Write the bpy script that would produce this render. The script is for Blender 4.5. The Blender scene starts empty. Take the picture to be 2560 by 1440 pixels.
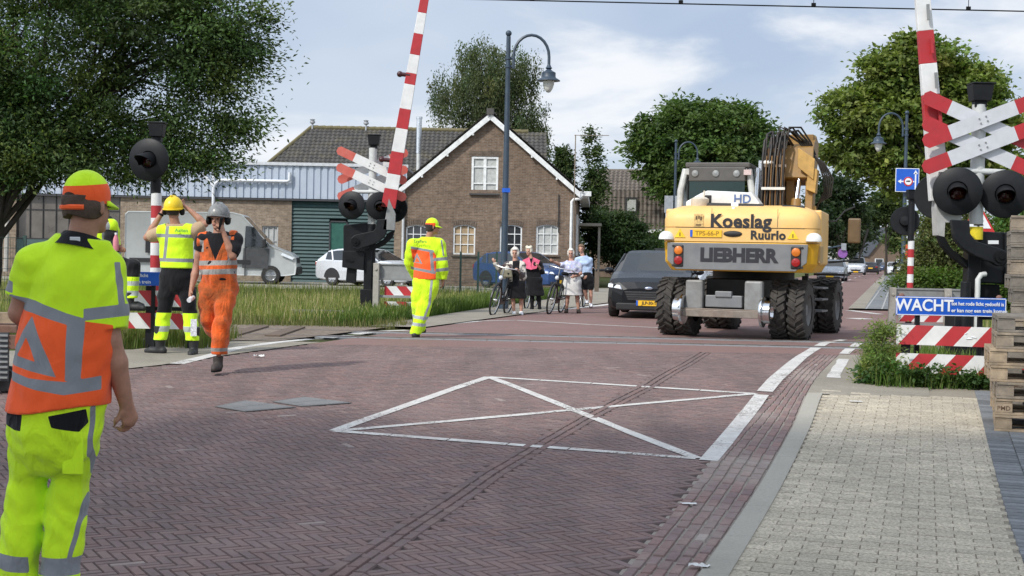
import bpy, bmesh, math, random
import numpy as np
from mathutils import Vector, Matrix, Euler
R = math.radians
SC = bpy.context.scene
COL = SC.collection
rnd = random.Random(7)

# ------------------------------------------------------------------ camera, world, sun, exposure
F_PX = 3413.0; CAM_Z = 1.30
TH = math.atan(80/F_PX); RO = R(1.15)
_r0 = Vector((1,0,0)); _u0 = Vector((0,math.sin(TH),math.cos(TH))); FWD = Vector((0,math.cos(TH),-math.sin(TH)))
RGT = _r0*math.cos(RO) + _u0*math.sin(RO); UPV = _u0*math.cos(RO) - _r0*math.sin(RO)
cam_d = bpy.data.cameras.new('camera'); cam = bpy.data.objects.new('camera', cam_d); COL.objects.link(cam)
cam_d.sensor_width = 36; cam_d.lens = 36*F_PX/2560; cam_d.clip_start = 0.1; cam_d.clip_end = 6000
m3 = Matrix((RGT, UPV, -FWD)).transposed()
cam.matrix_world = Matrix.Translation((0,0,CAM_Z)) @ m3.to_4x4()
SC.camera = cam
SC.view_settings.view_transform = 'Standard'; SC.view_settings.look = 'None'; SC.view_settings.gamma = 1
SC.view_settings.exposure = 0.40
SC.cycles.use_denoising = True
SC.cycles.max_bounces = 6; SC.cycles.transparent_max_bounces = 12

SUN_EL, SUN_AZ = R(41), R(222)      # azimuth clockwise from +y: behind the camera, to the left
sd = Vector((math.sin(SUN_AZ)*math.cos(SUN_EL), math.cos(SUN_AZ)*math.cos(SUN_EL), math.sin(SUN_EL)))
sun_d = bpy.data.lights.new('sun', 'SUN'); sun_d.energy = 2.4; sun_d.angle = R(2.5); sun_d.color = (1,0.955,0.88)
sun = bpy.data.objects.new('sun', sun_d); COL.objects.link(sun)
sun.rotation_euler = sd.to_track_quat('Z','Y').to_euler()

def make_world():
    w = bpy.data.worlds.new('World'); SC.world = w; w.use_nodes = True
    nt = w.node_tree; N = nt.nodes; L = nt.links
    N.clear()
    out = N.new('ShaderNodeOutputWorld'); bg = N.new('ShaderNodeBackground'); bg.inputs[1].default_value = 0.135
    sky = N.new('ShaderNodeTexSky'); sky.sky_type = 'NISHITA'; sky.sun_disc = False
    sky.sun_elevation = SUN_EL; sky.sun_rotation = SUN_AZ; sky.air_density = 1.0; sky.dust_density = 1.2; sky.ozone_density = 1.6
    # clouds: mask from the view direction, stretched so the banks lie flat
    tc = N.new('ShaderNodeTexCoord'); mp = N.new('ShaderNodeMapping'); mp.inputs['Scale'].default_value = (1,1,2.6)
    mp.inputs['Location'].default_value = (3.1,0.45,0.2)
    L.new(tc.outputs['Generated'], mp.inputs[0])
    def noise(scale, det, rough, dist=0.0):
        n = N.new('ShaderNodeTexNoise'); n.inputs['Scale'].default_value = scale; n.inputs['Detail'].default_value = det
        n.inputs['Roughness'].default_value = rough; n.inputs['Distortion'].default_value = dist
        L.new(mp.outputs[0], n.inputs['Vector']); return n
    n1 = noise(3.6, 8, 0.55, 0.3); n2 = noise(2.1, 4, 0.5, 0.0)
    r1 = N.new('ShaderNodeValToRGB'); r1.color_ramp.elements[0].position = 0.47; r1.color_ramp.elements[1].position = 0.63
    r1.color_ramp.interpolation = 'EASE'
    L.new(n1.outputs[0], r1.inputs[0])
    # thin grey-blue veil over everything, then bright heaps
    veil = N.new('ShaderNodeMixRGB'); veil.inputs[0].default_value = 0.92
    vr = N.new('ShaderNodeValToRGB'); vr.color_ramp.elements[0].position = 0.40; vr.color_ramp.elements[1].position = 0.58
    vr.color_ramp.elements[0].color = (2.6,3.15,4.1,1); vr.color_ramp.elements[1].color = (3.55,4.0,4.7,1)
    L.new(n2.outputs[0], vr.inputs[0])
    L.new(sky.outputs[0], veil.inputs[1]); L.new(vr.outputs[0], veil.inputs[2])
    cl = N.new('ShaderNodeMixRGB'); cl.inputs[2].default_value = (5.3,5.45,5.7,1)
    mm = N.new('ShaderNodeMath'); mm.operation = 'MULTIPLY'; mm.inputs[1].default_value = 0.95
    L.new(r1.outputs[0], mm.inputs[0]); L.new(mm.outputs[0], cl.inputs[0]); L.new(veil.outputs[0], cl.inputs[1])
    # cloud glow towards the sun, added outside the view to lift fill light
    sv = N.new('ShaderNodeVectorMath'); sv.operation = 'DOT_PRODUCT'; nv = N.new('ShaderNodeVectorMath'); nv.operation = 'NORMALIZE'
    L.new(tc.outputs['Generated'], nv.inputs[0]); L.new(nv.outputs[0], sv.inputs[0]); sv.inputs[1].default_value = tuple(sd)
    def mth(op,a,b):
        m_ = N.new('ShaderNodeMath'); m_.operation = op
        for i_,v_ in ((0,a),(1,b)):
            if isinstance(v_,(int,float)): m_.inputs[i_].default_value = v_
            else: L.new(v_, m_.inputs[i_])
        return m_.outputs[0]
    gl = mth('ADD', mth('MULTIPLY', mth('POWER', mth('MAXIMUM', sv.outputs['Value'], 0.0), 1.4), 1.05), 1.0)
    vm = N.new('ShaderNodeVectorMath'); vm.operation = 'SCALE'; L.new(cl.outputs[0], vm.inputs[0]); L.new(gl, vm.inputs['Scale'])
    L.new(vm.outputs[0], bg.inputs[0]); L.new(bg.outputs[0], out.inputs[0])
make_world()

# ------------------------------------------------------------------ pixel <-> world (photo pixels, 2560 x 1440)
def gz(y):
    t = max(0.0, min(1.0, (y-8.0)/9.0)); t = t*t*(3-2*t); return -0.27*(1-t)
def ray(px, py):
    return FWD + RGT*((px-1280)/F_PX) + UPV*((720-py)/F_PX)
def W(px, py, d):
    v = ray(px,py); k = d/v.y; return Vector((v.x*k, d, CAM_Z+v.z*k))
def G(px, py, h=0.0):
    v = ray(px,py); z = h
    for _ in range(60):
        k = (z-CAM_Z)/v.z; z = gz(v.y*k)+h
    return Vector((v.x*k, v.y*k, z))
def HZ(px): return 640+0.02007*(px-1280)

# ------------------------------------------------------------------ materials
def lin(h):
    h = h.lstrip('#'); c = [int(h[i:i+2],16)/255 for i in (0,2,4)]
    return tuple(x/12.92 if x <= 0.04045 else ((x+0.055)/1.055)**2.4 for x in c)
def as_col(c): return lin(c) if isinstance(c,str) else c
class NB:
    """small node builder"""
    def __init__(s, name):
        s.m = bpy.data.materials.new(name); s.m.use_nodes = True; s.nt = s.m.node_tree; s.N = s.nt.nodes; s.L = s.nt.links
        s.b = s.N['Principled BSDF']; s._tc = None
    def tc(s, kind='Object'):
        if s._tc is None: s._tc = s.N.new('ShaderNodeTexCoord')
        return s._tc.outputs[kind]
    def geo(s): return s.N.new('ShaderNodeNewGeometry').outputs['Position']
    def val(s, sock, v):
        if hasattr(v,'is_output') or isinstance(v, bpy.types.NodeSocket): s.L.new(v, sock)
        else: sock.default_value = v
    def noise(s, scale, detail=4, rough=0.6, vec=None, dist=0):
        n = s.N.new('ShaderNodeTexNoise'); n.inputs['Scale'].default_value = scale; n.inputs['Detail'].default_value = detail
        n.inputs['Roughness'].default_value = rough; n.inputs['Distortion'].default_value = dist
        s.L.new(vec if vec is not None else s.tc(), n.inputs['Vector']); return n.outputs[0]
    def ramp(s, fac, stops, interp='LINEAR'):
        r = s.N.new('ShaderNodeValToRGB'); cr = r.color_ramp; cr.interpolation = interp
        while len(cr.elements) < len(stops): cr.elements.new(0.5)
        for e,(p,c) in zip(cr.elements, stops):
            e.position = p; c = as_col(c) if not isinstance(c,(int,float)) else (c,c,c); e.color = (*c[:3],1)
        s.L.new(fac, r.inputs[0]); return r.outputs[0]
    def math(s, op, a, b=0.0, c=None):
        n = s.N.new('ShaderNodeMath'); n.operation = op; s.val(n.inputs[0],a); s.val(n.inputs[1],b)
        if c is not None: s.val(n.inputs[2],c)
        return n.outputs[0]
    def mix(s, fac, a, b, mode='MIX'):
        n = s.N.new('ShaderNodeMixRGB'); n.blend_type = mode; s.val(n.inputs[0],fac)
        for i,v in ((1,a),(2,b)):
            if isinstance(v, bpy.types.NodeSocket): s.L.new(v, n.inputs[i])
            else: n.inputs[i].default_value = (*as_col(v)[:3],1)
        return n.outputs[0]
    def attr(s, name, out='Fac'):
        n = s.N.new('ShaderNodeAttribute'); n.attribute_name = name; return n.outputs[out]
    def sep(s, vec):
        n = s.N.new('ShaderNodeSeparateXYZ'); s.L.new(vec, n.inputs[0]); return n.outputs
    def bump(s, h, strength=0.3, dist=0.01):
        n = s.N.new('ShaderNodeBump'); n.inputs['Strength'].default_value = strength; n.inputs['Distance'].default_value = dist
        s.L.new(h, n.inputs['Height']); s.L.new(n.outputs[0], s.b.inputs['Normal'])
    def color(s, c):
        if isinstance(c, bpy.types.NodeSocket): s.L.new(c, s.b.inputs['Base Color'])
        else: s.b.inputs['Base Color'].default_value = (*as_col(c)[:3],1)
    def set(s, rough=None, metal=None, spec=None, **kw):
        if rough is not None: s.val(s.b.inputs['Roughness'], rough)
        if metal is not None: s.val(s.b.inputs['Metallic'], metal)
        if spec is not None: s.val(s.b.inputs['Specular IOR Level'], spec)
        for k,v in kw.items(): s.val(s.b.inputs[k], v)
_mats = {}
def M(name, col='#808080', rough=0.6, metal=0.0, var=0.18, scale=6.0, dirt=None, dirt_amt=0.0, bump=0.0, bscale=60.0, world=False, **kw):
    """a painted / plain procedural surface with patchy tone, patchy gloss, optional grime and grain"""
    if name in _mats: return _mats[name]
    n = NB(name); c = as_col(col)
    wv = n.geo() if world else None
    f = n.noise(scale, 6, 0.62, wv)
    lo = tuple(x*(1-var) for x in c); hi = tuple(min(1,x*(1+var)) for x in c)
    cc = n.ramp(f, [(0.3,lo),(0.7,hi)])
    if dirt:
        g = n.noise(scale*0.7, 8, 0.75, wv, 0.6)
        gm = n.ramp(g, [(0.5-0.2*dirt_amt,0.0),(0.72,1.0)])
        cc = n.mix(n.math('MULTIPLY', gm, dirt_amt), cc, dirt)
    n.color(cc)
    n.set(rough=n.math('ADD', n.math('MULTIPLY', f, 0.24), rough-0.12), metal=metal, **kw)
    if bump: n.bump(n.noise(bscale, 5, 0.6, wv), bump, 0.01)
    _mats[name] = n.m; return n.m
def MA(name, rough=0.8, attr='col', bump=0.2, bscale=80, nvar=0.25, nscale=25, spec=0.3, wear=None, streak=False):
    """colour from a face attribute, with fine grain"""
    if name in _mats: return _mats[name]
    n = NB(name); a = n.attr(attr,'Color')
    f = n.noise(nscale, 6, 0.7, vec=n.geo())
    g = n.ramp(f, [(0.25,1-nvar),(0.75,1+nvar)])
    c = n.mix(1.0, a, g, 'MULTIPLY')
    if wear:
        w = n.noise(0.55, 6, 0.62, vec=n.geo(), dist=0.4); c = n.mix(n.ramp(w,[(0.46,0.0),(0.72,wear[1])]), c, wear[0])
    if streak:
        mp = n.N.new('ShaderNodeMapping'); mp.inputs['Rotation'].default_value = (0,0,0.276); mp.inputs['Scale'].default_value = (1.6,0.22,1); n.L.new(n.geo(),mp.inputs[0])
        c = n.mix(n.ramp(n.noise(1.0,6,0.65,vec=mp.outputs[0],dist=0.3),[(0.46,0.0),(0.68,0.5)]),c,(0.095,0.073,0.070)); c = n.mix(n.ramp(n.noise(2.3,7,0.75,vec=n.geo(),dist=0.8),[(0.60,0.0),(0.72,0.5)]),c,(0.08,0.066,0.066))
    n.color(c); n.set(rough=rough, spec=spec)
    if bump: n.bump(n.noise(bscale,5,0.65, vec=n.geo()), bump, 0.006)
    _mats[name] = n.m; return n.m

# ------------------------------------------------------------------ mesh building
class MB:
    def __init__(s): s.v = []; s.f = []; s.mi = []; s.c = []; s.sm = []
    def add(s, vs, fs, mi=0, M4=None, col=None, smooth=False):
        o = len(s.v)
        for p in vs:
            p = Vector(p); s.v.append(M4 @ p if M4 is not None else p)
        for f in fs:
            s.f.append(tuple(o+i for i in f)); s.mi.append(mi); s.c.append(col); s.sm.append(smooth)
        return s
    def box(s, c, size, mi=0, rot=None, taper=None, col=None):
        x,y,z = [d/2 for d in size]; tx,ty = taper or (1,1)
        vs = [(-x,-y,-z),(x,-y,-z),(x,y,-z),(-x,y,-z),(-x*tx,-y*ty,z),(x*tx,-y*ty,z),(x*tx,y*ty,z),(-x*tx,y*ty,z)]
        M4 = Matrix.Translation(c)
        if rot is not None: M4 = M4 @ (rot if isinstance(rot,Matrix) else Euler(rot).to_matrix()).to_4x4()
        return s.add(vs, [(0,3,2,1),(4,5,6,7),(0,1,5,4),(1,2,6,5),(2,3,7,6),(3,0,4,7)], mi, M4, col)
    def quad(s, a,b,c,d, mi=0, col=None): return s.add([a,b,c,d],[(0,1,2,3)],mi,None,col)
    def tube(s, pts, rad, mi=0, n=10, caps=True, smooth=True, col=None, flat=None):
        """tube along points; rad a number or a list; flat = (normal vec, ratio) squashes the section"""
        pts = [Vector(p) for p in pts]; rs = rad if isinstance(rad,(list,tuple)) else [rad]*len(pts)
        o = len(s.v); prev = None
        for i,p in enumerate(pts):
            t = (pts[min(i+1,len(pts)-1)]-pts[max(i-1,0)])
            t = t.normalized() if t.length > 1e-9 else Vector((0,0,1))
            if prev is None:
                a = Vector((0,0,1)) if abs(t.z) < 0.9 else Vector((1,0,0)); u = (a-t*a.dot(t)).normalized()
            else:
                u = prev - t*prev.dot(t); u = u.normalized() if u.length > 1e-6 else t.orthogonal().normalized()
            prev = u; w = t.cross(u)
            for k in range(n):
                q = 2*math.pi*k/n; s.v.append(p + (u*math.cos(q)+w*math.sin(q))*rs[i])
        for i in range(len(pts)-1):
            for k in range(n):
                k2 = (k+1)%n; s.f.append((o+i*n+k, o+i*n+k2, o+(i+1)*n+k2, o+(i+1)*n+k)); s.mi.append(mi); s.c.append(col); s.sm.append(smooth)
        if caps:
            for idx in (range(n-1,-1,-1), range((len(pts)-1)*n, len(pts)*n)):
                s.f.append(tuple(o+k if idx is not None else k for k in idx)); s.mi.append(mi); s.c.append(col); s.sm.append(False)
        return s
    def cyl(s, a, b, r, r2=None, mi=0, n=14, smooth=True, col=None): return s.tube([a,b],[r, r if r2 is None else r2], mi, n, True, smooth, col)
    def lathe(s, prof, M4=None, mi=0, n=20, smooth=True, col=None, cap=True):
        """profile [(r,z)...] about z"""
        vs = []; fs = []
        for r_,z_ in prof:
            for k in range(n):
                q = 2*math.pi*k/n; vs.append((r_*math.cos(q), r_*math.sin(q), z_))
        for i in range(len(prof)-1):
            for k in range(n):
                k2 = (k+1)%n; fs.append((i*n+k, i*n+k2, (i+1)*n+k2, (i+1)*n+k))
        s.add(vs, fs, mi, M4, col, smooth)
        if cap:
            o = len(s.v)-len(vs)
            if prof[0][0] > 1e-4: s.f.append(tuple(o+k for k in range(n-1,-1,-1))); s.mi.append(mi); s.c.append(col); s.sm.append(False)
            if prof[-1][0] > 1e-4: s.f.append(tuple(o+(len(prof)-1)*n+k for k in range(n))); s.mi.append(mi); s.c.append(col); s.sm.append(False)
        return s
    def prism(s, poly, h0, h1, M4=None, mi=0, col=None, mi_side=None, smooth=False):
        """polygon in xy, extruded from z=h0 to h1 (poly counter-clockwise)"""
        n = len(poly); vs = [(x,y,h0) for x,y in poly]+[(x,y,h1) for x,y in poly]
        s.add(vs, [tuple(range(n-1,-1,-1)), tuple(range(n,2*n))], mi, M4, col)
        o = len(s.v)-2*n
        for k in range(n):
            k2 = (k+1)%n; s.f.append((o+k,o+k2,o+n+k2,o+n+k)); s.mi.append(mi if mi_side is None else mi_side); s.c.append(col); s.sm.append(smooth)
        return s
    def ell(s, c, rad, mi=0, n=14, m=9, rot=None, col=None):
        rx,ry,rz = rad; vs = [(0,0,-rz)]; fs = []
        for i in range(1,m):
            a = -math.pi/2+math.pi*i/m
            for k in range(n): q = 2*math.pi*k/n; vs.append((rx*math.cos(a)*math.cos(q), ry*math.cos(a)*math.sin(q), rz*math.sin(a)))
        vs.append((0,0,rz)); top = len(vs)-1
        for k in range(n):
            k2 = (k+1)%n; fs.append((0,1+k2,1+k)); fs.append((top,1+(m-2)*n+k,1+(m-2)*n+k2))
            for i in range(m-2): fs.append((1+i*n+k,1+i*n+k2,1+(i+1)*n+k2,1+(i+1)*n+k))
        M4 = Matrix.Translation(c)
        if rot is not None: M4 = M4 @ (rot if isinstance(rot,Matrix) else Euler(rot).to_matrix()).to_4x4()
        return s.add(vs, fs, mi, M4, col, True)
    def loft(s, rings, mi=0, closed=True, caps=True, smooth=True, mf=None):
        """rings of equal point count; mf(i,k) may give the material index"""
        o = len(s.v); n = len(rings[0])
        for r_ in rings:
            for p in r_: s.v.append(Vector(p))
        for i in range(len(rings)-1):
            for k in range(n if closed else n-1):
                k2 = (k+1)%n; s.f.append((o+i*n+k,o+i*n+k2,o+(i+1)*n+k2,o+(i+1)*n+k)); s.mi.append(mf(i,k) if mf else mi); s.c.append(None); s.sm.append(smooth)
        if caps and closed:
            s.f.append(tuple(o+k for k in range(n-1,-1,-1))); s.mi.append(mi); s.c.append(None); s.sm.append(False)
            s.f.append(tuple(o+(len(rings)-1)*n+k for k in range(n))); s.mi.append(mi); s.c.append(None); s.sm.append(False)
        return s
    def build(s, name, mats, parent=None, bevel=0.0, loc=None, seg=2, fix=True, ang=35):
        me = bpy.data.meshes.new(name); me.from_pydata([tuple(p) for p in s.v], [], s.f)
        if not isinstance(mats,(list,tuple)): mats = [mats]
        for m in mats: me.materials.append(m)
        me.polygons.foreach_set('material_index', s.mi)
        me.polygons.foreach_set('use_smooth', s.sm)
        if any(c is not None for c in s.c):
            a = me.attributes.new('col','FLOAT_COLOR','FACE')
            arr = np.ones((len(s.f),4),np.float32)
            for i,c in enumerate(s.c):
                if c is not None: arr[i,:3] = c[:3]
            a.data.foreach_set('color', arr.ravel())
        if fix and len(s.f) < 60000:
            bm = bmesh.new(); bm.from_mesh(me); bmesh.ops.recalc_face_normals(bm, faces=bm.faces); bm.to_mesh(me); bm.free()
        me.validate(); me.update()
        if any(s.sm): me.set_sharp_from_angle(angle=R(42))
        o = bpy.data.objects.new(name, me); COL.objects.link(o)
        if parent is not None: o.parent = parent
        if loc is not None: o.location = loc
        if bevel:
            md = o.modifiers.new('bevel','BEVEL'); md.width = bevel; md.segments = seg; md.limit_method = 'ANGLE'; md.angle_limit = R(ang)
        return o
def np_obj(name, V, Fc, mat, parent=None, col=None, smooth=False, attrs=None):
    """fast mesh from numpy arrays (faces all the same size)"""
    me = bpy.data.meshes.new(name); n = len(V); k = Fc.shape[1]; f = len(Fc)
    me.vertices.add(n); me.vertices.foreach_set('co', np.asarray(V,np.float32).ravel())
    me.loops.add(f*k); me.loops.foreach_set('vertex_index', np.asarray(Fc,np.int32).ravel())
    me.polygons.add(f); me.polygons.foreach_set('loop_start', np.arange(0,f*k,k,dtype=np.int32))
    try: me.polygons.foreach_set('loop_total', np.full(f,k,np.int32))
    except Exception: pass
    me.polygons.foreach_set('use_smooth', np.full(f,bool(smooth)))
    me.materials.append(mat)
    if col is not None:
        a = me.attributes.new('col','FLOAT_COLOR','FACE'); arr = np.ones((f,4),np.float32); arr[:,:3] = col; a.data.foreach_set('color', arr.ravel())
    for an,av in (attrs or {}).items():
        a = me.attributes.new(an,'FLOAT','POINT'); a.data.foreach_set('value', np.asarray(av,np.float32))
    me.update(calc_edges=True); me.validate()
    o = bpy.data.objects.new(name, me); COL.objects.link(o)
    if parent is not None: o.parent = parent
    return o
def tag(o, label, cat, group=None, kind=None):
    o['label'] = label; o['category'] = cat
    if group: o['group'] = group
    if kind: o['kind'] = kind
    return o
def thing(name, label, cat, loc=(0,0,0), rz=0.0, group=None):
    o = bpy.data.objects.new(name, None); COL.objects.link(o); o.location = loc; o.rotation_euler = (0,0,rz); o.empty_display_size = 0.2
    return tag(o, label, cat, group)
def struct(o, label=None, cat=None):
    o['kind'] = 'structure'
    if label: o['label'] = label
    if cat: o['category'] = cat
    return o
def copy_thing(o, parent=None):
    c = o.copy(); COL.objects.link(c)
    if parent is not None: c.parent = parent
    for ch in list(o.children): copy_thing(ch, c)
    return c
def text_part(name, txt, size, mat, parent, M4, bold=0.0, depth=0.002, align='CENTER', sx=1.0, spacing=1.0):
    """lettering as real raised letters, lying in the local xy plane of M4"""
    cu = bpy.data.curves.new(name,'FONT'); cu.body = txt; cu.size = size; cu.align_x = align; cu.align_y = 'CENTER'; cu.extrude = depth; cu.offset = bold
    cu.space_character = spacing; cu.resolution_u = 3
    to = bpy.data.objects.new(name, cu); COL.objects.link(to)
    dg = bpy.context.evaluated_depsgraph_get(); me = bpy.data.meshes.new_from_object(to.evaluated_get(dg)); me.name = name
    bpy.data.objects.remove(to); bpy.data.curves.remove(cu)
    me.transform(M4 @ Matrix.Diagonal((sx,1,1,1)))
    me.materials.clear(); me.materials.append(mat)
    o = bpy.data.objects.new(name, me); COL.objects.link(o)
    if parent is not None: o.parent = parent
    return o
FACE_CAM = Matrix.Rotation(R(90),4,'X')       # text lying in xy -> standing, facing -y
def TM(x,y,z, rz=0.0, extra=None):
    m = Matrix.Translation((x,y,z)) @ Matrix.Rotation(rz,4,'Z') @ FACE_CAM
    return m @ extra if extra is not None else m
# ------------------------------------------------------------------ ground, road, pavements, markings
KX, ANG = 0.283, math.atan(0.283)              # the street runs away to the right
DIR = Vector((math.sin(ANG), math.cos(ANG),0)); PERP = Vector((math.cos(ANG),-math.sin(ANG),0))
def left_edge(y): return -3.88+KX*(y-15.64) if y > 15.64 else -3.88+(y-15.64)*0.62
_re = [(-10,-4.0),(6.71,0.54),(10.37,1.52),(11.9,2.0),(14.0,2.70),(16.4,3.42),(18.4,4.05),(22.2,5.2),(37.5,9.25),(600,9.25+562.5*0.2795)]
def interp(tab, y):
    for (a,b),(c,d) in zip(tab, tab[1:]):
        if y <= c: return b+(d-b)*(y-a)/(c-a)
    return tab[-1][1]
def right_edge(y): return interp(_re, y)
YS = list(np.arange(-10,20,0.5))+list(np.arange(20,60,2.0))+list(np.arange(60,640,20.0))
def strip(name, xl, xr, y0, y1, h, mat, nx=1):
    ys = [y0]+[y for y in YS if y0 < y < y1]+[y1]; mb = MB(); mb.v = []
    for y in ys:
        a,b = xl(y), xr(y)
        for i in range(nx+1): mb.v.append(Vector((a+(b-a)*i/nx, y, gz(y)+h)))
    for j in range(len(ys)-1):
        for i in range(nx):
            o = j*(nx+1)+i; mb.f.append((o,o+1,o+nx+2,o+nx+1)); mb.mi.append(0); mb.c.append(None); mb.sm.append(True)
    return struct(mb.build(name, mat, fix=False))
def earth_mat():
    n = NB('earth'); v = n.geo(); a = n.noise(0.35,6,0.6,v); b = n.noise(9,6,0.7,v)
    c = n.mix(n.ramp(a,[(0.4,0.0),(0.6,1.0)]), n.ramp(b,[(0.3,'#4d4a36'),(0.7,'#6d6748')]), n.ramp(b,[(0.3,'#39451f'),(0.7,'#5a6a31')]))
    n.color(c); n.set(rough=0.95, spec=0.1); n.bump(n.noise(30,5,0.7,v),0.6,0.03); return n.m
def road_mat():
    n = NB('red_brick_road'); v = n.geo(); b = n.noise(26,6,0.75,v); a = n.noise(0.5,7,0.65,v,0.5); l = n.noise(2.2,5,0.6,v)
    c = n.ramp(b,[(0.28,(0.135,0.082,0.074)),(0.5,(0.200,0.122,0.108)),(0.75,(0.275,0.178,0.155))])
    c = n.mix(n.ramp(a,[(0.45,0.0),(0.7,0.5)]), c, (0.25,0.165,0.145)); c = n.mix(n.ramp(l,[(0.52,0.0),(0.75,0.35)]), c, (0.10,0.07,0.07))
    n.color(c); n.set(rough=0.82, spec=0.3); n.bump(b,0.35,0.006); return n.m
def grit_mat(name, lo, hi, sc=40, big=0.8):
    n = NB(name); v = n.geo(); b = n.noise(sc,6,0.75,v); a = n.noise(big,6,0.65,v,0.4)
    c = n.ramp(b,[(0.28,lo),(0.75,hi)]); c = n.mix(n.ramp(a,[(0.45,0.0),(0.75,0.45)]), c, tuple(x*0.62 for x in as_col(lo)))
    n.color(c); n.set(rough=0.9, spec=0.2); n.bump(b,0.5,0.01); return n.m
M_SAND = grit_mat('joint_sand',(0.055,0.041,0.039),(0.105,0.080,0.075))
M_PAVE = grit_mat('pale_pavement',(0.20,0.18,0.145),(0.38,0.345,0.285))
M_YARD = grit_mat('yard_concrete',(0.24,0.225,0.19),(0.36,0.335,0.285), 20, 0.3)
def paint_mat():
    n = NB('road_paint'); v = n.geo(); f = n.noise(14,6,0.7,v); w = n.noise(34,6,0.8,v,0.5); g = n.noise(1.1,4,0.6,v)
    n.color(n.mix(n.ramp(n.noise(5,6,0.7,v),[(0.38,0.0),(0.7,0.65)]),n.ramp(f,[(0.3,(0.52,0.51,0.48)),(0.7,(0.68,0.67,0.63))]),(0.40,0.35,0.33)))
    t = n.math('ADD',w,n.math('MULTIPLY',n.math('SUBTRACT',g,0.5),0.5)); n.val(n.b.inputs['Alpha'],n.ramp(t,[(0.575,1.0),(0.63,0.0)])); n.set(rough=0.8,spec=0.25); n.bump(w,0.4,0.004); return n.m
M_WHITE = paint_mat()
M_GREYBAND = grit_mat('crossing_panel',(0.17,0.175,0.18),(0.285,0.29,0.295), 18, 0.5)
def ground_sheet():
    xs = [-700,-300,-120,-60,-30,-15,0,15,30,60,120,300,700]; ys = [-60,-20]+[y for y in YS]+[900,1600]
    mb = MB()
    for y in ys:
        for x in xs: mb.v.append(Vector((x,y,gz(y)-0.03)))
    nx = len(xs)
    for j in range(len(ys)-1):
        for i in range(nx-1):
            o = j*nx+i; mb.f.append((o,o+1,o+nx+1,o+nx)); mb.mi.append(0); mb.c.append(None); mb.sm.append(True)
    return struct(mb.build('ground', earth_mat(), fix=False))
ground_sheet()
M_ROAD = road_mat()
strip('road', lambda y: left_edge(y), lambda y: right_edge(y)+(0.0 if y < 24 else 0.0), -10, 620, -0.008, M_SAND, 4)
strip('road_surface', lambda y: left_edge(y), lambda y: right_edge(y), 19.2, 620, 0.0, M_ROAD, 4)
# real bricks near the camera
def brick_quads(out, c, ux, uy, L, Wd, col, gap, zoff=0.0, ch=0.004):
    """one paver: raised top with chamfered sides; centre c (x,y), half axes"""
    hx, hy = L/2-gap, Wd/2-gap
    tz = rnd.uniform(-0.0016,0.0016)+zoff; tx, ty = rnd.gauss(0,0.004), rnd.gauss(0,0.004)
    P = []
    for (sx,sy) in ((-1,-1),(1,-1),(1,1),(-1,1)):
        x = c[0]+ux[0]*sx*(hx-ch)+uy[0]*sy*(hy-ch); y = c[1]+ux[1]*sx*(hx-ch)+uy[1]*sy*(hy-ch)
        P.append((x,y,gz(y)+tz+tx*sx*hx+ty*sy*hy))
    for (sx,sy) in ((-1,-1),(1,-1),(1,1),(-1,1)):
        x = c[0]+ux[0]*sx*hx+uy[0]*sy*hy; y = c[1]+ux[1]*sx*hx+uy[1]*sy*hy
        P.append((x,y,gz(y)-0.012+zoff))
    o = len(out[0]); out[0].extend(P)
    for f in ((0,1,2,3),(4,5,1,0),(5,6,2,1),(6,7,3,2),(7,4,0,3)):
        out[1].append(tuple(o+i for i in f)); out[2].append(col)
def in_view(x,y): return y > 5.2 and abs(x) < 0.375*y+1.6
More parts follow.
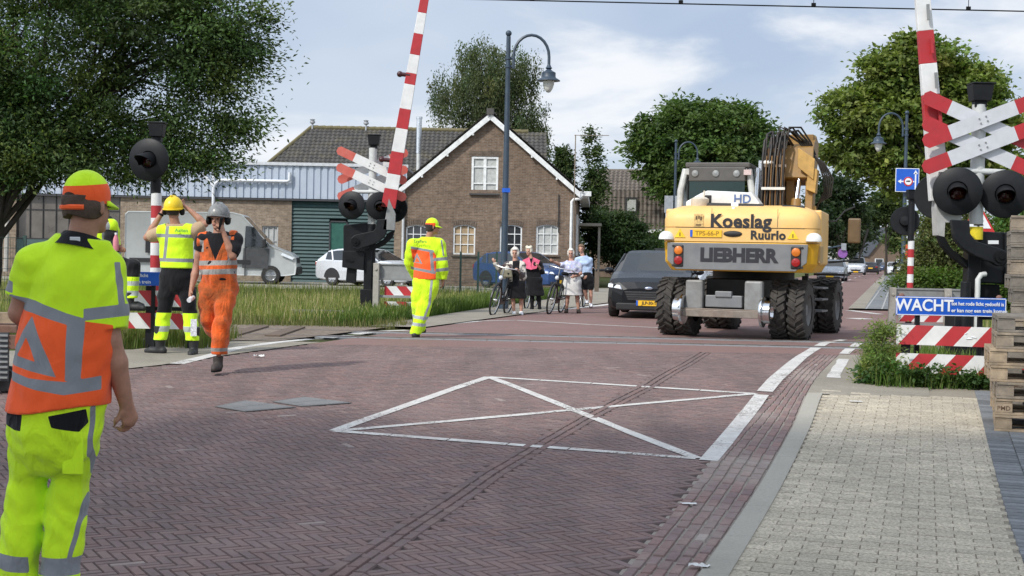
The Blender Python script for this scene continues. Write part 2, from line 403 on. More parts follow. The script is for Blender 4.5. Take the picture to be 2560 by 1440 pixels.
# the straight three-brick course across the herringbone
_gp = sorted([(G(*p).y,G(*p).x) for p in ((800,1440),(1000,1310),(1200,1180),(1330,1105),(1455,1035),(1590,968),(1690,912),(1745,880))])
_gp = [(5.0,_gp[0][1]-(_gp[0][0]-5.0)*0.21)]+_gp+[(22.0,_gp[-1][1]+(22.0-_gp[-1][0])*0.27)]
def groove_x(y): return interp(_gp,y)
def groove_d(x,y): return (x-groove_x(y))*0.965
BRICK_COLS = [(0.188,0.128,0.117),(0.198,0.129,0.117),(0.178,0.125,0.117),(0.208,0.134,0.120),(0.184,0.132,0.124),(0.170,0.121,0.115),(0.214,0.150,0.134)]
def brick_col(s=1.0):
    c = rnd.choice(BRICK_COLS); k = rnd.uniform(0.94,1.06)*s
    if rnd.random() < 0.0015: c = (0.30,0.25,0.225)
    return tuple(x*k for x in c)
def herringbone():
    out = ([],[],[]); w, n = 0.060, 3; L = w*n; a = R(45)-ANG
    ca, sa = math.cos(a), math.sin(a)
    ux, uy = (ca,sa), (-sa,ca)
    for i in range(-470,470):
        for j in range(-60,60):
            bx, by = i+2*n*j, i
            for (cx,cy,hv) in ((bx+n/2,-(by+0.5),0),(bx+n+0.5,-(by+1-n/2),1)):
                x = (cx*ux[0]+cy*uy[0])*w+1.0; y = (cx*ux[1]+cy*uy[1])*w+12.0
                if not (5.2 < y < 19.3) or not in_view(x,y): continue
                if x < left_edge(y)+0.05 or x > right_edge(y)+0.01: continue
                if abs(groove_d(x,y)-0.09) < 0.075: continue
                brick_quads(out,(x,y), ux if hv == 0 else uy, uy if hv == 0 else ux, L, w, brick_col(), 0.0032)
    # the straight course
    for k in range(int(14/0.2)):
        for r_ in range(3):
            yy = 5.2+k*0.2+0.1*(r_%2)
            if yy > 19.2: continue
            gd = Vector((groove_x(yy+.3)-groove_x(yy-.3),.6)).normalized(); gn = Vector((gd.y,-gd.x)); q = Vector((groove_x(yy),yy))+gn*(r_*0.071+0.02)
            if in_view(q.x,q.y): brick_quads(out,(q.x,q.y),gd,gn,0.205,0.069,brick_col(0.90),0.005,0.005)
    V = np.array(out[0]); Fc = np.array(out[1]); 
    return struct(np_obj('road_bricks', V, Fc, MA('road_brick',0.78,wear=((0.27,0.195,0.18),0.5),streak=True), col=np.array(out[2])))
herringbone()
# red brick gutter course, pale band, tiles and dark pavers on the right
def kerb_in(y): return interp([(-10,-3.98),(6.75,0.95),(9.4,1.735),(12.17,2.545),(13.8,2.99),(15.4,3.46),(22,5.5)], y)
def kerb_out(y): return interp([(-10,-3.82),(6.75,1.11),(9.4,1.895),(12.17,2.705),(13.8,3.15),(15.4,3.62),(22,5.66)], y)
def dark_x(y): return interp([(-10,-2.4),(8.27,3.05),(13.9,4.76),(17,5.7)], y)
strip('gutter_base', lambda y: right_edge(y), kerb_in, 2, 19.2, -0.008, grit_mat('pale_joint_sand',(0.22,0.19,0.165),(0.40,0.36,0.31)), 1)
def kerb():
    y = 3.0; mb = MB()
    while y < 14.0:
        y2 = min(y+0.98*math.cos(ANG),14.15); n = 3
        for i in range(n):
            ya = y+0.0015+(y2-y-0.003)*i/n; yb_ = y+0.0015+(y2-y-0.003)*(i+1)/n; o = 0.0015*rnd.random()
            A = [(kerb_in(ya)+.004,ya),(kerb_out(ya)-.004,ya),(kerb_out(yb_)-.004,yb_),(kerb_in(yb_)+.004,yb_)]
            mb.add([(a[0],a[1],gz(a[1])-0.03) for a in A]+[(a[0],a[1],gz(a[1])+0.009) for a in A],[(4,5,6,7),(0,1,5,4),(1,2,6,5),(2,3,7,6),(3,0,4,7)])
        y = y2
    struct(mb.build('kerb_stones', grit_mat('kerb_concrete',(0.32,0.30,0.255),(0.43,0.405,0.35),50), fix=False))
strip('kerb_bed', kerb_in, kerb_out, 2, 14.2, -0.012, M_SAND, 1)
kerb()
strip('pavement_base', kerb_out, lambda y: dark_x(y)+4, 2, 15.0, -0.007, grit_mat('grey_joint',(0.22,0.195,0.155),(0.34,0.30,0.24)), 2)
def gutter():
    out = ([],[],[]); y = 5.4
    while y < 19.2:
        x0, x1 = right_edge(y)+0.02, kerb_in(y)-0.01; nrow = 5; wd = (x1-x0)/nrow
        for k in range(nrow):
            yy = y+0.1*(k%2)+rnd.uniform(-.01,.01); x0b, x1b = right_edge(yy)+0.02, kerb_in(yy)-0.01; wd = (x1b-x0b)/nrow
            brick_quads(out,(x0b+wd*(k+0.5)+rnd.uniform(-.004,.004),yy),DIR.xy,PERP.xy,0.205,wd*0.97,tuple(c*1.12 for c in brick_col()),0.0075,0.003)
        y += 0.205*math.cos(ANG)
    return struct(np_obj('gutter_bricks', np.array(out[0]), np.array(out[1]), MA('gutter_brick',0.8,wear=((0.42,0.38,0.33),0.7)), col=np.array(out[2])))
gutter()
def tiles():
    out = ([],[],[]); out2 = ([],[],[]); a = R(16.8); ux = Vector((math.cos(a),-math.sin(a))); uy = Vector((math.sin(a),math.cos(a)))
    o = Vector((1.3,5.0)); T = 0.15
    for j in range(0,90):
        for i in range(-24,60):
            q = o+ux*((i+0.5*(j%2))*T*1.35)+uy*(j*T*0.72*1.0)
            if not in_view(q.x,q.y) or not (5.2 < q.y < 14.75): continue
            if q.x < kerb_out(q.y)-0.04 and q.y < 14.1: continue
            if q.x < interp([(14,3.25),(15.4,3.75)],q.y): continue
            if q.x < dark_x(q.y)+0.08:
                k = rnd.uniform(0.88,1.1); c = rnd.choice([(0.46,0.405,0.315),(0.475,0.42,0.325),(0.44,0.39,0.305)])
                brick_quads(out,(q.x,q.y),ux,uy,T*1.35,T*0.72,tuple(v*k for v in c),0.0016,0.0,0.0025)
    for j in range(0,90):
        for i in range(0,16):
            y = 5.2+j*0.105
            q = Vector((dark_x(y)+0.11+i*0.21,y))
            if not in_view(q.x,q.y) or q.y > 14.75: continue
            k = rnd.uniform(0.75,1.25); c = (0.165,0.172,0.178) if i < 3 or q.y > 9.6 else (0.30,0.285,0.25)
            brick_quads(out2,(q.x,q.y),ux,uy,0.205,0.102,tuple(v*k for v in c),0.003,0.006)
    m = NB('speckled_tile'); v = m.geo(); at = m.attr('col','Color'); f = m.noise(52,3,0.75,v); g = m.noise(0.8,6,0.6,v)
    c = m.mix(1.0, at, m.ramp(f,[(0.34,0.50),(0.5,1.0),(0.66,1.38)]), 'MULTIPLY'); c = m.mix(m.ramp(g,[(0.42,0.0),(0.7,0.4)]), c, (0.22,0.20,0.165))
    m.color(c); m.set(rough=0.9,spec=0.2); m.bump(f,0.4,0.004)
    struct(np_obj('pavement_tiles', np.array(out[0]), np.array(out[1]), m.m, col=np.array(out[2])))
    struct(np_obj('pavement_pavers', np.array(out2[0]), np.array(out2[1]), MA('grey_paver',0.85), col=np.array(out2[2])))
tiles()
# white lines
def marking(pts, width, name='road_marking', h=0.0045, seg=0.35, gap=0.0, jit=0.006, mat=None):
    """painted line through ground points; split into slabs when gap > 0"""
    mb = MB(); P = [Vector((p[0],p[1])) for p in pts]; ws = width if isinstance(width,(list,tuple)) else [width]*len(P)
    S = []
    for k,(a,b) in enumerate(zip(P,P[1:])):
        n = max(1,int((b-a).length/seg))
        for i in range(n): S.append((a.lerp(b,i/n), ws[k]+(ws[k+1]-ws[k])*i/n))
    S.append((P[-1],ws[-1])); prev = None; ring = []
    for i,(p,w) in enumerate(S):
        t = (S[min(i+1,len(S)-1)][0]-S[max(i-1,0)][0]).normalized(); nn = Vector((t.y,-t.x))
        w2 = w/2+rnd.uniform(-jit,jit); w3 = w/2+rnd.uniform(-jit,jit)
        ring.append((p-nn*w2, p+nn*w3, t))
    for i in range(len(ring)-1):
        a,b,t = ring[i]; c,d,t2 = ring[i+1]; g = gap/2
        a,b,c,d = a+t*g, b+t*g, c-t2*g, d-t2*g
        mb.quad(*[(q.x,q.y,gz(q.y)+h) for q in (a,b,d,c)])
    return struct(mb.build(name, mat or M_WHITE, fix=False))
bx = [G(835,1078),G(1222,943),G(1890,985),G(1742,1147)]
marking([bx[0],bx[1]],0.11); marking([bx[1],bx[2]],0.095,seg=0.5,gap=0.012); marking([bx[3],bx[0]],0.095,seg=0.5,gap=0.012,h=0.0050)
marking([bx[0]+Vector((.08,.03,0)),bx[2]],0.09,h=0.0055); marking([bx[1],bx[3]],0.10,h=0.0060)
marking([G(*p) for p in ((1770,1153),(1840,1072),(1905,988))],0.145,h=0.0065,seg=0.6,gap=0.01)
marking([G(*p) for p in ((1912,980),(1966,925),(2005,892),(2062,858),(2108,850))],[0.17,0.17,0.165,0.16,0.15],h=0.0065,seg=0.9,gap=0.015,jit=0.015)
marking([G(*p) for p in ((440,910),(520,890),(600,869),(700,855),(775,848))],[0.16,0.17,0.18,0.18,0.17],seg=0.8,jit=0.02)
marking([G(*p) for p in ((815,845),(875,839))],0.2,jit=0.02); marking([G(*p) for p in ((885,836),(960,828),(1020,826))],0.2,jit=0.02)
marking([G(*p) for p in ((1110,812),(1200,803),(1290,801),(1480,812),(1700,822))],0.13,seg=1.0,gap=0.03,jit=0.015)
marking([G(*p) for p in ((1150,805),(1300,785),(1480,766),(1560,757))],0.25,seg=2,jit=0.02)
for a,b in (((2083,945),(2110,898)),((2110,885),(2150,855))): marking([G(*a),G(*b)],0.15,jit=0.012)
marking([G(2128,797),G(2172,797)],0.55)
marking([G(2122,776),G(2200,786)],0.25)
# faint centre line far down the street
for k in range(9):
    y = 60+k*14; x = left_edge(y)*0.5+right_edge(y)*0.5+1.2
    if k > 0: marking([(x,y),(x+KX*5,y+5)],0.12,seg=3)
# railway crossing: flat panels carrying the two rails, red brick between
def rail_y(x): return -0.028*x
def crossing():
    for y0,wd in ((22.45,0.52),(21.0,0.50)):
        mb = MB()
        for i in range(14):
            x0 = -3.0+i*0.66; x1 = x0+0.65
            for (a,b) in ((-wd/2,-0.045),(0.045,wd/2)):
                mb.box(((x0+x1)/2, y0+rail_y((x0+x1)/2)+(a+b)/2, -0.045), (0.65,b-a,0.10+rnd.uniform(0,0.004)), rot=(0,0,-0.028))
        struct(mb.build('crossing_panels', M_GREYBAND, bevel=0.006))
    for y0 in (22.45,21.0):
        mb = MB()
        poly = [(-0.036,0.0),(0.036,0.0),(0.036,-0.04),(0.01,-0.05),(0.01,-0.13),(0.07,-0.15),(-0.07,-0.15),(-0.01,-0.13),(-0.01,-0.05),(-0.036,-0.04)]
        rings = [[Vector((x, y0+rail_y(x)+p[0], 0.018+p[1])) for p in poly] for x in (-60,-20,-3,0,3,6.5,20,60)]
        mb.loft(rings, smooth=False)
        tag(mb.build('rail', M('rail_steel',(0.30,0.27,0.25),0.4,0.8,dirt=(0.16,0.08,0.05),dirt_amt=0.7)),
            'steel rail nearer the camera, sunk in the crossing' if y0 < 22 else 'steel rail on the far side of the track','rail','railway rails')
    strip('ballast', lambda y: -60, lambda y: left_edge(y)-0.6, 19.6, 23.9, 0.012, grit_mat('ballast_stone',(0.12,0.09,0.07),(0.30,0.25,0.20),14), 12)
    strip('ballast', lambda y: right_edge(y)+1.6, lambda y: 60, 19.6, 23.9, 0.012, grit_mat('ballast_stone_far',(0.12,0.09,0.07),(0.30,0.25,0.20),14), 12)
    mb = MB()
    for sx0,sx1 in ((-16,-3.6),(8.5,14)):
        x = sx0
        while x < sx1: mb.box((x,21.72+rail_y(x),-0.02),(0.24,2.5,0.12)); x += 0.62
    struct(mb.build('sleepers', M('sleeper_wood',(0.13,0.095,0.07),0.9,bump=0.5), bevel=0.01))
crossing()
strip('pavement', lambda y: left_edge(y)-1.5-max(0,(17.5-y))*2.0, lambda y: left_edge(y)-0.02, 6, 19.7, 0.002, M_PAVE, 2)
strip('pavement', lambda y: left_edge(y)-interp([(24,1.0),(30,1.5),(34,1.8),(46,2.6),(60,3.0)],y), lambda y: left_edge(y)-0.02, 24.0, 60, 0.02, M_PAVE, 2)
strip('yard', lambda y: -60, lambda y: left_edge(y)-1.5, 47.5, 58.5, 0.004, M_YARD, 4)
strip('kerb_far', lambda y: right_edge(y), lambda y: right_edge(y)+0.45, 37.5, 400, 0.05, M_PAVE, 1)
def far_pave():
    n = NB('grey_slabs'); v = n.geo(); br = n.N.new('ShaderNodeTexBrick'); mp = n.N.new('ShaderNodeMapping'); mp.inputs['Rotation'].default_value = (0,0,ANG-R(90)); n.L.new(v,mp.inputs[0]); n.L.new(mp.outputs[0],br.inputs['Vector'])
    br.inputs['Scale'].default_value = 1.0; br.inputs['Brick Width'].default_value = 1.2; br.inputs['Row Height'].default_value = 0.42; br.inputs['Mortar Size'].default_value = 0.022
    for k,c in (('Color1',(0.135,0.142,0.15)),('Color2',(0.185,0.19,0.195)),('Mortar',(0.36,0.36,0.34))): br.inputs[k].default_value = (*c,1)
    n.color(n.mix(1.0,br.outputs[0],n.ramp(n.noise(4,6,0.7,v),[(0.3,0.75),(0.7,1.2)]),'MULTIPLY')); n.set(rough=0.8); return n.m
strip('pavement_far', lambda y: right_edge(y)+0.45, lambda y: right_edge(y)+2.9, 37.5, 400, 0.048, far_pave(), 1)
strip('pavement_tail', lambda y: kerb_in(y)-0.01, lambda y: 4.6+(y-15)*0.28, 14.1, 19.3, 0.001, M_PAVE, 1)
strip('cycle_path', lambda y: right_edge(y)-0.02, lambda y: right_edge(y)+2.6, 19.2, 37.5, -0.002, M_ROAD, 1)
# ------------------------------------------------------------------ buildings
def brick_wall(name, c1, c2, mortar, w=0.22, h=0.065, ms=0.012, plane='XZ'):
    n = NB(name); v = n.tc('Object'); sx = n.sep(v); cb = n.N.new('ShaderNodeCombineXYZ')
    nrm = n.N.new('ShaderNodeNewGeometry'); tn = n.N.new('ShaderNodeVectorTransform'); tn.vector_type='NORMAL'; tn.convert_from='WORLD'; tn.convert_to='OBJECT'
    n.L.new(nrm.outputs['Normal'], tn.inputs[0]); sn = n.sep(tn.outputs[0])
    side = n.math('GREATER_THAN', n.math('ABSOLUTE', sn[0]), 0.7)
    hx = n.math('ADD', n.math('MULTIPLY', sx[0], n.math('SUBTRACT',1.0,side)), n.math('MULTIPLY', sx[1], side))
    n.L.new(hx, cb.inputs[0]); n.L.new(sx[2], cb.inputs[1])
    br = n.N.new('ShaderNodeTexBrick'); n.L.new(cb.outputs[0], br.inputs['Vector']); br.inputs['Scale'].default_value = 1
    br.inputs['Brick Width'].default_value = w; br.inputs['Row Height'].default_value = h; br.inputs['Mortar Size'].default_value = ms; br.inputs['Mortar Smooth'].default_value = 0.2; br.inputs['Bias'].default_value = 0.0
    for k,c in (('Color1',c1),('Color2',c2),('Mortar',mortar)): br.inputs[k].default_value = (*as_col(c)[:3],1)
    # long streaks of odd bricks and damp
    cell = n.noise(5.0,6,0.75); big = n.noise(0.5,5,0.6)
    c = n.mix(1.0, br.outputs[0], n.ramp(cell,[(0.3,0.62),(0.5,1.0),(0.72,1.5)]), 'MULTIPLY')
    c = n.mix(n.ramp(big,[(0.42,0.0),(0.75,0.5)]), c, tuple(x*0.6 for x in as_col(c1)))
    n.color(c); n.set(rough=0.9, spec=0.2); n.bump(br.outputs[1], -0.5, 0.008); return n.m
M_BRICK = brick_wall('brown_brick',(0.135,0.088,0.060),(0.21,0.14,0.095),(0.20,0.172,0.142))
M_BRICKD = brick_wall('dark_brick',(0.115,0.082,0.06),(0.17,0.12,0.085),(0.16,0.14,0.12))
M_TRIM = M('white_trim',(0.72,0.73,0.72),0.5,dirt=(0.4,0.39,0.36),dirt_amt=0.4)
M_GLASS = M('window_glass',(0.02,0.024,0.027),0.06,var=0.1,**{'Specular IOR Level':0.7})
M_BLIND = M('drawn_blind',(0.34,0.25,0.15),0.8,var=0.2,scale=3)
M_CURT = M('lace_curtain',(0.42,0.43,0.41),0.8,var=0.2,scale=8)
M_ZINC = M('zinc',(0.42,0.43,0.44),0.45,0.5,dirt=(0.25,0.25,0.25),dirt_amt=0.5)
def roof_mat(name, lo, hi, moss=None):
    n = NB(name); b = n.noise(2.2,6,0.7); f = n.noise(24,5,0.7)
    c = n.ramp(b,[(0.3,lo),(0.7,hi)]); c = n.mix(1.0,c,n.ramp(f,[(0.3,0.7),(0.7,1.3)]),'MULTIPLY')
    if moss: c = n.mix(n.ramp(n.noise(1.3,7,0.75,dist=0.5),[(0.5,0.0),(0.7,0.8)]), c, moss)
    n.color(c); n.set(rough=0.85,spec=0.25); n.bump(f,0.3,0.01); return n.m
M_ROOF = roof_mat('dark_tiles',(0.055,0.052,0.05),(0.10,0.095,0.088),(0.12,0.105,0.065))
M_ROOFB = roof_mat('brown_tiles',(0.105,0.088,0.075),(0.19,0.165,0.14))
def tile_roof(mb, o, u, v, lu, lv, tw=0.30, th=0.34, amp=0.035, inside=None, thick=0.0):
    """rows of wavy tiles over the plane o + a*u + b*v (b runs up the slope)"""
    o,u,v = Vector(o),Vector(u).normalized(),Vector(v).normalized(); nrm = u.cross(v).normalized()
    if nrm.z < 0: nrm = -nrm
    nu = max(1,int(round(lu/tw))); nv = max(1,int(round(lv/th))); sub = 4
    for j in range(nv):
        b0, b1 = j*lv/nv, (j+1)*lv/nv+0.04; base = len(mb.v)
        for (b,lift) in ((b0,0.0),(b0,0.045),(b1,0.012)):
            for i in range(nu*sub+1):
                a = i*lu/(nu*sub); w = amp*(0.5+0.5*math.cos(2*math.pi*(i/sub))) ; w = w if lift or b != b0 else 0.0
                mb.v.append(o+u*a+v*b+nrm*(w+lift))
        n1 = nu*sub+1
        for i in range(nu*sub):
            am = (i+0.5)*lu/(nu*sub); bm_ = (b0+b1)/2
            if inside and not inside(am,bm_): continue
            for r_ in (0,1):
                q = base+r_*n1+i; mb.f.append((q,q+1,q+n1+1,q+n1)); mb.mi.append(0); mb.c.append(None); mb.sm.append(False)
def sash(parent, name, cx, cz, w, h, y, cols, rows, pane_mat, arch=False, frame_mat=M_TRIM, fw=0.06, bar=0.035, sill=None, label=None):
    """a window: frame with glazing bars, pane a sub-part, brick arch and sill"""
    mb = MB(); d = 0.09
    mb.box((cx-w/2+fw/2,y,cz),(fw,d,h)); mb.box((cx+w/2-fw/2,y,cz),(fw,d,h)); mb.box((cx,y,cz-h/2+fw/2),(w-2*fw,d,fw)); 
    if arch:
        n = 8
        for i in range(n):
            a0 = -1+2*i/n; a1 = -1+2*(i+1)/n; z0 = h/2-0.10*a0*a0; z1 = h/2-0.10*a1*a1
            xa, xb = cx+a0*(w/2-fw), cx+a1*(w/2-fw)
            mb.add([(xa,y-d/2,cz+z0),(xb,y-d/2,cz+z1),(xb,y-d/2,cz+z1-fw*1.3),(xa,y-d/2,cz+z0-fw*1.3)],[(0,1,2,3)])
    else: mb.box((cx,y,cz+h/2-fw/2),(w-2*fw,d,fw))
    for i in range(1,cols): mb.box((cx-w/2+w*i/cols,y+0.005,cz),(bar,d*0.7,h-2*fw))
    for j in range(1,rows): mb.box((cx,y+0.008,cz-h/2+h*j/rows),(w-2*fw,d*0.6,bar))
    f = mb.build(name, frame_mat, parent)
    pb = MB(); pb.box((cx,y+0.03,cz),(w-fw,0.012,h-fw)); pb.build('pane', pane_mat, f)
    if sill:
        sb = MB(); sb.box((cx,y-0.05,cz-h/2-0.05),(w+0.12,0.24,0.07)); sb.build('sill', sill, f)
    if label: f['label'] = label
    return f
# --- brick house with the gable to the street
def gable_house():
    d = 57.0; s = F_PX/d
    x0 = W(1003,640,d).x; x1 = W(1437,640,d).x; w = x1-x0; zr = W(1214,290,d).z; ze = W(1440,478,d).z; 
    H = thing('brick_house','brown brick house with a white trimmed gable and small paned arched windows','house',((x0+x1)/2,d,0),R(-3.5))
    hw = w/2; L = 13.0; apex = 0.0
    # front wall with window openings, split in pieces around the holes
    holes = []
    for px in (1036,1160,1277,1368):
        c = W(px,598,d); holes.append([c.x-(x0+x1)/2, 1.3+ (W(px,598,d).z-1.3), 0.93, 1.28])
    holes[0][0] = -hw+0.62
    cu = W(1212,437,d); up = (cu.x-(x0+x1)/2, cu.z, 1.12, 1.52)
    wall = MB()
    def slab(xa,xb,za,zb,zb2=None):
        zb2 = zb if zb2 is None else zb2
        wall.add([(xa,0,za),(xb,0,za),(xb,0.25,za),(xa,0.25,za),(xa,0,zb),(xb,0,zb2),(xb,0.25,zb2),(xa,0.25,zb)],[(0,3,2,1),(4,5,6,7),(0,1,5,4),(1,2,6,5),(2,3,7,6),(3,0,4,7)])
    zl0 = min(h[1]-h[3]/2 for h in holes); zl1 = max(h[1]+h[3]/2 for h in holes)
    slab(-hw,hw,-0.1,zl0); 
    xs = [-hw]
    for h in sorted(holes): 
        slab(xs[-1],h[0]-h[2]/2,zl0,zl1); xs.append(h[0]+h[2]/2)
        slab(h[0]-h[2]/2,h[0]+h[2]/2,zl0,h[1]-h[3]/2) if h[1]-h[3]/2 > zl0+0.01 else None
        slab(h[0]-h[2]/2,h[0]+h[2]/2,h[1]+h[3]/2,zl1) if h[1]+h[3]/2 < zl1-0.01 else None
    slab(xs[-1],hw,zl0,zl1)
    slab(-hw,hw,zl1,ze-0.02)
    def zt(x): return zr-(zr-ze)*abs(x-apex)/hw
    for xa,xb in ((-hw,up[0]-up[2]/2),(up[0]+up[2]/2,hw)):
        n = 6
        for i in range(n):
            a = xa+(xb-xa)*i/n; b = xa+(xb-xa)*(i+1)/n
            wall.add([(a,0,ze-0.02),(b,0,ze-0.02),(b,0.25,ze-0.02),(a,0.25,ze-0.02),(a,0,zt(a)),(b,0,zt(b)),(b,0.25,zt(b)),(a,0.25,zt(a))],[(4,5,6,7),(0,1,5,4),(1,2,6,5),(2,3,7,6),(3,0,4,7)])
    zb = up[1]-up[3]/2
    if zb > ze: slab(up[0]-up[2]/2,up[0]+up[2]/2,ze-0.02,zb)
    za = up[1]+up[3]/2
    for (a,b) in ((up[0]-up[2]/2,0.0),(0.0,up[0]+up[2]/2)):
        slab(a,b,za,zt(a),zt(b))
    wall.box((-hw+0.125,L/2+0.2,ze/2-0.05),(0.25,L-0.1,ze)); wall.box((hw-0.125,L/2+0.2,ze/2-0.05),(0.25,L-0.1,ze)); wall.box((0,L+0.2,ze/2),(w,0.25,ze))
    wall.build('wall', M_BRICK, H)
    # arches and soldier course as raised darker bricks
    for h in holes:
        ar = MB()
        for i in range(11):
            t = -1+2*(i+0.5)/11; x = h[0]+t*(h[2]/2+0.04); z = h[1]+h[3]/2+0.07-0.10*t*t
            ar.box((x,-0.012,z),(0.075,0.03,0.22),rot=(0,t*0.22,0))
        ar.build('brick_arch', M_BRICKD, H)
    ar = MB()
    for i in range(17): ar.box((up[0]-0.62+i*0.0775,-0.012,up[1]+up[3]/2+0.12),(0.066,0.03,0.22))
    ar.build('brick_arch', M_BRICKD, H)
    for i,h in enumerate(holes): sash(H,'window',h[0],h[1],h[2],h[3],0.08,3,3,M_BLIND if i == 1 else (M_GLASS if i != 3 else M_CURT),True,sill=M_BRICKD, label='window with drawn tan blinds' if i == 1 else None)
    f = sash(H,'window',up[0],up[1],up[2],up[3],0.05,2,1,M_CURT,False,sill=M('dark_sill',(0.05,0.045,0.045),0.7),fw=0.09,bar=0.12,label='white upper window with lace curtains')
    for zz in (0.33,-0.36):
        b2 = MB(); b2.box((up[0],0.042,up[1]+zz),(0.98,0.05,0.05)); b2.build('glazing_bar', M_TRIM, f)
    # roof slopes, ridge, barge boards
    rf = MB(); ov = 0.28; sl = math.hypot(hw, zr-ze); ang = math.atan2(zr-ze, hw); ex = 0.35
    for sx in (-1,1):
        e0 = Vector((sx*(hw+ex*math.cos(ang)),-ov,ze-ex*math.sin(ang)+0.12)); up_ = Vector((-sx*math.cos(ang),0,math.sin(ang)))
        tile_roof(rf, e0 if sx < 0 else e0, (0,1,0), up_, L+2*ov, sl+ex+0.02, 0.28, 0.33, 0.05)
    r_ = rf.build('roof', M_ROOF, H, fix=False)
    rd = MB()
    for k in range(int(L/0.4)): rd.tube([(0,-ov+k*0.4,zr+0.14),(0,-ov+k*0.4+0.43,zr+0.17)],0.13,n=8)
    rd.box((0,-ov+0.02,zr+0.16),(0.3,0.16,0.26)); rd.build('ridge', M_ROOF, r_)
    un = MB()
    for sx in (-1,1):
        a = Vector((sx*(hw+ex*math.cos(ang)),-ov+0.02,ze-ex*math.sin(ang)+0.02)); b = Vector((0,-ov+0.02,zr+0.04)); t = (b-a).normalized(); nn = Vector((-t.z*sx,0,t.x*sx)); nn = nn if nn.z > 0 else -nn
        un.add([tuple(q) for q in (a-nn*0.13,b-nn*0.16,b+nn*0.05,a+nn*0.05)]+[tuple(q+Vector((0,0.05,0))) for q in (a-nn*0.13,b-nn*0.16,b+nn*0.05,a+nn*0.05)],[(0,1,2,3),(7,6,5,4),(0,4,5,1),(1,5,6,2),(2,6,7,3),(3,7,4,0)])
        un.add([tuple(q) for q in (a-nn*0.14+Vector((0,.05,0)),b-nn*0.02+Vector((0,.05,0)),b-nn*0.02+Vector((0,L,0)),a-nn*0.02+Vector((0,L,0)))],[(0,1,2,3)])
        for k in range(3):
            q = a.lerp(b,0.25+0.27*k); un.box(q-nn*0.17+Vector((0,0.12,0)),(0.07,0.22,0.09))
    un.build('barge_board', M_TRIM, r_)
    # gutter, eave box and downpipe at the right corner
    g = MB(); g.box((hw+0.32,0.02,ze-0.12),(0.62,0.42,0.20)); g.box((hw+0.30,6.3,ze-0.16),(0.42,12.2,0.24)); g.build('gutter', M_TRIM, H, bevel=0.02)
    dp = MB(); px_ = hw-0.18
    dp.tube([(hw+0.25,-0.06,ze-0.22),(hw+0.18,-0.08,ze-0.33),(px_+0.08,-0.09,ze-0.36),(px_,-0.09,ze-0.45),(px_,-0.09,1.6)],0.06); dp.build('downpipe', M_TRIM, H)
    dp2 = MB(); dp2.tube([(-hw+0.05,-0.12,ze+0.1),(-hw+0.05,-0.12,0)],0.055); dp2.build('downpipe', M('grey_pipe',(0.5,0.51,0.51),0.5), H)
    for (x,z) in ((0.62,2.95),(2.35,5.05)): an = MB(); an.box((x,-0.03,z),(0.035,0.03,0.30 if z < 4 else 0.2)); an.build('wall_anchor', M('iron',(0.02,0.02,0.02),0.6), H)
    an = MB()
    an.tube([(hw-0.72,-0.05,3.9),(hw-0.70,-0.07,2.3)],0.022); an.build('drain_pipe', M('iron'), H)
    # right side wall: dark windows and pale posts seen at a slant
    for k,yy in enumerate((2.2,4.9,7.6,10.3)):
        wb = MB()
        for (dy,dz,sy,sz) in ((-0.5,0,0.07,1.7),(0.5,0,0.07,1.7),(0,0.85,1.0,0.07),(0,-0.85,1.0,0.07),(0,0.2,0.9,0.05)): wb.box((hw+0.02,yy+dy,2.25+dz),(0.08,sy,sz))
        f = wb.build('window', M_TRIM, H); pb = MB(); pb.box((hw+0.01,yy,2.25),(0.02,0.95,1.65)); pb.build('pane', M_GLASS, f)
    vr = MB()
    for k in range(4): vr.box((hw+1.0,4.8+k*2.0,1.35),(0.11,0.11,2.7))
    vr.box((hw+0.6,8.0,2.78),(1.0,7.0,0.12)); vr.build('veranda', M('grey_timber',(0.28,0.26,0.22),0.8), H)
    # TV mast by the right eave
    t = thing('aerial','thin bare aerial mast rising beside the right eave of the brick house','aerial',(W(1436,480,56.2).x,56.2,0))
    m = MB(); zt_ = W(1440,337,56.2).z
    m.cyl((0,0,0),(0,0,zt_),0.022); m.build('mast', M('rusty_pole',(0.22,0.18,0.14),0.7), t)
    m = MB(); m.cyl((-0.05,0,zt_-0.02),(1.38,0,zt_+0.0),0.014,n=6)
    for k in range(4): m.cyl((0.2+k*0.3,-0.25,zt_),(0.2+k*0.3,0.25,zt_),0.007,n=5)
    m.build('antenna', M('rusty_pole'), t)
gable_house()
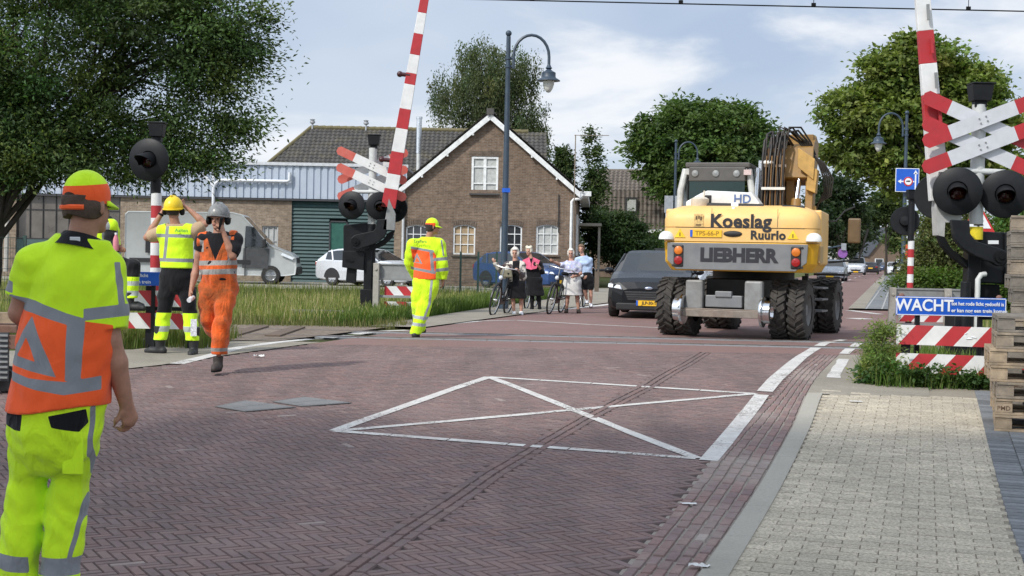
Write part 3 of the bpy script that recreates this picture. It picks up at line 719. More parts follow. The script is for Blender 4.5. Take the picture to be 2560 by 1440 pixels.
# --- low works building: brick below, pale blue corrugated fascia above
def works():
    d = 59.0; xl, xr = W(-260,600,d).x, W(1015,600,d).x; zt, zb = W(760,414,d).z, W(760,497,d).z
    B = thing('workshop_building','low brick workshop with a pale blue corrugated metal fascia and green roller door','workshop',(xl,d,0))
    Lw = xr-xl
    def X(px): return W(px,600,d).x-xl
    def Z(px,py): return W(px,py,d).z
    wl = MB(); segs = []; doors = [(X(728),X(985),-0.05,zb-0.02)]; win = (X(655),X(695),Z(675,640),Z(675,565)); dk = (X(40),X(300),Z(170,600),Z(170,450))
    def wall(a,b,z0,z1): wl.box(((a+b)/2,0.15,(z0+z1)/2),(b-a,0.3,z1-z0))
    wall(0,dk[0],0,zb); wall(dk[0],dk[1],0,dk[2]-1.3); wall(dk[1],win[0],0,zb); wall(win[0],win[1],0,win[2]); wall(win[0],win[1],win[3],zb); wall(win[1],doors[0][0],0,zb); wall(doors[0][1],Lw,0,zb)
    wl.box((Lw/2,8,zt/2),(Lw,0.3,zt-0.2)); wl.box((0.15,4.2,zt/2),(0.3,7.5,zt-0.2)); wl.box((Lw-0.15,4.2,zt/2),(0.3,7.5,zt-0.2))
    wl.build('wall', brick_wall('pale_brick',(0.20,0.145,0.10),(0.31,0.235,0.165),(0.27,0.24,0.2)), B)
    # corrugated fascia
    fa = MB(); n = int(Lw/0.30); pts = []
    for i in range(n):
        x = i*Lw/n; p = Lw/n
        pts += [(x,-0.10),(x+p*0.62,-0.10),(x+p*0.70,-0.045),(x+p*0.92,-0.045)]
    pts.append((Lw,-0.10))
    for (a,b) in zip(pts,pts[1:]): fa.quad((a[0],a[1],zb),(b[0],b[1],zb),(b[0],b[1],zt),(a[0],a[1],zt))
    nb = NB('blue_sheet'); v = nb.tc(); f = nb.noise(0.7,5,0.6); st = nb.noise(1.0,5,0.7); nb.color(nb.mix(nb.ramp(nb.noise(3,7,0.7),[(0.5,0.0),(0.8,0.5)]),nb.ramp(f,[(0.3,(0.37,0.42,0.50)),(0.7,(0.46,0.51,0.58))]),(0.33,0.34,0.35))); nb.set(rough=0.45,metal=0.1)
    fa.build('fascia', nb.m, B, fix=False)
    cp = MB(); cp.box((Lw/2,0.0,zt+0.05),(Lw+0.1,0.4,0.13)); cp.box((Lw/2,3.9,zt-0.02),(Lw,7.6,0.1)); cp.build('roof', M('roof_edge',(0.55,0.57,0.59),0.5,dirt=(0.3,0.3,0.28),dirt_amt=0.5), B)
    bs = MB(); bs.box((Lw/2,-0.06,zb-0.06),(Lw,0.2,0.07)); bs.build('lintel', M('dark_steel',(0.04,0.04,0.045),0.6), B)
    # green roller door of horizontal slats, with a glazed wicket
    gd_ = MB(); a,b,z0,z1 = doors[0]; k = 0; z = z0
    wk = (X(822),X(868),0.05,Z(845,552))
    while z < z1-0.02:
        zz = min(z+0.155,z1)
        for (p,q) in (((a,wk[0]),(wk[1],b)) if z < wk[3] else ((a,b),)):
            gd_.add([(p,0.12,z),(q,0.12,z),(q,0.06,z+0.05),(p,0.06,z+0.05),(q,0.12,zz),(p,0.12,zz)],[(0,1,2,3),(3,2,4,5)])
        z = zz
    dr = gd_.build('roller_door', M('green_slats',(0.035,0.075,0.075),0.5,dirt=(0.06,0.09,0.09),dirt_amt=0.4), B, fix=False)
    wd = MB(); wd.box(((wk[0]+wk[1])/2,0.1,(wk[2]+wk[3])/2),(wk[1]-wk[0]-0.12,0.04,wk[3]-wk[2]-0.1)); wd.build('wicket_door', M('green_door',(0.03,0.11,0.085),0.35), dr)
    wf = MB()
    for (cx,sx_) in ((wk[0]+0.03,0.06),(wk[1]-0.03,0.06)): wf.box((cx,0.08,(wk[2]+wk[3])/2),(sx_,0.1,wk[3]-wk[2]))
    wf.box(((wk[0]+wk[1])/2,0.08,wk[3]-0.03),(wk[1]-wk[0],0.1,0.06)); wf.build('door_frame', M('dark_steel'), dr)
    # windows
    sash(B,'window',(win[0]+win[1])/2,(win[2]+win[3])/2,win[1]-win[0],win[3]-win[2],0.1,3,2,M_CURT,frame_mat=M('grey_frame',(0.4,0.4,0.4),0.5))
    cx = (dk[0]+dk[1])/2; sash(B,'window',cx,(dk[2]+dk[3])/2,dk[1]-dk[0],dk[3]-dk[2],0.1,8,2,M('dusty_pane',(0.12,0.105,0.09),0.3,var=0.35,scale=1.2),frame_mat=M('black_frame',(0.015,0.015,0.015),0.5),label='wide dark multi-pane factory window')
    pn = MB(); pn.box((cx,0.1,dk[2]-0.65),(dk[1]-dk[0],0.12,1.3)); pn.build('green_panel', M('green_panel',(0.04,0.085,0.08),0.6,dirt=(0.09,0.12,0.11),dirt_amt=0.6), B)
    # pipes on the fascia
    pp = MB(); xa, xb = X(535),X(724); zp = Z(600,452)
    pp.tube([(xb,-0.25,Z(724,432)),(xb,-0.25,zp+0.06),(xb-0.08,-0.25,zp),(xa+0.25,-0.25,zp),(xa+0.08,-0.25,zp-0.15),(xa,-0.25,zp-0.35),(xa,-0.25,0.3)],0.07); pp.tube([(xa,-0.25,zp-0.3),(xa-0.45,-0.25,zp+0.3)],0.06); pp.tube([(xa,-0.25,zp+0.7),(xa,-0.25,zp-0.3)],0.06); pp.box((xa,-0.25,zp+0.8),(0.22,0.2,0.22))
    pp.build('downpipe', M('white_pipe',(0.62,0.64,0.66),0.45), B)
    gp = MB(); gp.tube([(X(28),-0.4,Z(28,465)),(X(24),-0.4,0.2)],0.10); gp.build('pipe', M('pale_post',(0.42,0.40,0.36),0.6), B)
    gq = MB(); gq.lathe([(0.13,0),(0.15,0.1),(0.12,0.22)],Matrix.Translation((X(28),-0.4,Z(28,465)))); gq.build('pipe_cap', M('dark_steel'), B)
works()
# --- hipped dark roof behind
def hip_house():
    d = 71.0; ox = W(900,620,d).x
    B = thing('tiled_house','house behind the workshop with a hipped dark tiled roof and small vent pipes','house',(ox,d,0))
    def P(px,py,dd): q = W(px,py,dd); return Vector((q.x-ox,q.y-d,q.z))
    r0, r1 = P(776,322,d+4.5), P(1230,336,d+4.5); zr = r0.z; ze = 4.1
    e0 = P(640,620,d); e0.z = ze; x1 = P(1260,600,d).x
    lv = math.hypot(4.5+0.3, zr-ze); v = Vector((0,4.8,zr-ze)).normalized()
    xl = e0.x-1.3; dx = r0.x-xl; Lr = r1.x+3-xl
    rf = MB(); tile_roof(rf,(xl,-0.3,ze),(1,0,0),v,Lr,lv,0.25,0.32,0.06,inside=lambda a,b: a > dx*b/lv-0.05)
    tile_roof(rf,(xl,9.9,ze),(1,0,0),Vector((0,-4.8,zr-ze)),Lr,lv,0.3,0.36,0.05,inside=lambda a,b: a > dx*b/lv-0.05)
    # left hip face
    hv = Vector((dx,0,zr-ze)); tile_roof(rf,(xl,-0.3,ze),(0,1,0),hv,10.2,hv.length,0.3,0.36,0.05,inside=lambda a,b: 4.9*b/hv.length < a < 10.2-4.9*b/hv.length)
    r_ = rf.build('roof', M_ROOF, B, fix=False)
    rd = MB(); rd.tube([(xl,-0.3,ze+0.1),(r0.x,r0.y,zr+0.06)],0.10,n=8); n = int((r1.x+2-r0.x)/0.4)
    for k in range(n): rd.tube([(r0.x+k*0.4,4.5,zr+0.06),(r0.x+k*0.4+0.43,4.5,zr+0.09)],0.12,n=8)
    rd.build('ridge', roof_mat('mossy_ridge',(0.11,0.10,0.06),(0.19,0.16,0.08)), r_)
    wl = MB(); wl.box((xl+Lr/2+0.8,4.6,ze/2),(Lr-1.6,9.0,ze-0.1)); wl.build('wall', M_BRICKD, B)
    for (px,py,h) in ((781,308,0.8),(915,306,0.85)):
        c = P(px,322,d+4.4); m = MB(); m.cyl((c.x,c.y,zr-0.1),(c.x,c.y,zr+0.28),0.055); m.lathe([(0.08,0.28),(0.15,0.32),(0.15,0.40),(0.09,0.44),(0.15,0.50),(0.0,0.55)],Matrix.Translation((c.x,c.y,zr))); m.build('vent_pipe', M_ZINC, r_)
    # tall flue on the workshop side
    f = thing('flue','tall shiny steel flue pipe standing in front of the dark roof','flue',(W(1046,420,65).x,65,3.5))
    m = MB(); zt = W(1049,292,65).z-3.5; m.cyl((0,0,0),(0,0,zt*0.62),0.10); m.build('lower_pipe', M('zinc_old',(0.5,0.5,0.48),0.5,0.3), f)
    m = MB(); m.cyl((0,0,zt*0.6),(0,0,zt),0.125); m.lathe([(0.15,zt-0.1),(0.15,zt)],None); m.build('upper_pipe', M('bright_steel',(0.62,0.64,0.65),0.25,0.9), f)
hip_house()
# --- house with the big brown tile roof on the right
def brown_house():
    d = 92.0; ox = W(1600,620,d).x
    B = thing('tiled_house','house with a tall brown tiled mansard roof half hidden by the round tree','house',(ox,d,0),R(-6))
    def Xp(px): return W(px,600,d).x-ox
    def Zp(px,py): return W(px,py,d).z
    xa, xb = Xp(1470), Xp(1800); zt = Zp(1600,422); zm = Zp(1600,478); ze = Zp(1600,573)
    rf = MB(); tile_roof(rf,(xa,0.0,ze),(1,0,0),Vector((0,0.35,zm-ze)),xb-xa,math.hypot(0.35,zm-ze),0.30,0.42,0.10)
    tile_roof(rf,(xa,0.35,zm),(1,0,0),Vector((0,2.6,zt-zm)),xb-xa,math.hypot(2.6,zt-zm),0.30,0.42,0.10)
    tile_roof(rf,(xa,8.0,zm-0.3),(1,0,0),Vector((0,-5.0,zt-zm+0.3)),xb-xa,math.hypot(5.0,zt-zm+0.3),0.30,0.42,0.10)
    r_ = rf.build('roof', M_ROOFB, B, fix=False)
    rd = MB(); rd.tube([(xa,2.97,zt+0.02),(xb,2.97,zt+0.02)],0.14,n=8); rd.build('ridge', M_ROOFB, r_)
    wl = MB(); wl.box(((xa+xb)/2,4.2,ze/2),(xb-xa-0.2,7.6,ze)); wl.box((xa+0.2,4.2,(ze+zm)/2),(0.2,7.0,zm-ze)); wl.build('wall', M_BRICK, B)
    sash(B,'window',Xp(1576),Zp(1576,512),Xp(1591)-Xp(1561),Zp(1576,493)-Zp(1576,531),-0.04,1,1,M_CURT,frame_mat=M('dark_frame',(0.03,0.028,0.028),0.5),fw=0.09,label='small roof window with a dark frame')
    sash(B,'window',Xp(1690),Zp(1690,512),1.25,1.3,-0.04,2,1,M_CURT,frame_mat=M('dark_frame'),fw=0.07)
    g = MB(); g.box(((xa+xb)/2,-0.12,ze-0.13),(xb-xa,0.3,0.22)); g.build('gutter', M_TRIM, B)
brown_house()
# --- far end of the street: small houses
def far_house(px, d, w, hgt, roof_h, wallc, roofc, label, rz=0.0, L=9.0):
    o = W(px,655,d); B = thing('far_house',label,'house',(o.x,d,0),rz)
    m = MB(); m.box((0,L/2,hgt/2),(w,L,hgt)); m.add([(-w/2,0.1,hgt),(w/2,0.1,hgt),(w/2*0.0,0.1,hgt+roof_h)],[(0,1,2)]); m.build('wall', M('far_wall_'+label[:12].replace(' ','_'),wallc,0.85), B)
    r_ = MB()
    r_.add([(-w/2-.3,-0.3,hgt-.1),(0,-0.3,hgt+roof_h),(0,L+.3,hgt+roof_h),(-w/2-.3,L+.3,hgt-.1),(w/2+.3,-0.3,hgt-.1),(w/2+.3,L+.3,hgt-.1)],[(0,1,2,3),(1,4,5,2)]); rb = r_.build('roof', M('far_roof_'+label[:12].replace(' ','_'),roofc,0.8), B)
    sl = rb.modifiers.new('solid','SOLIDIFY'); sl.thickness = 0.15
    ch = MB(); ch.box((0.5,L*0.4,hgt+roof_h+0.3),(0.6,0.6,1.2)); ch.build('chimney', M('far_wall_'+label[:12].replace(' ','_')), rb)
    k = 0
    for fl in range(max(1,int(hgt/2.7))):
        for sx in (-0.25,0.25):
            f = MB(); f.box((sx*w,-0.04,1.5+fl*2.7),(w*0.2,0.1,1.3)); fo = f.build('window', M_TRIM, B); p = MB(); p.box((sx*w,-0.1,1.5+fl*2.7),(w*0.16,0.03,1.1)); p.build('pane', M_GLASS, fo)
    return B
far_house(2182,330,9,6.5,3.0,(0.22,0.14,0.11),(0.09,0.06,0.05),'far brick house with white windows at the end of the street')
far_house(2224,245,8,2.6,5.2,(0.17,0.12,0.085),(0.045,0.05,0.06),'far low house with a steep slate roof beside the street', R(8))
far_house(2150,370,9,7.0,2.4,(0.20,0.16,0.14),(0.10,0.08,0.07),'far grey brick house behind the parked cars')
far_house(2105,300,10,6.0,3.5,(0.42,0.40,0.37),(0.08,0.07,0.07),'far pale rendered house half hidden by dark trees')
# ------------------------------------------------------------------ trees, shrubs, grass
rg = np.random.default_rng(11)
def leaf_material(name, transl=0.35):
    if name in _mats: return _mats[name]
    n = NB(name); a = n.attr('col','Color'); n.color(a); n.set(rough=0.55, spec=0.3)
    t = n.N.new('ShaderNodeBsdfTranslucent'); n.L.new(n.mix(1.0,a,(1.0,1.15,0.5),'MULTIPLY'), t.inputs[0])
    mx = n.N.new('ShaderNodeMixShader'); mx.inputs[0].default_value = transl
    out = n.N['Material Output']; n.L.new(n.b.outputs[0],mx.inputs[1]); n.L.new(t.outputs[0],mx.inputs[2]); n.L.new(mx.outputs[0],out.inputs[0])
    _mats[name] = n.m; return n.m
M_LEAF = leaf_material('leaf',0.42)
M_BARK = M('bark',(0.035,0.028,0.022),0.95,var=0.35,scale=9,bump=0.8,bscale=18)
def leaf_cards(P, size, aspect, up=0.5, dirs=None, jitter=0.35):
    """diamond leaves at P; returns verts, faces"""
    n = len(P); nr = rg.normal(size=(n,3)); nr[:,2] = np.abs(nr[:,2])*1.0+up; nr /= np.linalg.norm(nr,axis=1)[:,None]
    d = rg.normal(size=(n,3)) if dirs is None else dirs+rg.normal(size=(n,3))*jitter
    d -= nr*np.sum(d*nr,axis=1)[:,None]; d /= np.linalg.norm(d,axis=1)[:,None]+1e-9
    w = np.cross(nr,d); L = (size*rg.uniform(0.6,1.3,n))[:,None]; wd = L*aspect
    V = np.stack([P-d*L*0.5, P+w*wd*0.5-d*L*0.05+nr*L*0.06, P+d*L*0.5-nr*L*0.1, P-w*wd*0.5-d*L*0.05+nr*L*0.06],1).reshape(-1,3)
    return V, np.arange(4*n).reshape(n,4)
def cluster_cloud(blobs, ncl, nl, spread, droop=0.0, shell=0.55, up=0.5, size=0.12, aspect=0.5, tone=(0.05,0.085,0.025), var=0.3, tips=None, flat=0.6):
    vol = np.array([b[1][0]*b[1][1]*b[1][2] for b in blobs])**0.75; vol = vol/vol.sum()
    Ps, Ds, Cs, cen = [], [], [], []
    for k in range(ncl):
        b = blobs[rg.choice(len(blobs),p=vol)]; u = rg.normal(size=3); u /= np.linalg.norm(u); r = rg.uniform(shell**3,1)**(1/3)*rg.uniform(0.93,1.08)
        c = np.array(b[0])+u*r*np.array(b[1]); cen.append(c)
        sp = spread*rg.uniform(0.6,1.5); m = int(nl*rg.uniform(0.5,1.4))
        q = rg.normal(size=(m,3))*np.array([sp,sp,sp*flat])
        if droop: q[:,2] -= np.abs(rg.normal(size=m))*droop; q[:,:2] *= 0.6
        Ps.append(c+q); dd = q+u*sp*0.8
        if droop: dd = np.tile(np.array([0,0,-1.0]),(m,1))*sp*2+q*0.5
        Ds.append(dd/(np.linalg.norm(dd,axis=1)[:,None]+1e-9))
        cl = np.array(tone)*(1+rg.normal()*var*0.6)*np.array([1+rg.normal()*0.10,1,1+rg.normal()*0.12])
        cl = cl*(1+rg.normal(size=(m,1))*var*0.5)
        if tips is not None and rg.random() < 0.22: cl = cl*0.5+np.array(tips)*0.5
        Cs.append(np.clip(cl,0.006,0.6))
    P = np.concatenate(Ps); D = np.concatenate(Ds); C = np.concatenate(Cs)
    V,Fc = leaf_cards(P,size,aspect,up,D)
    return V,Fc,C,np.array(cen)
def limb(mb, a, b, r0, r1, sag=0.15, n=5, wob=0.06):
    a,b = Vector(a),Vector(b); L = (b-a).length; pts = []
    for i in range(n+1):
        t = i/n; p = a.lerp(b,t); p.z += math.sin(t*math.pi)*sag*L
        if 0 < i < n: p += Vector((rnd.gauss(0,wob*L*0.3),rnd.gauss(0,wob*L*0.3),rnd.gauss(0,wob*L*0.2)))
        pts.append(p)
    mb.tube(pts,[r0+(r1-r0)*i/n for i in range(n+1)],n=7); return pts
def tree(name, label, base, blobs, ncl, nl, spread, trunk_r, fork=0.35, cat='tree', group=None, lean=(0,0), nlimb=14, trunk_top=None, extra=None, **kw):
    """base on the ground; blobs relative to the base"""
    t = thing(name,label,cat,base,0,group)
    V,Fc,C,cen = cluster_cloud(blobs,ncl,nl,spread,**kw)
    np_obj('crown',V,Fc,M_LEAF,t,C)
    mb = MB(); zc = np.mean([b[0][2] for b in blobs]); cx = np.mean([b[0][0] for b in blobs]); cy = np.mean([b[0][1] for b in blobs])
    top = Vector(trunk_top) if trunk_top else Vector((cx*0.8+lean[0],cy*0.8+lean[1],zc))
    tp = limb(mb,(0,0,-0.2),top,trunk_r,trunk_r*0.35,0.0,8,0.02)
    for (a,b,r0,r1) in (extra or []): limb(mb,a,b,r0,r1,0.04,6,0.05)
    idx = rg.choice(len(cen),min(nlimb,len(cen)),replace=False)
    for i in idx:
        k = rnd.randint(int(len(tp)*fork),len(tp)-1); p = limb(mb,tp[k],Vector(cen[i]),trunk_r*0.32,trunk_r*0.05,0.05,5,0.08)
        for j in range(2):
            q = cen[rg.integers(len(cen))]; 
            if (Vector(q)-p[3]).length < 2.6: limb(mb,p[3],Vector(q),trunk_r*0.12,trunk_r*0.03,0.03,4,0.08)
    mb.build('trunk',M_BARK,t,fix=False)
    return t
def B_at(px, py, d, base): q = W(px,py,d); return (q.x-base[0], q.y-base[1], q.z-base[2])
def blobs_px(lst, d, base):
    """(px,py,rx_px,rz_px[,depth ratio, dy])"""
    s = F_PX/d; out = []
    for b in lst:
        c = B_at(b[0],b[1],d,base); dr = b[4] if len(b) > 4 else 0.9; dy = b[5] if len(b) > 5 else 0
        out.append(((c[0],c[1]+dy,c[2]),(b[2]/s,b[2]/s*dr,b[3]/s)))
    return out
def base_px(px, d): q = W(px,HZ(px)+1.3*F_PX/d,d); return (q.x,q.y,0.0)
# the big feathery tree on the left
d = 36.0; b = base_px(-25,d)
bl = blobs_px([(150,110,260,150),(420,70,210,110),(560,40,120,70),(520,190,130,85),(500,330,110,70),(330,300,150,110),(60,300,160,120),(-120,200,200,200),(590,110,90,50),(250,-90,350,120),(540,415,60,35),(430,400,80,45),(580,300,60,40),(110,400,140,55),(300,425,120,45),(-70,430,110,70),(60,380,150,75),(210,340,150,80),(-20,300,150,90)],d,b)
q0 = B_at(20,430,d,b); q1 = B_at(250,210,d,b); q2 = B_at(330,70,d,b); q3 = B_at(140,330,d,b); q4 = B_at(480,110,d,b)
tree('locust_tree','big dark feathery leaved tree leaning in from the left edge',b,bl,800,190,0.34,0.27,up=0.25,size=0.135,aspect=0.42,tone=(0.078,0.125,0.043),var=0.5,tips=(0.18,0.22,0.06),shell=0.35,flat=0.55,
     trunk_top=B_at(10,380,d,b),extra=[(q0,q3,0.16,0.13),(q3,q1,0.13,0.09),(q1,q2,0.08,0.04),(q1,q4,0.06,0.03),(q0,B_at(-60,150,d,b),0.14,0.06)],nlimb=34)
# birch behind the brick house
d = 80.0; b = base_px(1235,d)
tree('birch_tree','airy olive green birch rising behind the brick house roof',b,blobs_px([(1230,180,95,80),(1180,240,95,75),(1290,210,75,90),(1245,310,110,70),(1120,210,48,35),(1330,310,48,55),(1200,120,50,35),(1350,350,25,40)],d,b),430,120,0.30,0.16,droop=0.75,up=0.1,size=0.17,aspect=0.42,tone=(0.11,0.135,0.062),var=0.3,tips=(0.14,0.16,0.08),shell=0.2,nlimb=22)
# two slim poplars beside it
d = 68.0
for (px,py0,py1,rx,lab) in ((1482,318,520,34,'tall slim columnar tree just right of the brick house roof'),(1408,352,470,22,'smaller slim columnar tree peeping over the brick house eave')):
    b = base_px(px,d); hgt = (py1-py0)
    tree('poplar_tree',lab,b,blobs_px([(px-4,py0+25,rx*0.35,28),(px,py0+hgt*0.35,rx*0.62,45),(px+3,py0+hgt*0.62,rx*0.85,50),(px,py1-10,rx,55),(px,py1+60,rx,60)],d,b),120,75,0.17,0.1,up=0.2,size=0.16,aspect=0.6,tone=(0.060,0.095,0.030),var=0.35,tips=(0.11,0.15,0.05),shell=0.3,group='slim trees by the brick house')
# round chestnut
d = 88.0; b = base_px(1745,d)
tree('chestnut_tree','round dense dark green chestnut tree behind the excavator cab',b,blobs_px([(1690,345,105,75),(1800,335,120,72),(1880,390,75,70),(1640,385,68,60),(1755,410,150,75),(1700,460,80,45),(1845,450,80,50),(1740,300,95,45)],d,b),520,115,0.34,0.28,up=0.5,size=0.36,aspect=0.5,tone=(0.085,0.14,0.038),var=0.35,tips=(0.11,0.16,0.05),shell=0.72,nlimb=18)
# big light green tree on the right
d = 62.0; b = base_px(2335,d)
tree('oak_tree','large yellowish green spreading tree behind the right crossing signal',b,blobs_px([(2230,190,90,65),(2330,170,95,50),(2420,230,100,75),(2150,280,90,60),(2260,300,120,75),(2110,370,70,50),(2190,400,85,40),(2470,330,85,75),(2380,350,110,75),(2240,450,50,32),(2340,430,90,50),(2500,440,70,60),(2290,120,60,28)],d,b),560,125,0.29,0.26,up=0.45,size=0.27,aspect=0.62,tone=(0.16,0.21,0.05),var=0.35,tips=(0.17,0.20,0.055),shell=0.35,nlimb=30)
# trees down the street
for (px,py,rx,rz,dd,bc,lab) in ((2095,500,75,75,125,(0.030,0.052,0.022),'dark round tree beyond the excavator arm'),(2150,560,50,50,170,(0.042,0.060,0.030),'mid green tree down the street beyond the dark tree'),
        (2125,590,48,60,150,(0.045,0.065,0.032),'greyish conifer standing over the oncoming white van'),(2215,520,50,42,140,(0.055,0.085,0.028),'green street tree left of the blue lorry sign'),(2250,590,38,45,190,(0.075,0.11,0.035),'small bright tree at the far right kerb'),(2050,560,40,70,110,(0.034,0.055,0.024),'dark narrow tree just right of the excavator')):
    b = base_px(px,dd); s = F_PX/dd
    tree('street_tree',lab,b,blobs_px([(px,py,rx,rz*0.8),(px-rx*0.4,py+rz*0.35,rx*0.7,rz*0.6),(px+rx*0.4,py+rz*0.2,rx*0.65,rz*0.6),(px,py-rz*0.45,rx*0.6,rz*0.5)],dd,b),110,60,rx/s*0.16,0.16,up=0.4,size=0.42,aspect=0.6,tone=bc,var=0.3,tips=tuple(x*1.7 for x in bc),shell=0.5,nlimb=8,group='trees along the far street')
# unseen row of trees added behind the viewer to shade the near road
for k,(x,y,h) in enumerate(((-17.5,-2.2,15.2),(-12.8,-1.8,14.8),(-8.2,-2.4,15.4),(-3.8,-2.0,14.6))):
    tree('added_shade_tree',('unseen broad leafy tree added for shade, furthest along the row behind the viewer','unseen broad leafy tree added for shade, second in the row behind the viewer','unseen tall leafy tree added for shade, third in the row behind the viewer','unseen leafy tree added for shade, nearest the road in the row behind the viewer')[k],(x,y,-0.27),[((0,0,h-2.2),(2.9,2.4,2.4)),((0.5,-0.5,h-5),(3.1,2.6,2.6))],190,70,0.42,0.2,up=0.4,size=0.36,aspect=0.6,tone=(0.06,0.1,0.03),var=0.3,shell=0.2,nlimb=10,group='unseen shade trees added behind the viewer')
# bushes and hedges
def bush(name, label, base, blobs, ncl, nl, spread, cat='bush', stem=0.03, **kw):
    t = thing(name,label,cat,base); V,Fc,C,cen = cluster_cloud(blobs,ncl,nl,spread,**kw); np_obj('foliage',V,Fc,M_LEAF,t,C)
    mb = MB()
    for i in rg.choice(len(cen),min(9,len(cen)),replace=False): limb(mb,(cen[i][0]*0.3,cen[i][1]*0.3,-0.1),Vector(cen[i]),stem,stem*0.3,0.02,4,0.06)
    mb.build('stem',M_BARK,t,fix=False); return t
d = 64.0; b = base_px(1550,d)
bush('conifer_bush','dark green dense bush between the brick house and the black car',b,blobs_px([(1545,600,55,75),(1585,625,45,65),(1515,590,35,60),(1560,560,35,35),(1620,640,40,45)],d,b),330,70,0.22,up=0.4,size=0.16,aspect=0.5,tone=(0.042,0.075,0.026),var=0.35,tips=(0.06,0.10,0.03),shell=0.6)
d = 70.0; b = base_px(1640,d)
bush('laurel_bush','bright green bush behind the white car by the parking sign',b,blobs_px([(1655,615,30,40),(1690,600,25,45),(1625,650,40,30)],d,b),110,60,0.2,up=0.4,size=0.16,aspect=0.5,tone=(0.085,0.135,0.03),var=0.3,shell=0.5)
d = 38.0; b = base_px(2390,d)
bush('shrub','tall loose olive green shrub behind the right barrier machine',b,blobs_px([(2350,600,70,85),(2410,660,75,80),(2330,690,60,55),(2400,560,50,50),(2450,620,60,90)],d,b),300,80,0.22,up=0.3,size=0.12,aspect=0.45,tone=(0.115,0.135,0.045),var=0.35,tips=(0.2,0.2,0.08),shell=0.35)
d = 33.0; b = base_px(2530,d)
bush('shrub','bright green shrub right of the barrier machine by the pallets',b,blobs_px([(2500,610,55,50),(2560,590,70,70),(2530,700,70,80),(2480,760,60,50)],d,b),240,80,0.2,up=0.4,size=0.13,aspect=0.55,tone=(0.08,0.14,0.028),var=0.35,tips=(0.16,0.22,0.05),shell=0.4)
d = 34.0; b = base_px(2310,d)
bush('hedge','low clipped green hedge behind the right grey guard rail',b,blobs_px([(2270,712,40,22),(2330,705,50,28),(2400,715,50,30),(2450,720,60,35)],d,b),170,75,0.14,cat='hedge',up=0.6,size=0.09,aspect=0.5,tone=(0.10,0.16,0.03),var=0.3,shell=0.5)
d = 48.0; b = base_px(2300,d)
bush('hedge','mid green hedge along the far right pavement',b,blobs_px([(2290,670,30,28),(2330,660,50,40),(2400,660,60,45)],d,b),150,70,0.2,cat='hedge',up=0.5,size=0.12,aspect=0.5,tone=(0.07,0.11,0.03),var=0.3,shell=0.5)
# low far-off greenery along the horizon
def woods():
    Ps, Cs = [], []
    for k in range(900):
        x = rg.uniform(-330,330); y = 420+rg.uniform(0,60); h = rg.uniform(3,11)+3*math.sin(x*0.05)
        m = 34; q = rg.normal(size=(m,3))*np.array([2.6,2.6,2.2]); Ps.append(np.array([x,y,h*rg.uniform(0.2,0.9)])+q); Cs.append(np.tile(np.array([0.05,0.07,0.035])*rg.uniform(0.6,1.4),(m,1)))
    P = np.concatenate(Ps); V,Fc = leaf_cards(P,1.9,0.7,0.3)
    tag(np_obj('woods',V,Fc,M_LEAF,None,np.concatenate(Cs)),'far strip of woods along the horizon','woods',kind='stuff')
woods()
# grass: blades with a bend, straw coloured heads
def grass(name, label, n, sample, hfun, w, cols, bend=0.35):
    P = sample(n); n = len(P); h = hfun(n); a = rg.uniform(0,2*math.pi,n); d = np.stack([np.cos(a),np.sin(a),0*a],1); t = np.stack([-np.sin(a),np.cos(a),0*a],1)
    up = np.array([0,0,1.0]); b = rg.uniform(0.05,bend,n)[:,None]*h[:,None]; hh = h[:,None]; ww = (w*rg.uniform(0.6,1.4,n))[:,None]
    V = np.stack([P-t*ww/2, P+t*ww/2, P+t*ww*0.35+up*hh*0.6+d*b*0.35, P-t*ww*0.35+up*hh*0.6+d*b*0.35, P+up*hh+d*b+t*ww*0.06, P+up*hh+d*b-t*ww*0.06],1).reshape(-1,3)
    i = np.arange(n)*6; Fc = np.concatenate([np.stack([i,i+1,i+2,i+3],1),np.stack([i+3,i+2,i+4,i+5],1)])
    cl = np.array(cols)[rg.integers(len(cols),size=n)]*rg.uniform(0.7,1.3,(n,1)); C = np.concatenate([cl,np.clip(cl*np.array([1.12,1.05,0.95]),0,0.7)])
    return tag(np_obj(name,V,Fc,M_LEAF,None,C),label,'grass',kind='stuff')
def in_verge(n):
    y = 24.3+(rg.random(n)**1.25)*22.5; x0 = -(0.375*y+2.0); x1 = np.array([left_edge(v)-interp([(24,1.0),(30,1.5),(34,1.8),(46,2.6),(60,3.0)],v)-0.05 for v in y]); x = x0+(x1-x0)*rg.random(n)
    cl = np.sin(x*1.3+np.sin(y*0.9)*2)*np.cos(y*1.1+x*0.4); k = rg.random(n) < 0.62+0.38*cl
    return np.stack([x,y,np.full(n,-0.03)],1)[k]
GC = [(0.17,0.22,0.055),(0.22,0.26,0.08),(0.13,0.19,0.045),(0.31,0.31,0.135),(0.40,0.36,0.20)]
grass('grass','tall yellow green grass on the verge in front of the workshop',85000,in_verge,lambda n: rg.uniform(0.08,0.38,n)*rg.uniform(0.55,1.15,n),0.018,GC)
def in_left(n):
    y = rg.uniform(17.9,20.3,n); x = rg.uniform(-9.0,-4.0,n); k = x < -3.0-(20.3-y)*0.35; return np.stack([x,y,np.full(n,-0.02)],1)[k]
grass('grass','rough grass and weeds under the left striped barrier',9000,in_left,lambda n: rg.uniform(0.06,0.30,n),0.014,[(0.10,0.15,0.035),(0.14,0.19,0.05),(0.18,0.17,0.07)])
def in_track(n):
    y = rg.uniform(23.5,25.2,n); x = rg.uniform(-12,-1.2,n); k = x < np.array([left_edge(v)-0.5 for v in y]); return np.stack([x,y,np.full(n,-0.02)],1)[k]
grass('grass','short trodden grass beside the track',7000,in_track,lambda n: rg.uniform(0.04,0.2,n),0.014,[(0.15,0.17,0.06),(0.2,0.19,0.09)])
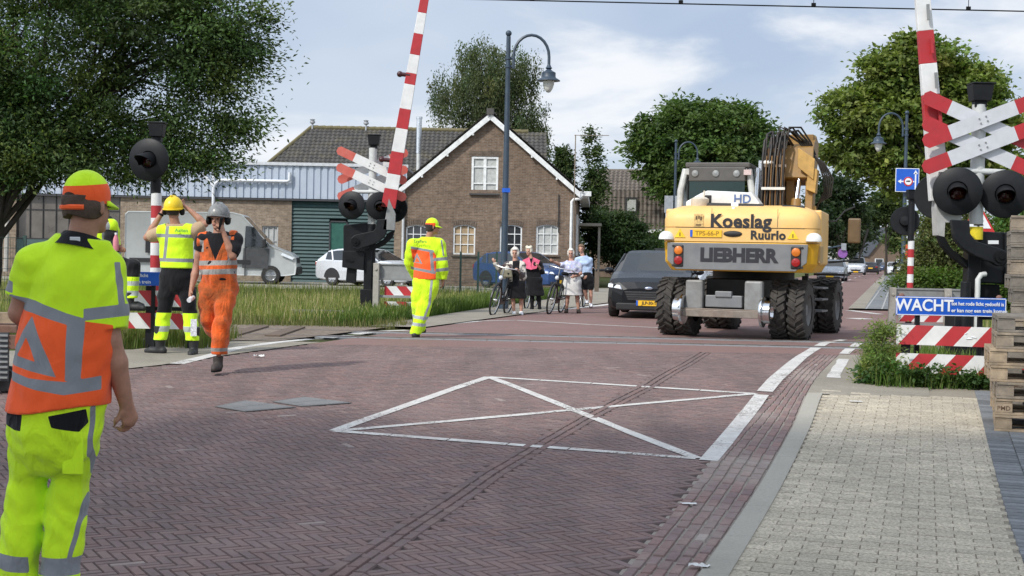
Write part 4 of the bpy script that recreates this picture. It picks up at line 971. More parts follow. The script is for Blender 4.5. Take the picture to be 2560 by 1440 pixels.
def in_patch(n):
    y = rg.uniform(14.75,19.0,n); x = rg.uniform(3.7,9.5,n); k = (x > np.array([interp([(14.7,4.0),(15.5,3.95),(19,5.0)],v) for v in y])); return np.stack([x,y,np.array([gz(v) for v in y])-0.02],1)[k]
grass('grass','green grass and weeds around the right striped barrier',26000,in_patch,lambda n: rg.uniform(0.06,0.30,n),0.013,[(0.085,0.16,0.03),(0.11,0.19,0.04),(0.16,0.21,0.06)],0.7)
def in_far(n):
    y = rg.uniform(24,48,n); x = np.array([right_edge(v) for v in y])+2.9+rg.random(n)*9; return np.stack([x,y,np.full(n,-0.02)],1)
grass('grass','grass strip beside the far right pavement',14000,in_far,lambda n: rg.uniform(0.1,0.4,n),0.02,GC)
def edge_weeds(n):
    y = rg.uniform(24,46,n); x = np.array([left_edge(v)-interp([(24,1.0),(30,1.5),(34,1.8),(46,2.6),(60,3.0)],v) for v in y])-np.abs(rg.normal(size=n))*0.5; return np.stack([x,y,np.full(n,-0.02)],1)
grass('grass','deep green leafy weeds along the pavement edge',15000,edge_weeds,lambda n: rg.uniform(0.1,0.36,n),0.022,[(0.07,0.125,0.025),(0.09,0.15,0.03),(0.13,0.19,0.05)],0.6)
# tall weed bush in front of the right barrier
b = G(2205,955); d = b.y
bush('weed_bush','tall feathery yellow green weed beside the right striped barrier',b,blobs_px([(2200,880,34,70),(2225,850,26,60),(2190,935,38,28),(2235,920,30,40),(2212,815,12,30)],d,b),75,60,0.075,cat='weed',stem=0.006,up=0.2,size=0.055,aspect=0.28,tone=(0.17,0.23,0.06),var=0.35,tips=(0.32,0.36,0.13),shell=0.2)
def weed_leaves():
    b = Vector((4.55,14.9,gz(14.9))); t = thing('weed_plant','dark broad leaved weeds creeping along the foot of the right barrier','weed',b)
    bl = [((x,rnd.uniform(-.1,.35),0.10),(0.22,0.2,0.12)) for x in np.linspace(-0.5,0.9,10)]
    V,Fc,C,cen = cluster_cloud(bl,70,40,0.06,up=0.9,size=0.065,aspect=0.6,tone=(0.05,0.105,0.025),var=0.3,shell=0.3); np_obj('foliage',V,Fc,M_LEAF,t,C)
weed_leaves()
# ------------------------------------------------------------------ crossing signals, barriers, signs, lamps, wire
M_BLACK = M('black_enamel',(0.007,0.008,0.010),0.5,var=0.25,dirt=(0.03,0.029,0.027),dirt_amt=0.25,**{'Specular IOR Level':0.28})
M_BLACKM = M('black_matt',(0.006,0.0065,0.007),0.75,var=0.2,**{'Specular IOR Level':0.2})
M_REDP = M('signal_red',(0.42,0.022,0.028),0.5,var=0.12,dirt=(0.25,0.05,0.05),dirt_amt=0.3)
M_FADED = M('faded_red',(0.52,0.10,0.075),0.6,var=0.16,dirt=(0.55,0.22,0.17),dirt_amt=0.4)
M_WHITEP = M('white_board',(0.70,0.70,0.69),0.5,var=0.08,dirt=(0.5,0.5,0.48),dirt_amt=0.35)
M_SILVERB = M('silver_board',(0.56,0.57,0.60),0.4,var=0.08,dirt=(0.45,0.45,0.46),dirt_amt=0.4)
M_POSTW = M('pale_post_paint',(0.55,0.56,0.545),0.45,var=0.1,dirt=(0.35,0.36,0.33),dirt_amt=0.4)
M_BLUES = M('sign_blue',(0.012,0.10,0.52),0.4,var=0.08)
M_LETTER = M('sign_white',(0.78,0.80,0.82),0.5,var=0.04)
M_LENS = M('dark_red_lens',(0.03,0.003,0.004),0.12,var=0.3)
M_CONC = M('concrete',(0.36,0.34,0.30),0.9,var=0.15,scale=12,dirt=(0.2,0.19,0.16),dirt_amt=0.5,bump=0.3)
M_GALV = M('galvanised',(0.27,0.275,0.27),0.5,0.3,var=0.15,dirt=(0.17,0.17,0.16),dirt_amt=0.5)
M_YELL = M('yellow_tag',(0.75,0.60,0.02),0.5)
class Loc:
    """photo pixels -> local x, z at the depth of one thing"""
    def __init__(s, px, d, zb=None): s.d = d; q = W(px,HZ(px)+1.3*F_PX/d,d); s.base = Vector((q.x,d,gz(d) if zb is None else zb)); s.s = F_PX/d
    def __call__(s, px, py): q = W(px,py,s.d); return (q.x-s.base.x, q.z-s.base.z)
    def poly(s, pts): return [s(*p) for p in pts]
def slabp(mb, L, pts, y0, y1, mi=0, smooth=False):
    """pixel outline -> plate standing in xz, from y0 (front) to y1 (back)"""
    P = L.poly(pts); a = sum(P[i][0]*P[(i+1)%len(P)][1]-P[(i+1)%len(P)][0]*P[i][1] for i in range(len(P)))
    if a < 0: P = P[::-1]
    return mb.prism(P,-y1,-y0,FACE_CAM,mi,smooth=smooth)
def light_head(t, c, r, yaw=0.0, pitch=0.0, back=False, y=-0.2):
    """round black backing board with a hooded red lens"""
    Mx = Matrix.Translation((c[0],y,c[1])) @ Matrix.Rotation(yaw,4,'Z') @ Matrix.Rotation(pitch,4,'X') @ FACE_CAM
    m = MB(); m.lathe([(0.0,-0.02),(r*0.97,-0.02),(r,-0.008),(r,0.006),(r*0.97,0.014),(r*0.42,0.022),(r*0.40,0.0)],Mx,n=36,cap=False)
    m.lathe([(0.0,-0.16),(r*0.32,-0.15),(r*0.40,-0.02)],Mx,n=20)
    b = m.build('backing_board',M_BLACK,t)
    v = MB(); R1 = r*0.38; n = 24; vs = []; fs = []
    for k in range(n+1):
        q = -R(35)+k*(math.pi+R(70))/n; ln = 0.30*(0.35+0.65*max(0,math.sin(max(0,min(math.pi,q)))))+0.03
        for rr in (R1,R1-0.008):
            vs.append((rr*math.cos(q),rr*math.sin(q),0.0)); vs.append((rr*0.98*math.cos(q),rr*0.98*math.sin(q)-ln*0.16,ln))
    for k in range(n):
        o = k*4; fs += [(o,o+4,o+5,o+1),(o+2,o+3,o+7,o+6),(o+1,o+5,o+7,o+3)]
    v.add(vs,fs,0,Mx,None,True); v.build('visor',M_BLACK,b)
    l = MB(); l.lathe([(R1*0.9,0.012),(R1*0.75,0.035),(R1*0.4,0.055),(0.0,0.062)],Mx,n=24,cap=False); l.build('lens',M_LENS,b)
def bell_box(t, c, w, h, y=0.0):
    m = MB(); z = c[1]
    m.box((c[0],y,z-h*0.42),(w*0.55,w*0.5,h*0.3)); m.box((c[0],y-0.02,z+h*0.08),(w*0.8,w*0.75,h*0.72),taper=(1.22,1.15))
    m.box((c[0]+w*0.05,y-0.02,z+h*0.5),(w*1.05,w*0.95,0.02)); m.build('bell_box',M_BLACK,t,bevel=0.006)
def striped_post(t, L, px0, py0, px1, py1, n, r, first=0, red=None):
    """post stripes, top to bottom"""
    a, b = L(px0,py0), L(px1,py1); m = MB(); o = 0; N_ = 18
    rings = [[Vector((b[0]+r*math.cos(2*math.pi*i/N_),r*math.sin(2*math.pi*i/N_),a[1]+(b[1]-a[1])*k/n)) for i in range(N_)] for k in range(n+1)]
    m.loft(rings,mf=lambda i,k: (i+first)%2); m.build('banded_post',[M_WHITEP,red or M_REDP],t)
def plank(t, L, x0, x1, z0, h, y, lean, n, name='plank', mats=None, dx=0.0, first=0):
    """board with slanting red and white blocks; lean = +1 for / and -1 for \\ ; local x, z"""
    w = x1-x0; p = w/n; m = MB(); sh = lean*h*0.85
    cuts = [x0-p*2+k*p+dx for k in range(n+5)]
    def clip(poly, xa, keep_gt):
        out = []
        for i in range(len(poly)):
            a, b = poly[i], poly[(i+1)%len(poly)]; ia = (a[0] > xa) == keep_gt; ib = (b[0] > xa) == keep_gt
            if ia: out.append(a)
            if ia != ib: tt = (xa-a[0])/(b[0]-a[0]); out.append((xa,a[1]+(b[1]-a[1])*tt))
        return out
    for k in range(len(cuts)-1):
        q = [(cuts[k],z0),(cuts[k+1],z0),(cuts[k+1]+sh,z0+h),(cuts[k]+sh,z0+h)]
        q = clip(q,x0,True); q = clip(q,x1,False) if len(q) > 2 else q
        if len(q) > 2: m.prism(q,-y-0.02,-y+0.02,FACE_CAM,(k+first)%2)
    return m.build(name,mats or [M_REDP,M_WHITEP],t,fix=True)
def cross_board(t, L, c, length, wid, ang, y, red, white, redlen):
    m = MB(); hw, hl = wid/2, length/2; c_ = wid*0.28
    Mx = Matrix.Translation((c[0],y,c[1])) @ Matrix.Rotation(-ang,4,'Y') @ FACE_CAM
    m.prism([(-hl+redlen,-hw),(hl-redlen,-hw),(hl-redlen,hw),(-hl+redlen,hw)],0,0.012,Mx,1)
    m.prism([(-hl,-hw+c_),(-hl+c_,-hw),(-hl+redlen,-hw),(-hl+redlen,hw),(-hl+c_,hw),(-hl,hw-c_)],0,0.012,Mx,0)
    m.prism([(hl-redlen,-hw),(hl-c_,-hw),(hl,-hw+c_),(hl,hw-c_),(hl-c_,hw),(hl-redlen,hw)],0,0.012,Mx,0)
    o = m.build('cross_board',[red,white],t)
    b = MB()
    for (bx_,by_) in ((-0.045,0.03),(0.045,0.03),(-0.045,-0.03),(0.045,-0.03)): b.cyl(Mx@Vector((bx_,by_,0.012)),Mx@Vector((bx_,by_,0.024)),0.011,n=8)
    b.build('bolt',M_GALV,o); return o
def boom(t, L, p0, p1, w0, w1, y, cuts, red, side=0.09):
    """striped barrier arm between two pixel points; cuts = fractions where the colour changes, first colour first"""
    a, b = Vector((L(*p0)[0],y,L(*p0)[1])), Vector((L(*p1)[0],y,L(*p1)[1])); d = (b-a).normalized(); nx = Vector((d.z,0,-d.x))
    m = MB(); fr = [0.0]+cuts+[1.0]
    for k in range(len(fr)-1):
        for_k = []
        for f in (fr[k],fr[k+1]):
            c = a.lerp(b,f); w = (w0+(w1-w0)*f)/2; dp = side*(1-0.4*f)/2
            for_k.append([c-nx*w+Vector((0,-dp,0)),c+nx*w+Vector((0,-dp,0)),c+nx*w+Vector((0,dp,0)),c-nx*w+Vector((0,dp,0))])
        m.loft(for_k,k%2,smooth=False)
    return m.build('barrier_arm',[red,M_WHITEP],t,bevel=0.006)
# --- single warning light on the left
def warning_light_near():
    L = Loc(388,18.5); t = thing('warning_light','single round black crossing light on a red and white banded post left of the road','signal',L.base)
    striped_post(t,L,389,483,386,855,12,0.07)
    m = MB(); a, b = L(389,483), L(388,345); m.cyl((a[0],0,a[1]),(a[0],0,b[1]),0.072); m.build('upper_post',M_BLACK,t)
    m = MB(); m.box((L(386,855)[0],0,0.02),(0.3,0.3,0.14)); m.build('foot',M_CONC,t,bevel=0.02)
    light_head(t,L(382,402),0.285,R(-12),R(2)); bell_box(t,L(394,330),0.21,0.24)
warning_light_near()
def barrier_left():
    L = Loc(350,17.9); t = thing('guard_barrier','red and white striped plank barrier in tall weeds left of the road','barrier',L.base)
    x0, x1 = L(232,700)[0], L(488,700)[0]
    plank(t,L,x0,x1,L(400,766)[1],0.205,0.0,-1,7); plank(t,L,x0,x1,L(400,822)[1],0.205,0.0,-1,7)
    for px in (250,372,478):
        m = MB(); x = L(px,700)[0]; m.box((x,0.075,0.36),(0.09,0.09,0.9)); m.build('post',M_BLACK,t)
    m = MB(); m.box(((x0+x1)/2,0.04,L(400,772)[1]),(x1-x0,0.05,0.05)); m.build('rail',M_BLACK,t)
    s = thing('warning_sign','blue WACHT warning sign above the left striped barrier','sign',L.base); za = L(380,714)[1]; zb = L(380,680)[1]
    sx0, sx1 = L(180,700)[0], L(404,700)[0]; m = MB(); m.box(((sx0+sx1)/2,-0.05,(za+zb)/2),(sx1-sx0,0.015,zb-za)); m.build('board',M_BLUES,s,bevel=0.004)
    text_part('lettering','WACHT',0.15,M_LETTER,s,TM(sx0+0.28,-0.058,(za+zb)/2),0.003)
    text_part('lettering','tot het rode licht',0.062,M_LETTER,s,TM(sx1-0.38,-0.058,(za+zb)/2+0.042),0.001); text_part('lettering','er kan nog een trein',0.062,M_LETTER,s,TM(sx1-0.38,-0.058,(za+zb)/2-0.042),0.001)
    for x in (sx0+0.3,sx1-0.1): m = MB(); m.box((x,-0.01,(0+zb)/2-0.05),(0.05,0.05,zb-0.05)); m.build('bracket',M_BLACK,s)
barrier_left()
# --- far left barrier machine with crosses
def signal_far():
    L = Loc(925,29.2); t = thing('crossing_signal','white masted crossing signal with faded red crosses and raised barrier arm beyond the left verge','signal',L.base)
    m = MB(); x = L(932,400)[0]; m.cyl((x,0,L(0,700)[1]*0+0.55),(x,0,L(932,370)[1]),0.085); m.build('mast',M_POSTW,t)
    m = MB(); m.cyl((x,0,0.0),(x,0,L(925,560)[1]),0.095); m.box((L(919,760)[0],0,0.25),(0.30,0.32,0.56)); m.box((L(921,680)[0],-0.05,0.85),(0.17,0.2,1.1)); m.build('lower_post',M_BLACK,t,bevel=0.01)
    bell_box(t,L(935,354),0.26,0.27)
    # the crosses face the far traffic: seen from the back, faded
    for zc,k in ((L(0,396)[1],0),(L(0,438)[1],1)):
        c = (L(938,0)[0],zc)
        cross_board(t,L,c,1.62,0.185,R(24),0.12+0.016*k,M_FADED,M_WHITEP,0.40); cross_board(t,L,c,1.62,0.185,R(-24),-0.10-0.016*k,M_FADED,M_WHITEP,0.40)
    m = MB(); a, b = L(882,480), L(968,480); m.cyl((a[0],-0.06,a[1]),(b[0],-0.06,b[1]),0.04); m.build('crossbar',M_POSTW,t)
    r = 0.30
    light_head(t,L(882,514),r,R(-14)); light_head(t,L(952,516),r,R(10)); light_head(t,L(985,520),r,R(160),y=0.2)
    m = MB()
    slabp(m,L,[(858,568),(860,562),(932,556),(933,612),(912,630),(858,628)],0.02,0.40); m.build('machine_box',M_BLACK,t,bevel=0.015)
    m = MB(); slabp(m,L,[(860,627),(900,627),(914,632),(912,676),(858,668)],-0.22,0.12); slabp(m,L,[(869,668),(893,670),(891,706),(886,709),(870,706),(866,700)],-0.12,0.0); m.build('counterweight',M_BLACK,t,bevel=0.012)
    m = MB(); slabp(m,L,[(866,650),(872,648),(888,652),(886,656),(870,654)],-0.235,-0.215); m.build('slot',M_BLACKM,t)
    m = MB(); slabp(m,L,[(972,548),(946,550),(944,570),(938,578),(892,588),(882,596),(880,610),(888,622),(900,624),(945,608),(964,594),(971,578)],-0.36,-0.24); slabp(m,L,[(988,575),(972,582),(960,598),(940,610),(915,622),(925,628),(960,614),(982,594)],-0.1,0.02)
    m.build('crank_arm',M_BLACK,t,bevel=0.01)
    m = MB(); c = L(893,604); m.cyl((c[0],-0.40,c[1]),(c[0],-0.36,c[1]),0.085); m.cyl((c[0],-0.42,c[1]),(c[0],-0.40,c[1]),0.035); m.build('pivot',M_BLACKM,t)
    ar = boom(t,L,(974,520),(1080,-90),0.30,0.155,-0.30,[0.075,0.135,0.225,0.32,0.40,0.50,0.545,0.62,0.705,0.79,0.875,0.94],M_REDP,0.10)
    m = MB(); slabp(m,L,[(962,574),(976,498),(992,536),(990,576)],-0.36,-0.22); m.build('arm_clamp',M_GALV,ar)
    for (px,py) in ((1005,190),(960,401)):
        m = MB(); c = L(px,py); m.cyl((c[0]-0.02,-0.3,c[1]),(c[0]+0.20,-0.3,c[1]-0.02),0.045); m.ell((c[0]-0.02,-0.3,c[1]),(0.065,0.065,0.065)); m.build('arm_lamp',M('dark_lamp',(0.06,0.015,0.018),0.3),ar)
signal_far()
# --- near right barrier machine with crosses
def signal_near():
    L = Loc(2442,17.5); t = thing('crossing_signal','near right crossing signal with bright red and silver crosses over two black lights','signal',L.base)
    x = L(2442,480)[0]
    m = MB(); m.cyl((x,0,L(2442,560)[1]),(x,0,L(2450,262)[1]),0.088); m.build('mast',M_POSTW,t)
    m = MB(); m.box((x+0.0,0.0,L(0,545)[1]),(0.001,0.001,0.001)); m.tube([(x,0,L(0,550)[1]),(x,0,L(0,518)[1])],0.094); m.build('yellow_band',M_YELL,t)
    m = MB(); m.box((L(2432,680)[0],0.04,(L(0,556)[1])/2),(0.17,0.2,L(0,556)[1])); m.box((L(2432,0)[0],0.02,0.35),(0.36,0.4,0.7)); m.cyl((L(2424,0)[0],-0.16,0.3),(L(2424,0)[0],-0.16,L(0,655)[1]),0.065); m.build('lower_post',M_BLACK,t,bevel=0.012)
    m = MB(); a = L(2433,690); m.tube([(a[0],-0.18,0.4),(a[0],-0.18,a[1]-0.04),(a[0]+0.04,-0.18,a[1]+0.02),(a[0]+0.10,-0.16,a[1]+0.03)],0.035); m.build('cable_elbow',M_POSTW,t)
    bell_box(t,L(2449,238),0.28,0.28)
    cx = L(2447,300)[0]
    for zc,k in ((L(2447,303)[1],0),(L(2447,368)[1],1)):
        cross_board(t,L,(cx,zc-0.02),1.62,0.185,R(-23),-0.10-0.015*k,M_REDP,M_SILVERB,0.36); cross_board(t,L,(cx,zc),1.62,0.185,R(22),-0.16-0.015*k,M_REDP,M_SILVERB,0.36)
    m = MB(); a, b = L(2385,427), L(2508,432); m.cyl((a[0],-0.05,a[1]),(b[0],-0.05,b[1]),0.042); m.cyl((a[0],-0.05,a[1]-0.001),(a[0]+0.05,-0.12,a[1]-0.16),0.03); m.build('crossbar',M_POSTW,t)
    light_head(t,L(2381,480),0.305,R(-16),R(3)); light_head(t,L(2499,487),0.305,R(-14),R(3)); light_head(t,L(2362,488),0.30,R(158),y=0.28)
    m = MB(); slabp(m,L,[(2449,578),(2540,582),(2539,712),(2449,708)],0.02,0.46); m.build('machine_box',M_BLACK,t,bevel=0.02)
    m = MB(); slabp(m,L,[(2510,582),(2541,583),(2541,712),(2510,711)],-0.03,0.02); m.build('box_door',M_BLACK,t,bevel=0.008)
    m = MB(); slabp(m,L,[(2440,712),(2504,712),(2506,800),(2440,800)],0.06,0.4); m.build('box_stand',M_BLACKM,t,bevel=0.01)
    m = MB(); slabp(m,L,[(2471,601),(2497,601),(2497,610),(2471,610)],0.005,0.018); m.build('nameplate',M_LETTER,t)
    m = MB(); n = 10; cp = [(2477+21*math.cos(a),644-21*math.sin(a)) for a in [R(75)-i*R(215)/n for i in range(n+1)]]
    slabp(m,L,[(2359,551),(2402,553),(2404,585),(2417,603)]+cp+[(2415,640),(2385,622),(2366,600)],-0.34,-0.22); m.build('crank_arm',M_BLACK,t,bevel=0.012)
    m = MB(); slabp(m,L,[(2342,590),(2358,592),(2376,622),(2414,650),(2416,672),(2380,646),(2352,616)],-0.06,0.06); m.build('crank_arm',M_BLACKM,t,bevel=0.01)
    m = MB(); c = L(2477,642); m.cyl((c[0],-0.38,c[1]),(c[0],-0.34,c[1]),0.075); m.cyl((c[0],-0.40,c[1]),(c[0],-0.38,c[1]),0.03); m.build('pivot',M_BLACKM,t)
    ar = boom(t,L,(2352,500),(2303,-80),0.25,0.18,0.06,[0.32,0.457,0.591,0.733],M_WHITEP,0.12)
    ar.data.materials[1] = M_REDP; 
    m = MB(); slabp(m,L,[(2345,430),(2372,430),(2402,530),(2400,556),(2360,556),(2358,592),(2341,588),(2338,520)],-0.05,0.16); m.build('arm_clamp',M('pale_grey_steel',(0.42,0.42,0.40),0.5,dirt=(0.25,0.25,0.24),dirt_amt=0.4),ar)
    for (px,py) in ((2318,32),(2327,115),(2338,202),(2347,290)):
        m = MB(); a = L(px,py); red = py in (115,290); m.box((a[0],-0.045,a[1]),(0.035,0.03,0.2),rot=(0,R(-5.0),0)); m.build('reflector',M_REDP if red else M_GALV,ar)
signal_near()
def barrier_right():
    t = thing('guard_barrier','red and white striped plank barrier at the right pavement corner behind the pallets','barrier',G(2238,958),R(-17)); b = t.location
    def lx(px,d=15.0): return (W(px,700,d).x-b.x)
    def lz(px,py,d=15.0): return W(px,py,d).z-b.z
    for (py,k) in ((862,0.0),(933,0.04)):
        plank(t,None,0.0,1.75,lz(2240,py),0.215,0.0,1,9,dx=0.02+k,first=0)
    for x in (0.10,0.95,1.6): m = MB(); m.box((x,0.07,0.20),(0.10,0.09,0.84)); m.build('post',M_BLACK,t)
    # hand painted scribble
    m = MB(); zz = lz(2390,838)
    for (xa,za,xb,zb) in ((0.72,0.02,0.74,-0.035),(0.72,0.02,0.745,0.03),(0.74,-0.035,0.80,-0.03),(0.79,-0.01,0.84,-0.02)): m.tube([(xa,-0.024,zz+za),(xb,-0.024,zz+zb)],0.006,n=5)
    m.build('paint_scribble',M_LETTER,t)
    s = thing('warning_sign','long blue WACHT sign with small white lines above the right striped barrier','sign',(W(2240,765,15.4).x,15.4,gz(15.4)),R(-2)); sb = s.location
    w = W(2512,765,15.4).x-sb.x; za, zb = W(2370,790,15.4).z-sb.z, W(2370,743,15.4).z-sb.z
    m = MB(); m.box((w/2,0,(za+zb)/2),(w,0.02,zb-za)); bo = m.build('board',M_BLUES,s,bevel=0.006)
    m = MB()
    for (c,sz) in (((w/2,-0.012,zb-0.008),(w-0.02,0.006,0.008)),((w/2,-0.012,za+0.008),(w-0.02,0.006,0.008)),((0.008,-0.012,(za+zb)/2),(0.008,0.006,zb-za-0.03)),((w-0.008,-0.012,(za+zb)/2),(0.008,0.006,zb-za-0.03))): m.box(c,sz)
    m.build('border',M_LETTER,bo)
    zc = (za+zb)/2
    text_part('lettering','WACHT',0.185,M_LETTER,s,TM(0.315,-0.014,zc+0.005),0.004,0.002,sx=0.93)
    text_part('lettering','tot het rode licht gedoofd is',0.058,M_LETTER,s,TM(0.615,-0.014,zc+0.035),0.0012,0.002,'LEFT',sx=0.88); text_part('lettering','er kan nog een trein komen',0.058,M_LETTER,s,TM(0.615,-0.014,zc-0.042),0.0012,0.002,'LEFT',sx=0.95)
    for x in (0.25,0.95): m = MB(); m.box((x,0.035,zc-0.45),(0.05,0.05,0.95)); m.build('bracket',M_BLACK,s)
    for x in (0.07,1.16): m = MB(); m.ell((x,0.04,zb+0.005),(0.035,0.03,0.03)); m.build('bolt_cap',M('rusty_cap',(0.20,0.10,0.075),0.8),s)
barrier_right()
# --- back rails on the far side of the crossing
def guard_rail(px0, px1, d, topy, label, posts, planks, rz):
    L = Loc(px0,d); t = thing('guard_rail',label,'guard rail',L.base,rz); w = L(px1,600)[0]; zt = L((px0+px1)/2,topy)[1]; k = 1/math.cos(rz); w *= k
    for f in posts: m = MB(); m.box((w*f,-0.02,zt/2-0.02),(0.13,0.13,zt+0.06),taper=(0.92,0.92)); m.cyl((w*f,-0.1,zt-0.12),(w*f,-0.08,zt-0.12),0.03,n=10); m.build('post',M_CONC,t,bevel=0.015)
    m = MB(); m.box((w/2,0.07,zt-0.16),(w,0.03,0.28)); m.box((w/2,0.06,zt-0.01),(w,0.06,0.03)); m.box((w/2,0.06,zt-0.32),(w,0.07,0.05)); m.build('panel',M_GALV,t)
    m = MB(); m.box((w/2,0.06,zt-0.68),(w,0.07,0.05)); m.build('rail',M_GALV,t)
    for z in planks: plank(t,L,0.15,w,z,0.2,0.12,-1 if px0 < 1300 else 1,max(3,int(w/0.22)))
guard_rail(940,1062,28.4,660,'grey guard rail with striped planks beside the far left signal',(0.0,),(0.42,0.10),R(-6))
guard_rail(2228,2440,25.5,722,'grey guard rail on concrete posts beyond the right crossing',(0.0,0.66),(0.22,),R(-4))
# --- banded post with the light seen from behind, far right
def warning_light_far():
    L = Loc(2272,28.5); t = thing('warning_light','crossing light seen from behind on a thin banded post at the far right','signal',L.base)
    striped_post(t,L,2278,602,2273,790,9,0.065); m = MB(); a = L(2276,602); x = L(2274,700)[0]
    m.cyl((x,0,a[1]),(x,0,L(2280,505)[1]),0.068); m.cyl((x,0,0),(x,0,L(2273,790)[1]),0.068); m.build('upper_post',M_BLACK,t)
    light_head(t,L(2268,552),0.30,R(165),y=0.16); bell_box(t,L(2281,490),0.24,0.24)
warning_light_far()
# --- street lamps
M_LAMP = M('lamp_paint',(0.030,0.050,0.075),0.45,var=0.2,dirt=(0.06,0.075,0.09),dirt_amt=0.3)
M_LGLASS = M('frosted_glass',(0.62,0.62,0.58),0.25,var=0.08)
def street_lamp(px, d, top_py, side, label, rz=0.0):
    L = Loc(px,d); H = L(px,top_py)[1]; t = thing('street_lamp',label,'street lamp',L.base,rz,'curved arm street lamps'); k = H/6.75
    m = MB(); m.tube([(0,0,0),(0,0,0.9*k),(0,0,1.0*k),(0,0,H-0.12)],[0.10*k,0.10*k,0.085*k,0.052*k]); m.ell((0,0,H-0.05*k),(0.075*k,0.075*k,0.075*k)); m.lathe([(0.13*k,0),(0.13*k,0.25*k),(0.10*k,0.35*k)]); m.build('pole',M_LAMP,t)
    m = MB(); pts = [(0.13,5.85),(0.13,6.15)]+[(0.13+0.43*(1-math.cos(a)),6.15+0.52*math.sin(a)) for a in [R(15*i) for i in range(1,13)]]+[(0.99,5.95)]
    m.tube([(side*x*k,0,z*k) for x,z in pts],0.036*k,n=8)
    for z in (5.9,6.1): m.tube([(0,0,z*k),(side*0.13*k,0,z*k)],0.03*k,n=8); m.cyl((0,0,(z-.03)*k),(0,0,(z+.03)*k),0.075*k)
    m.build('arm',M_LAMP,t)
    Mx = Matrix.Translation((side*0.99*k,0,5.55*k)) @ Matrix.Diagonal((k,k,k,1))
    m = MB(); m.lathe([(0.035,0.42),(0.06,0.36),(0.085,0.33),(0.05,0.30),(0.10,0.26),(0.17,0.22),(0.17,0.12),(0.19,0.09),(0.28,0.035),(0.285,0.02),(0.13,0.02)],Mx,n=20); h = m.build('lamp_hood',M_LAMP,t)
    m = MB(); m.lathe([(0.14,0.03),(0.135,-0.06),(0.10,-0.17),(0.05,-0.25),(0.0,-0.265)],Mx,n=18); m.build('lamp_globe',M_LGLASS,h)
    return t, L
t, L = street_lamp(1258,33.0,78,1,'tall blue grey street lamp with a curved arm in front of the brick house')
m = MB(); c = L(1270,476); m.box((c[0]-0.02,-0.08,c[1]),(0.14,0.02,0.1)); m.cyl((0,0,c[1]-0.05),(0,0,c[1]+0.05),0.088); m.build('blue_tag',M_BLUES,t)
t2, L2 = street_lamp(1682,63.0,350,1,'smaller street lamp with two parking signs left of the excavator cab')
t3, L3 = street_lamp(2255,48.8,278,-1,'street lamp with its arm to the left behind the blue lorry sign')
# --- traffic signs
def sign_face(name, parent, poly, mat, y, th=0.006):
    m = MB(); m.prism(poly,-y,-y+th,FACE_CAM); return m.build(name,mat,parent)
def circ(cx,cz,r,n=28): return [(cx+r*math.cos(2*math.pi*i/n),cz+r*math.sin(2*math.pi*i/n)) for i in range(n)]
def rect(cx,cz,w,h): return [(cx-w/2,cz-h/2),(cx+w/2,cz-h/2),(cx+w/2,cz+h/2),(cx-w/2,cz+h/2)]
M_SRED = M('sign_red',(0.55,0.03,0.03),0.45); M_SBLK = M('sign_black',(0.02,0.02,0.025),0.5); M_PALEB = M('sign_grey_back',(0.33,0.35,0.37),0.5,0.2)
def zone_signs():
    b = Vector((L2.base.x,L2.base.y-0.16,0)); t = thing('zone_sign','white rectangular 30 zone sign on the smaller lamp post','sign',b); c = L2(1680,555)
    sign_face('board',t,rect(c[0],c[1],0.64,0.80),M_LETTER,0.0); sign_face('ring',t,circ(c[0],c[1]-0.04,0.24),M_SRED,-0.008); f = sign_face('disc',t,circ(c[0],c[1]-0.04,0.175),M_LETTER,-0.016)
    text_part('lettering','30',0.22,M_SBLK,t,TM(c[0],-0.024,c[1]-0.04),0.004); text_part('lettering','ZONE',0.11,M_SBLK,t,TM(c[0],-0.008,c[1]+0.29),0.002)
    m = MB(); m.box((0.03,0.08,c[1]),(0.1,0.12,0.12)); m.build('clamp',M_PALEB,t)
    t = thing('no_parking_sign','round blue no parking sign with a red ring below the zone sign','sign',b); c = L2(1680,591)
    sign_face('ring',t,circ(c[0],c[1],0.31),M_SRED,0.0); sign_face('disc',t,circ(c[0],c[1],0.235),M_BLUES,-0.008)
    m = MB(); m.box((c[0],-0.018,c[1]),(0.50,0.006,0.07),rot=(0,R(45),0)); m.build('slash',M_SRED,t)
    m = MB(); m.box((0.03,0.08,c[1]),(0.1,0.12,0.1)); m.build('clamp',M_PALEB,t)
    t = thing('sign_board','pair of plain grey sign panels on the lamp post above the zone sign','sign',b); c = L2(1684,511)
    for dx in (-0.24,0.24): sign_face('panel',t,rect(c[0]+dx*1.0,c[1],0.40,0.78),M_PALEB,0.02)
    m = MB(); m.box((c[0],0.05,c[1]+0.2),(0.9,0.03,0.05)); m.box((c[0],0.05,c[1]-0.2),(0.9,0.03,0.05)); m.build('bracket',M_LAMP,t)
zone_signs()
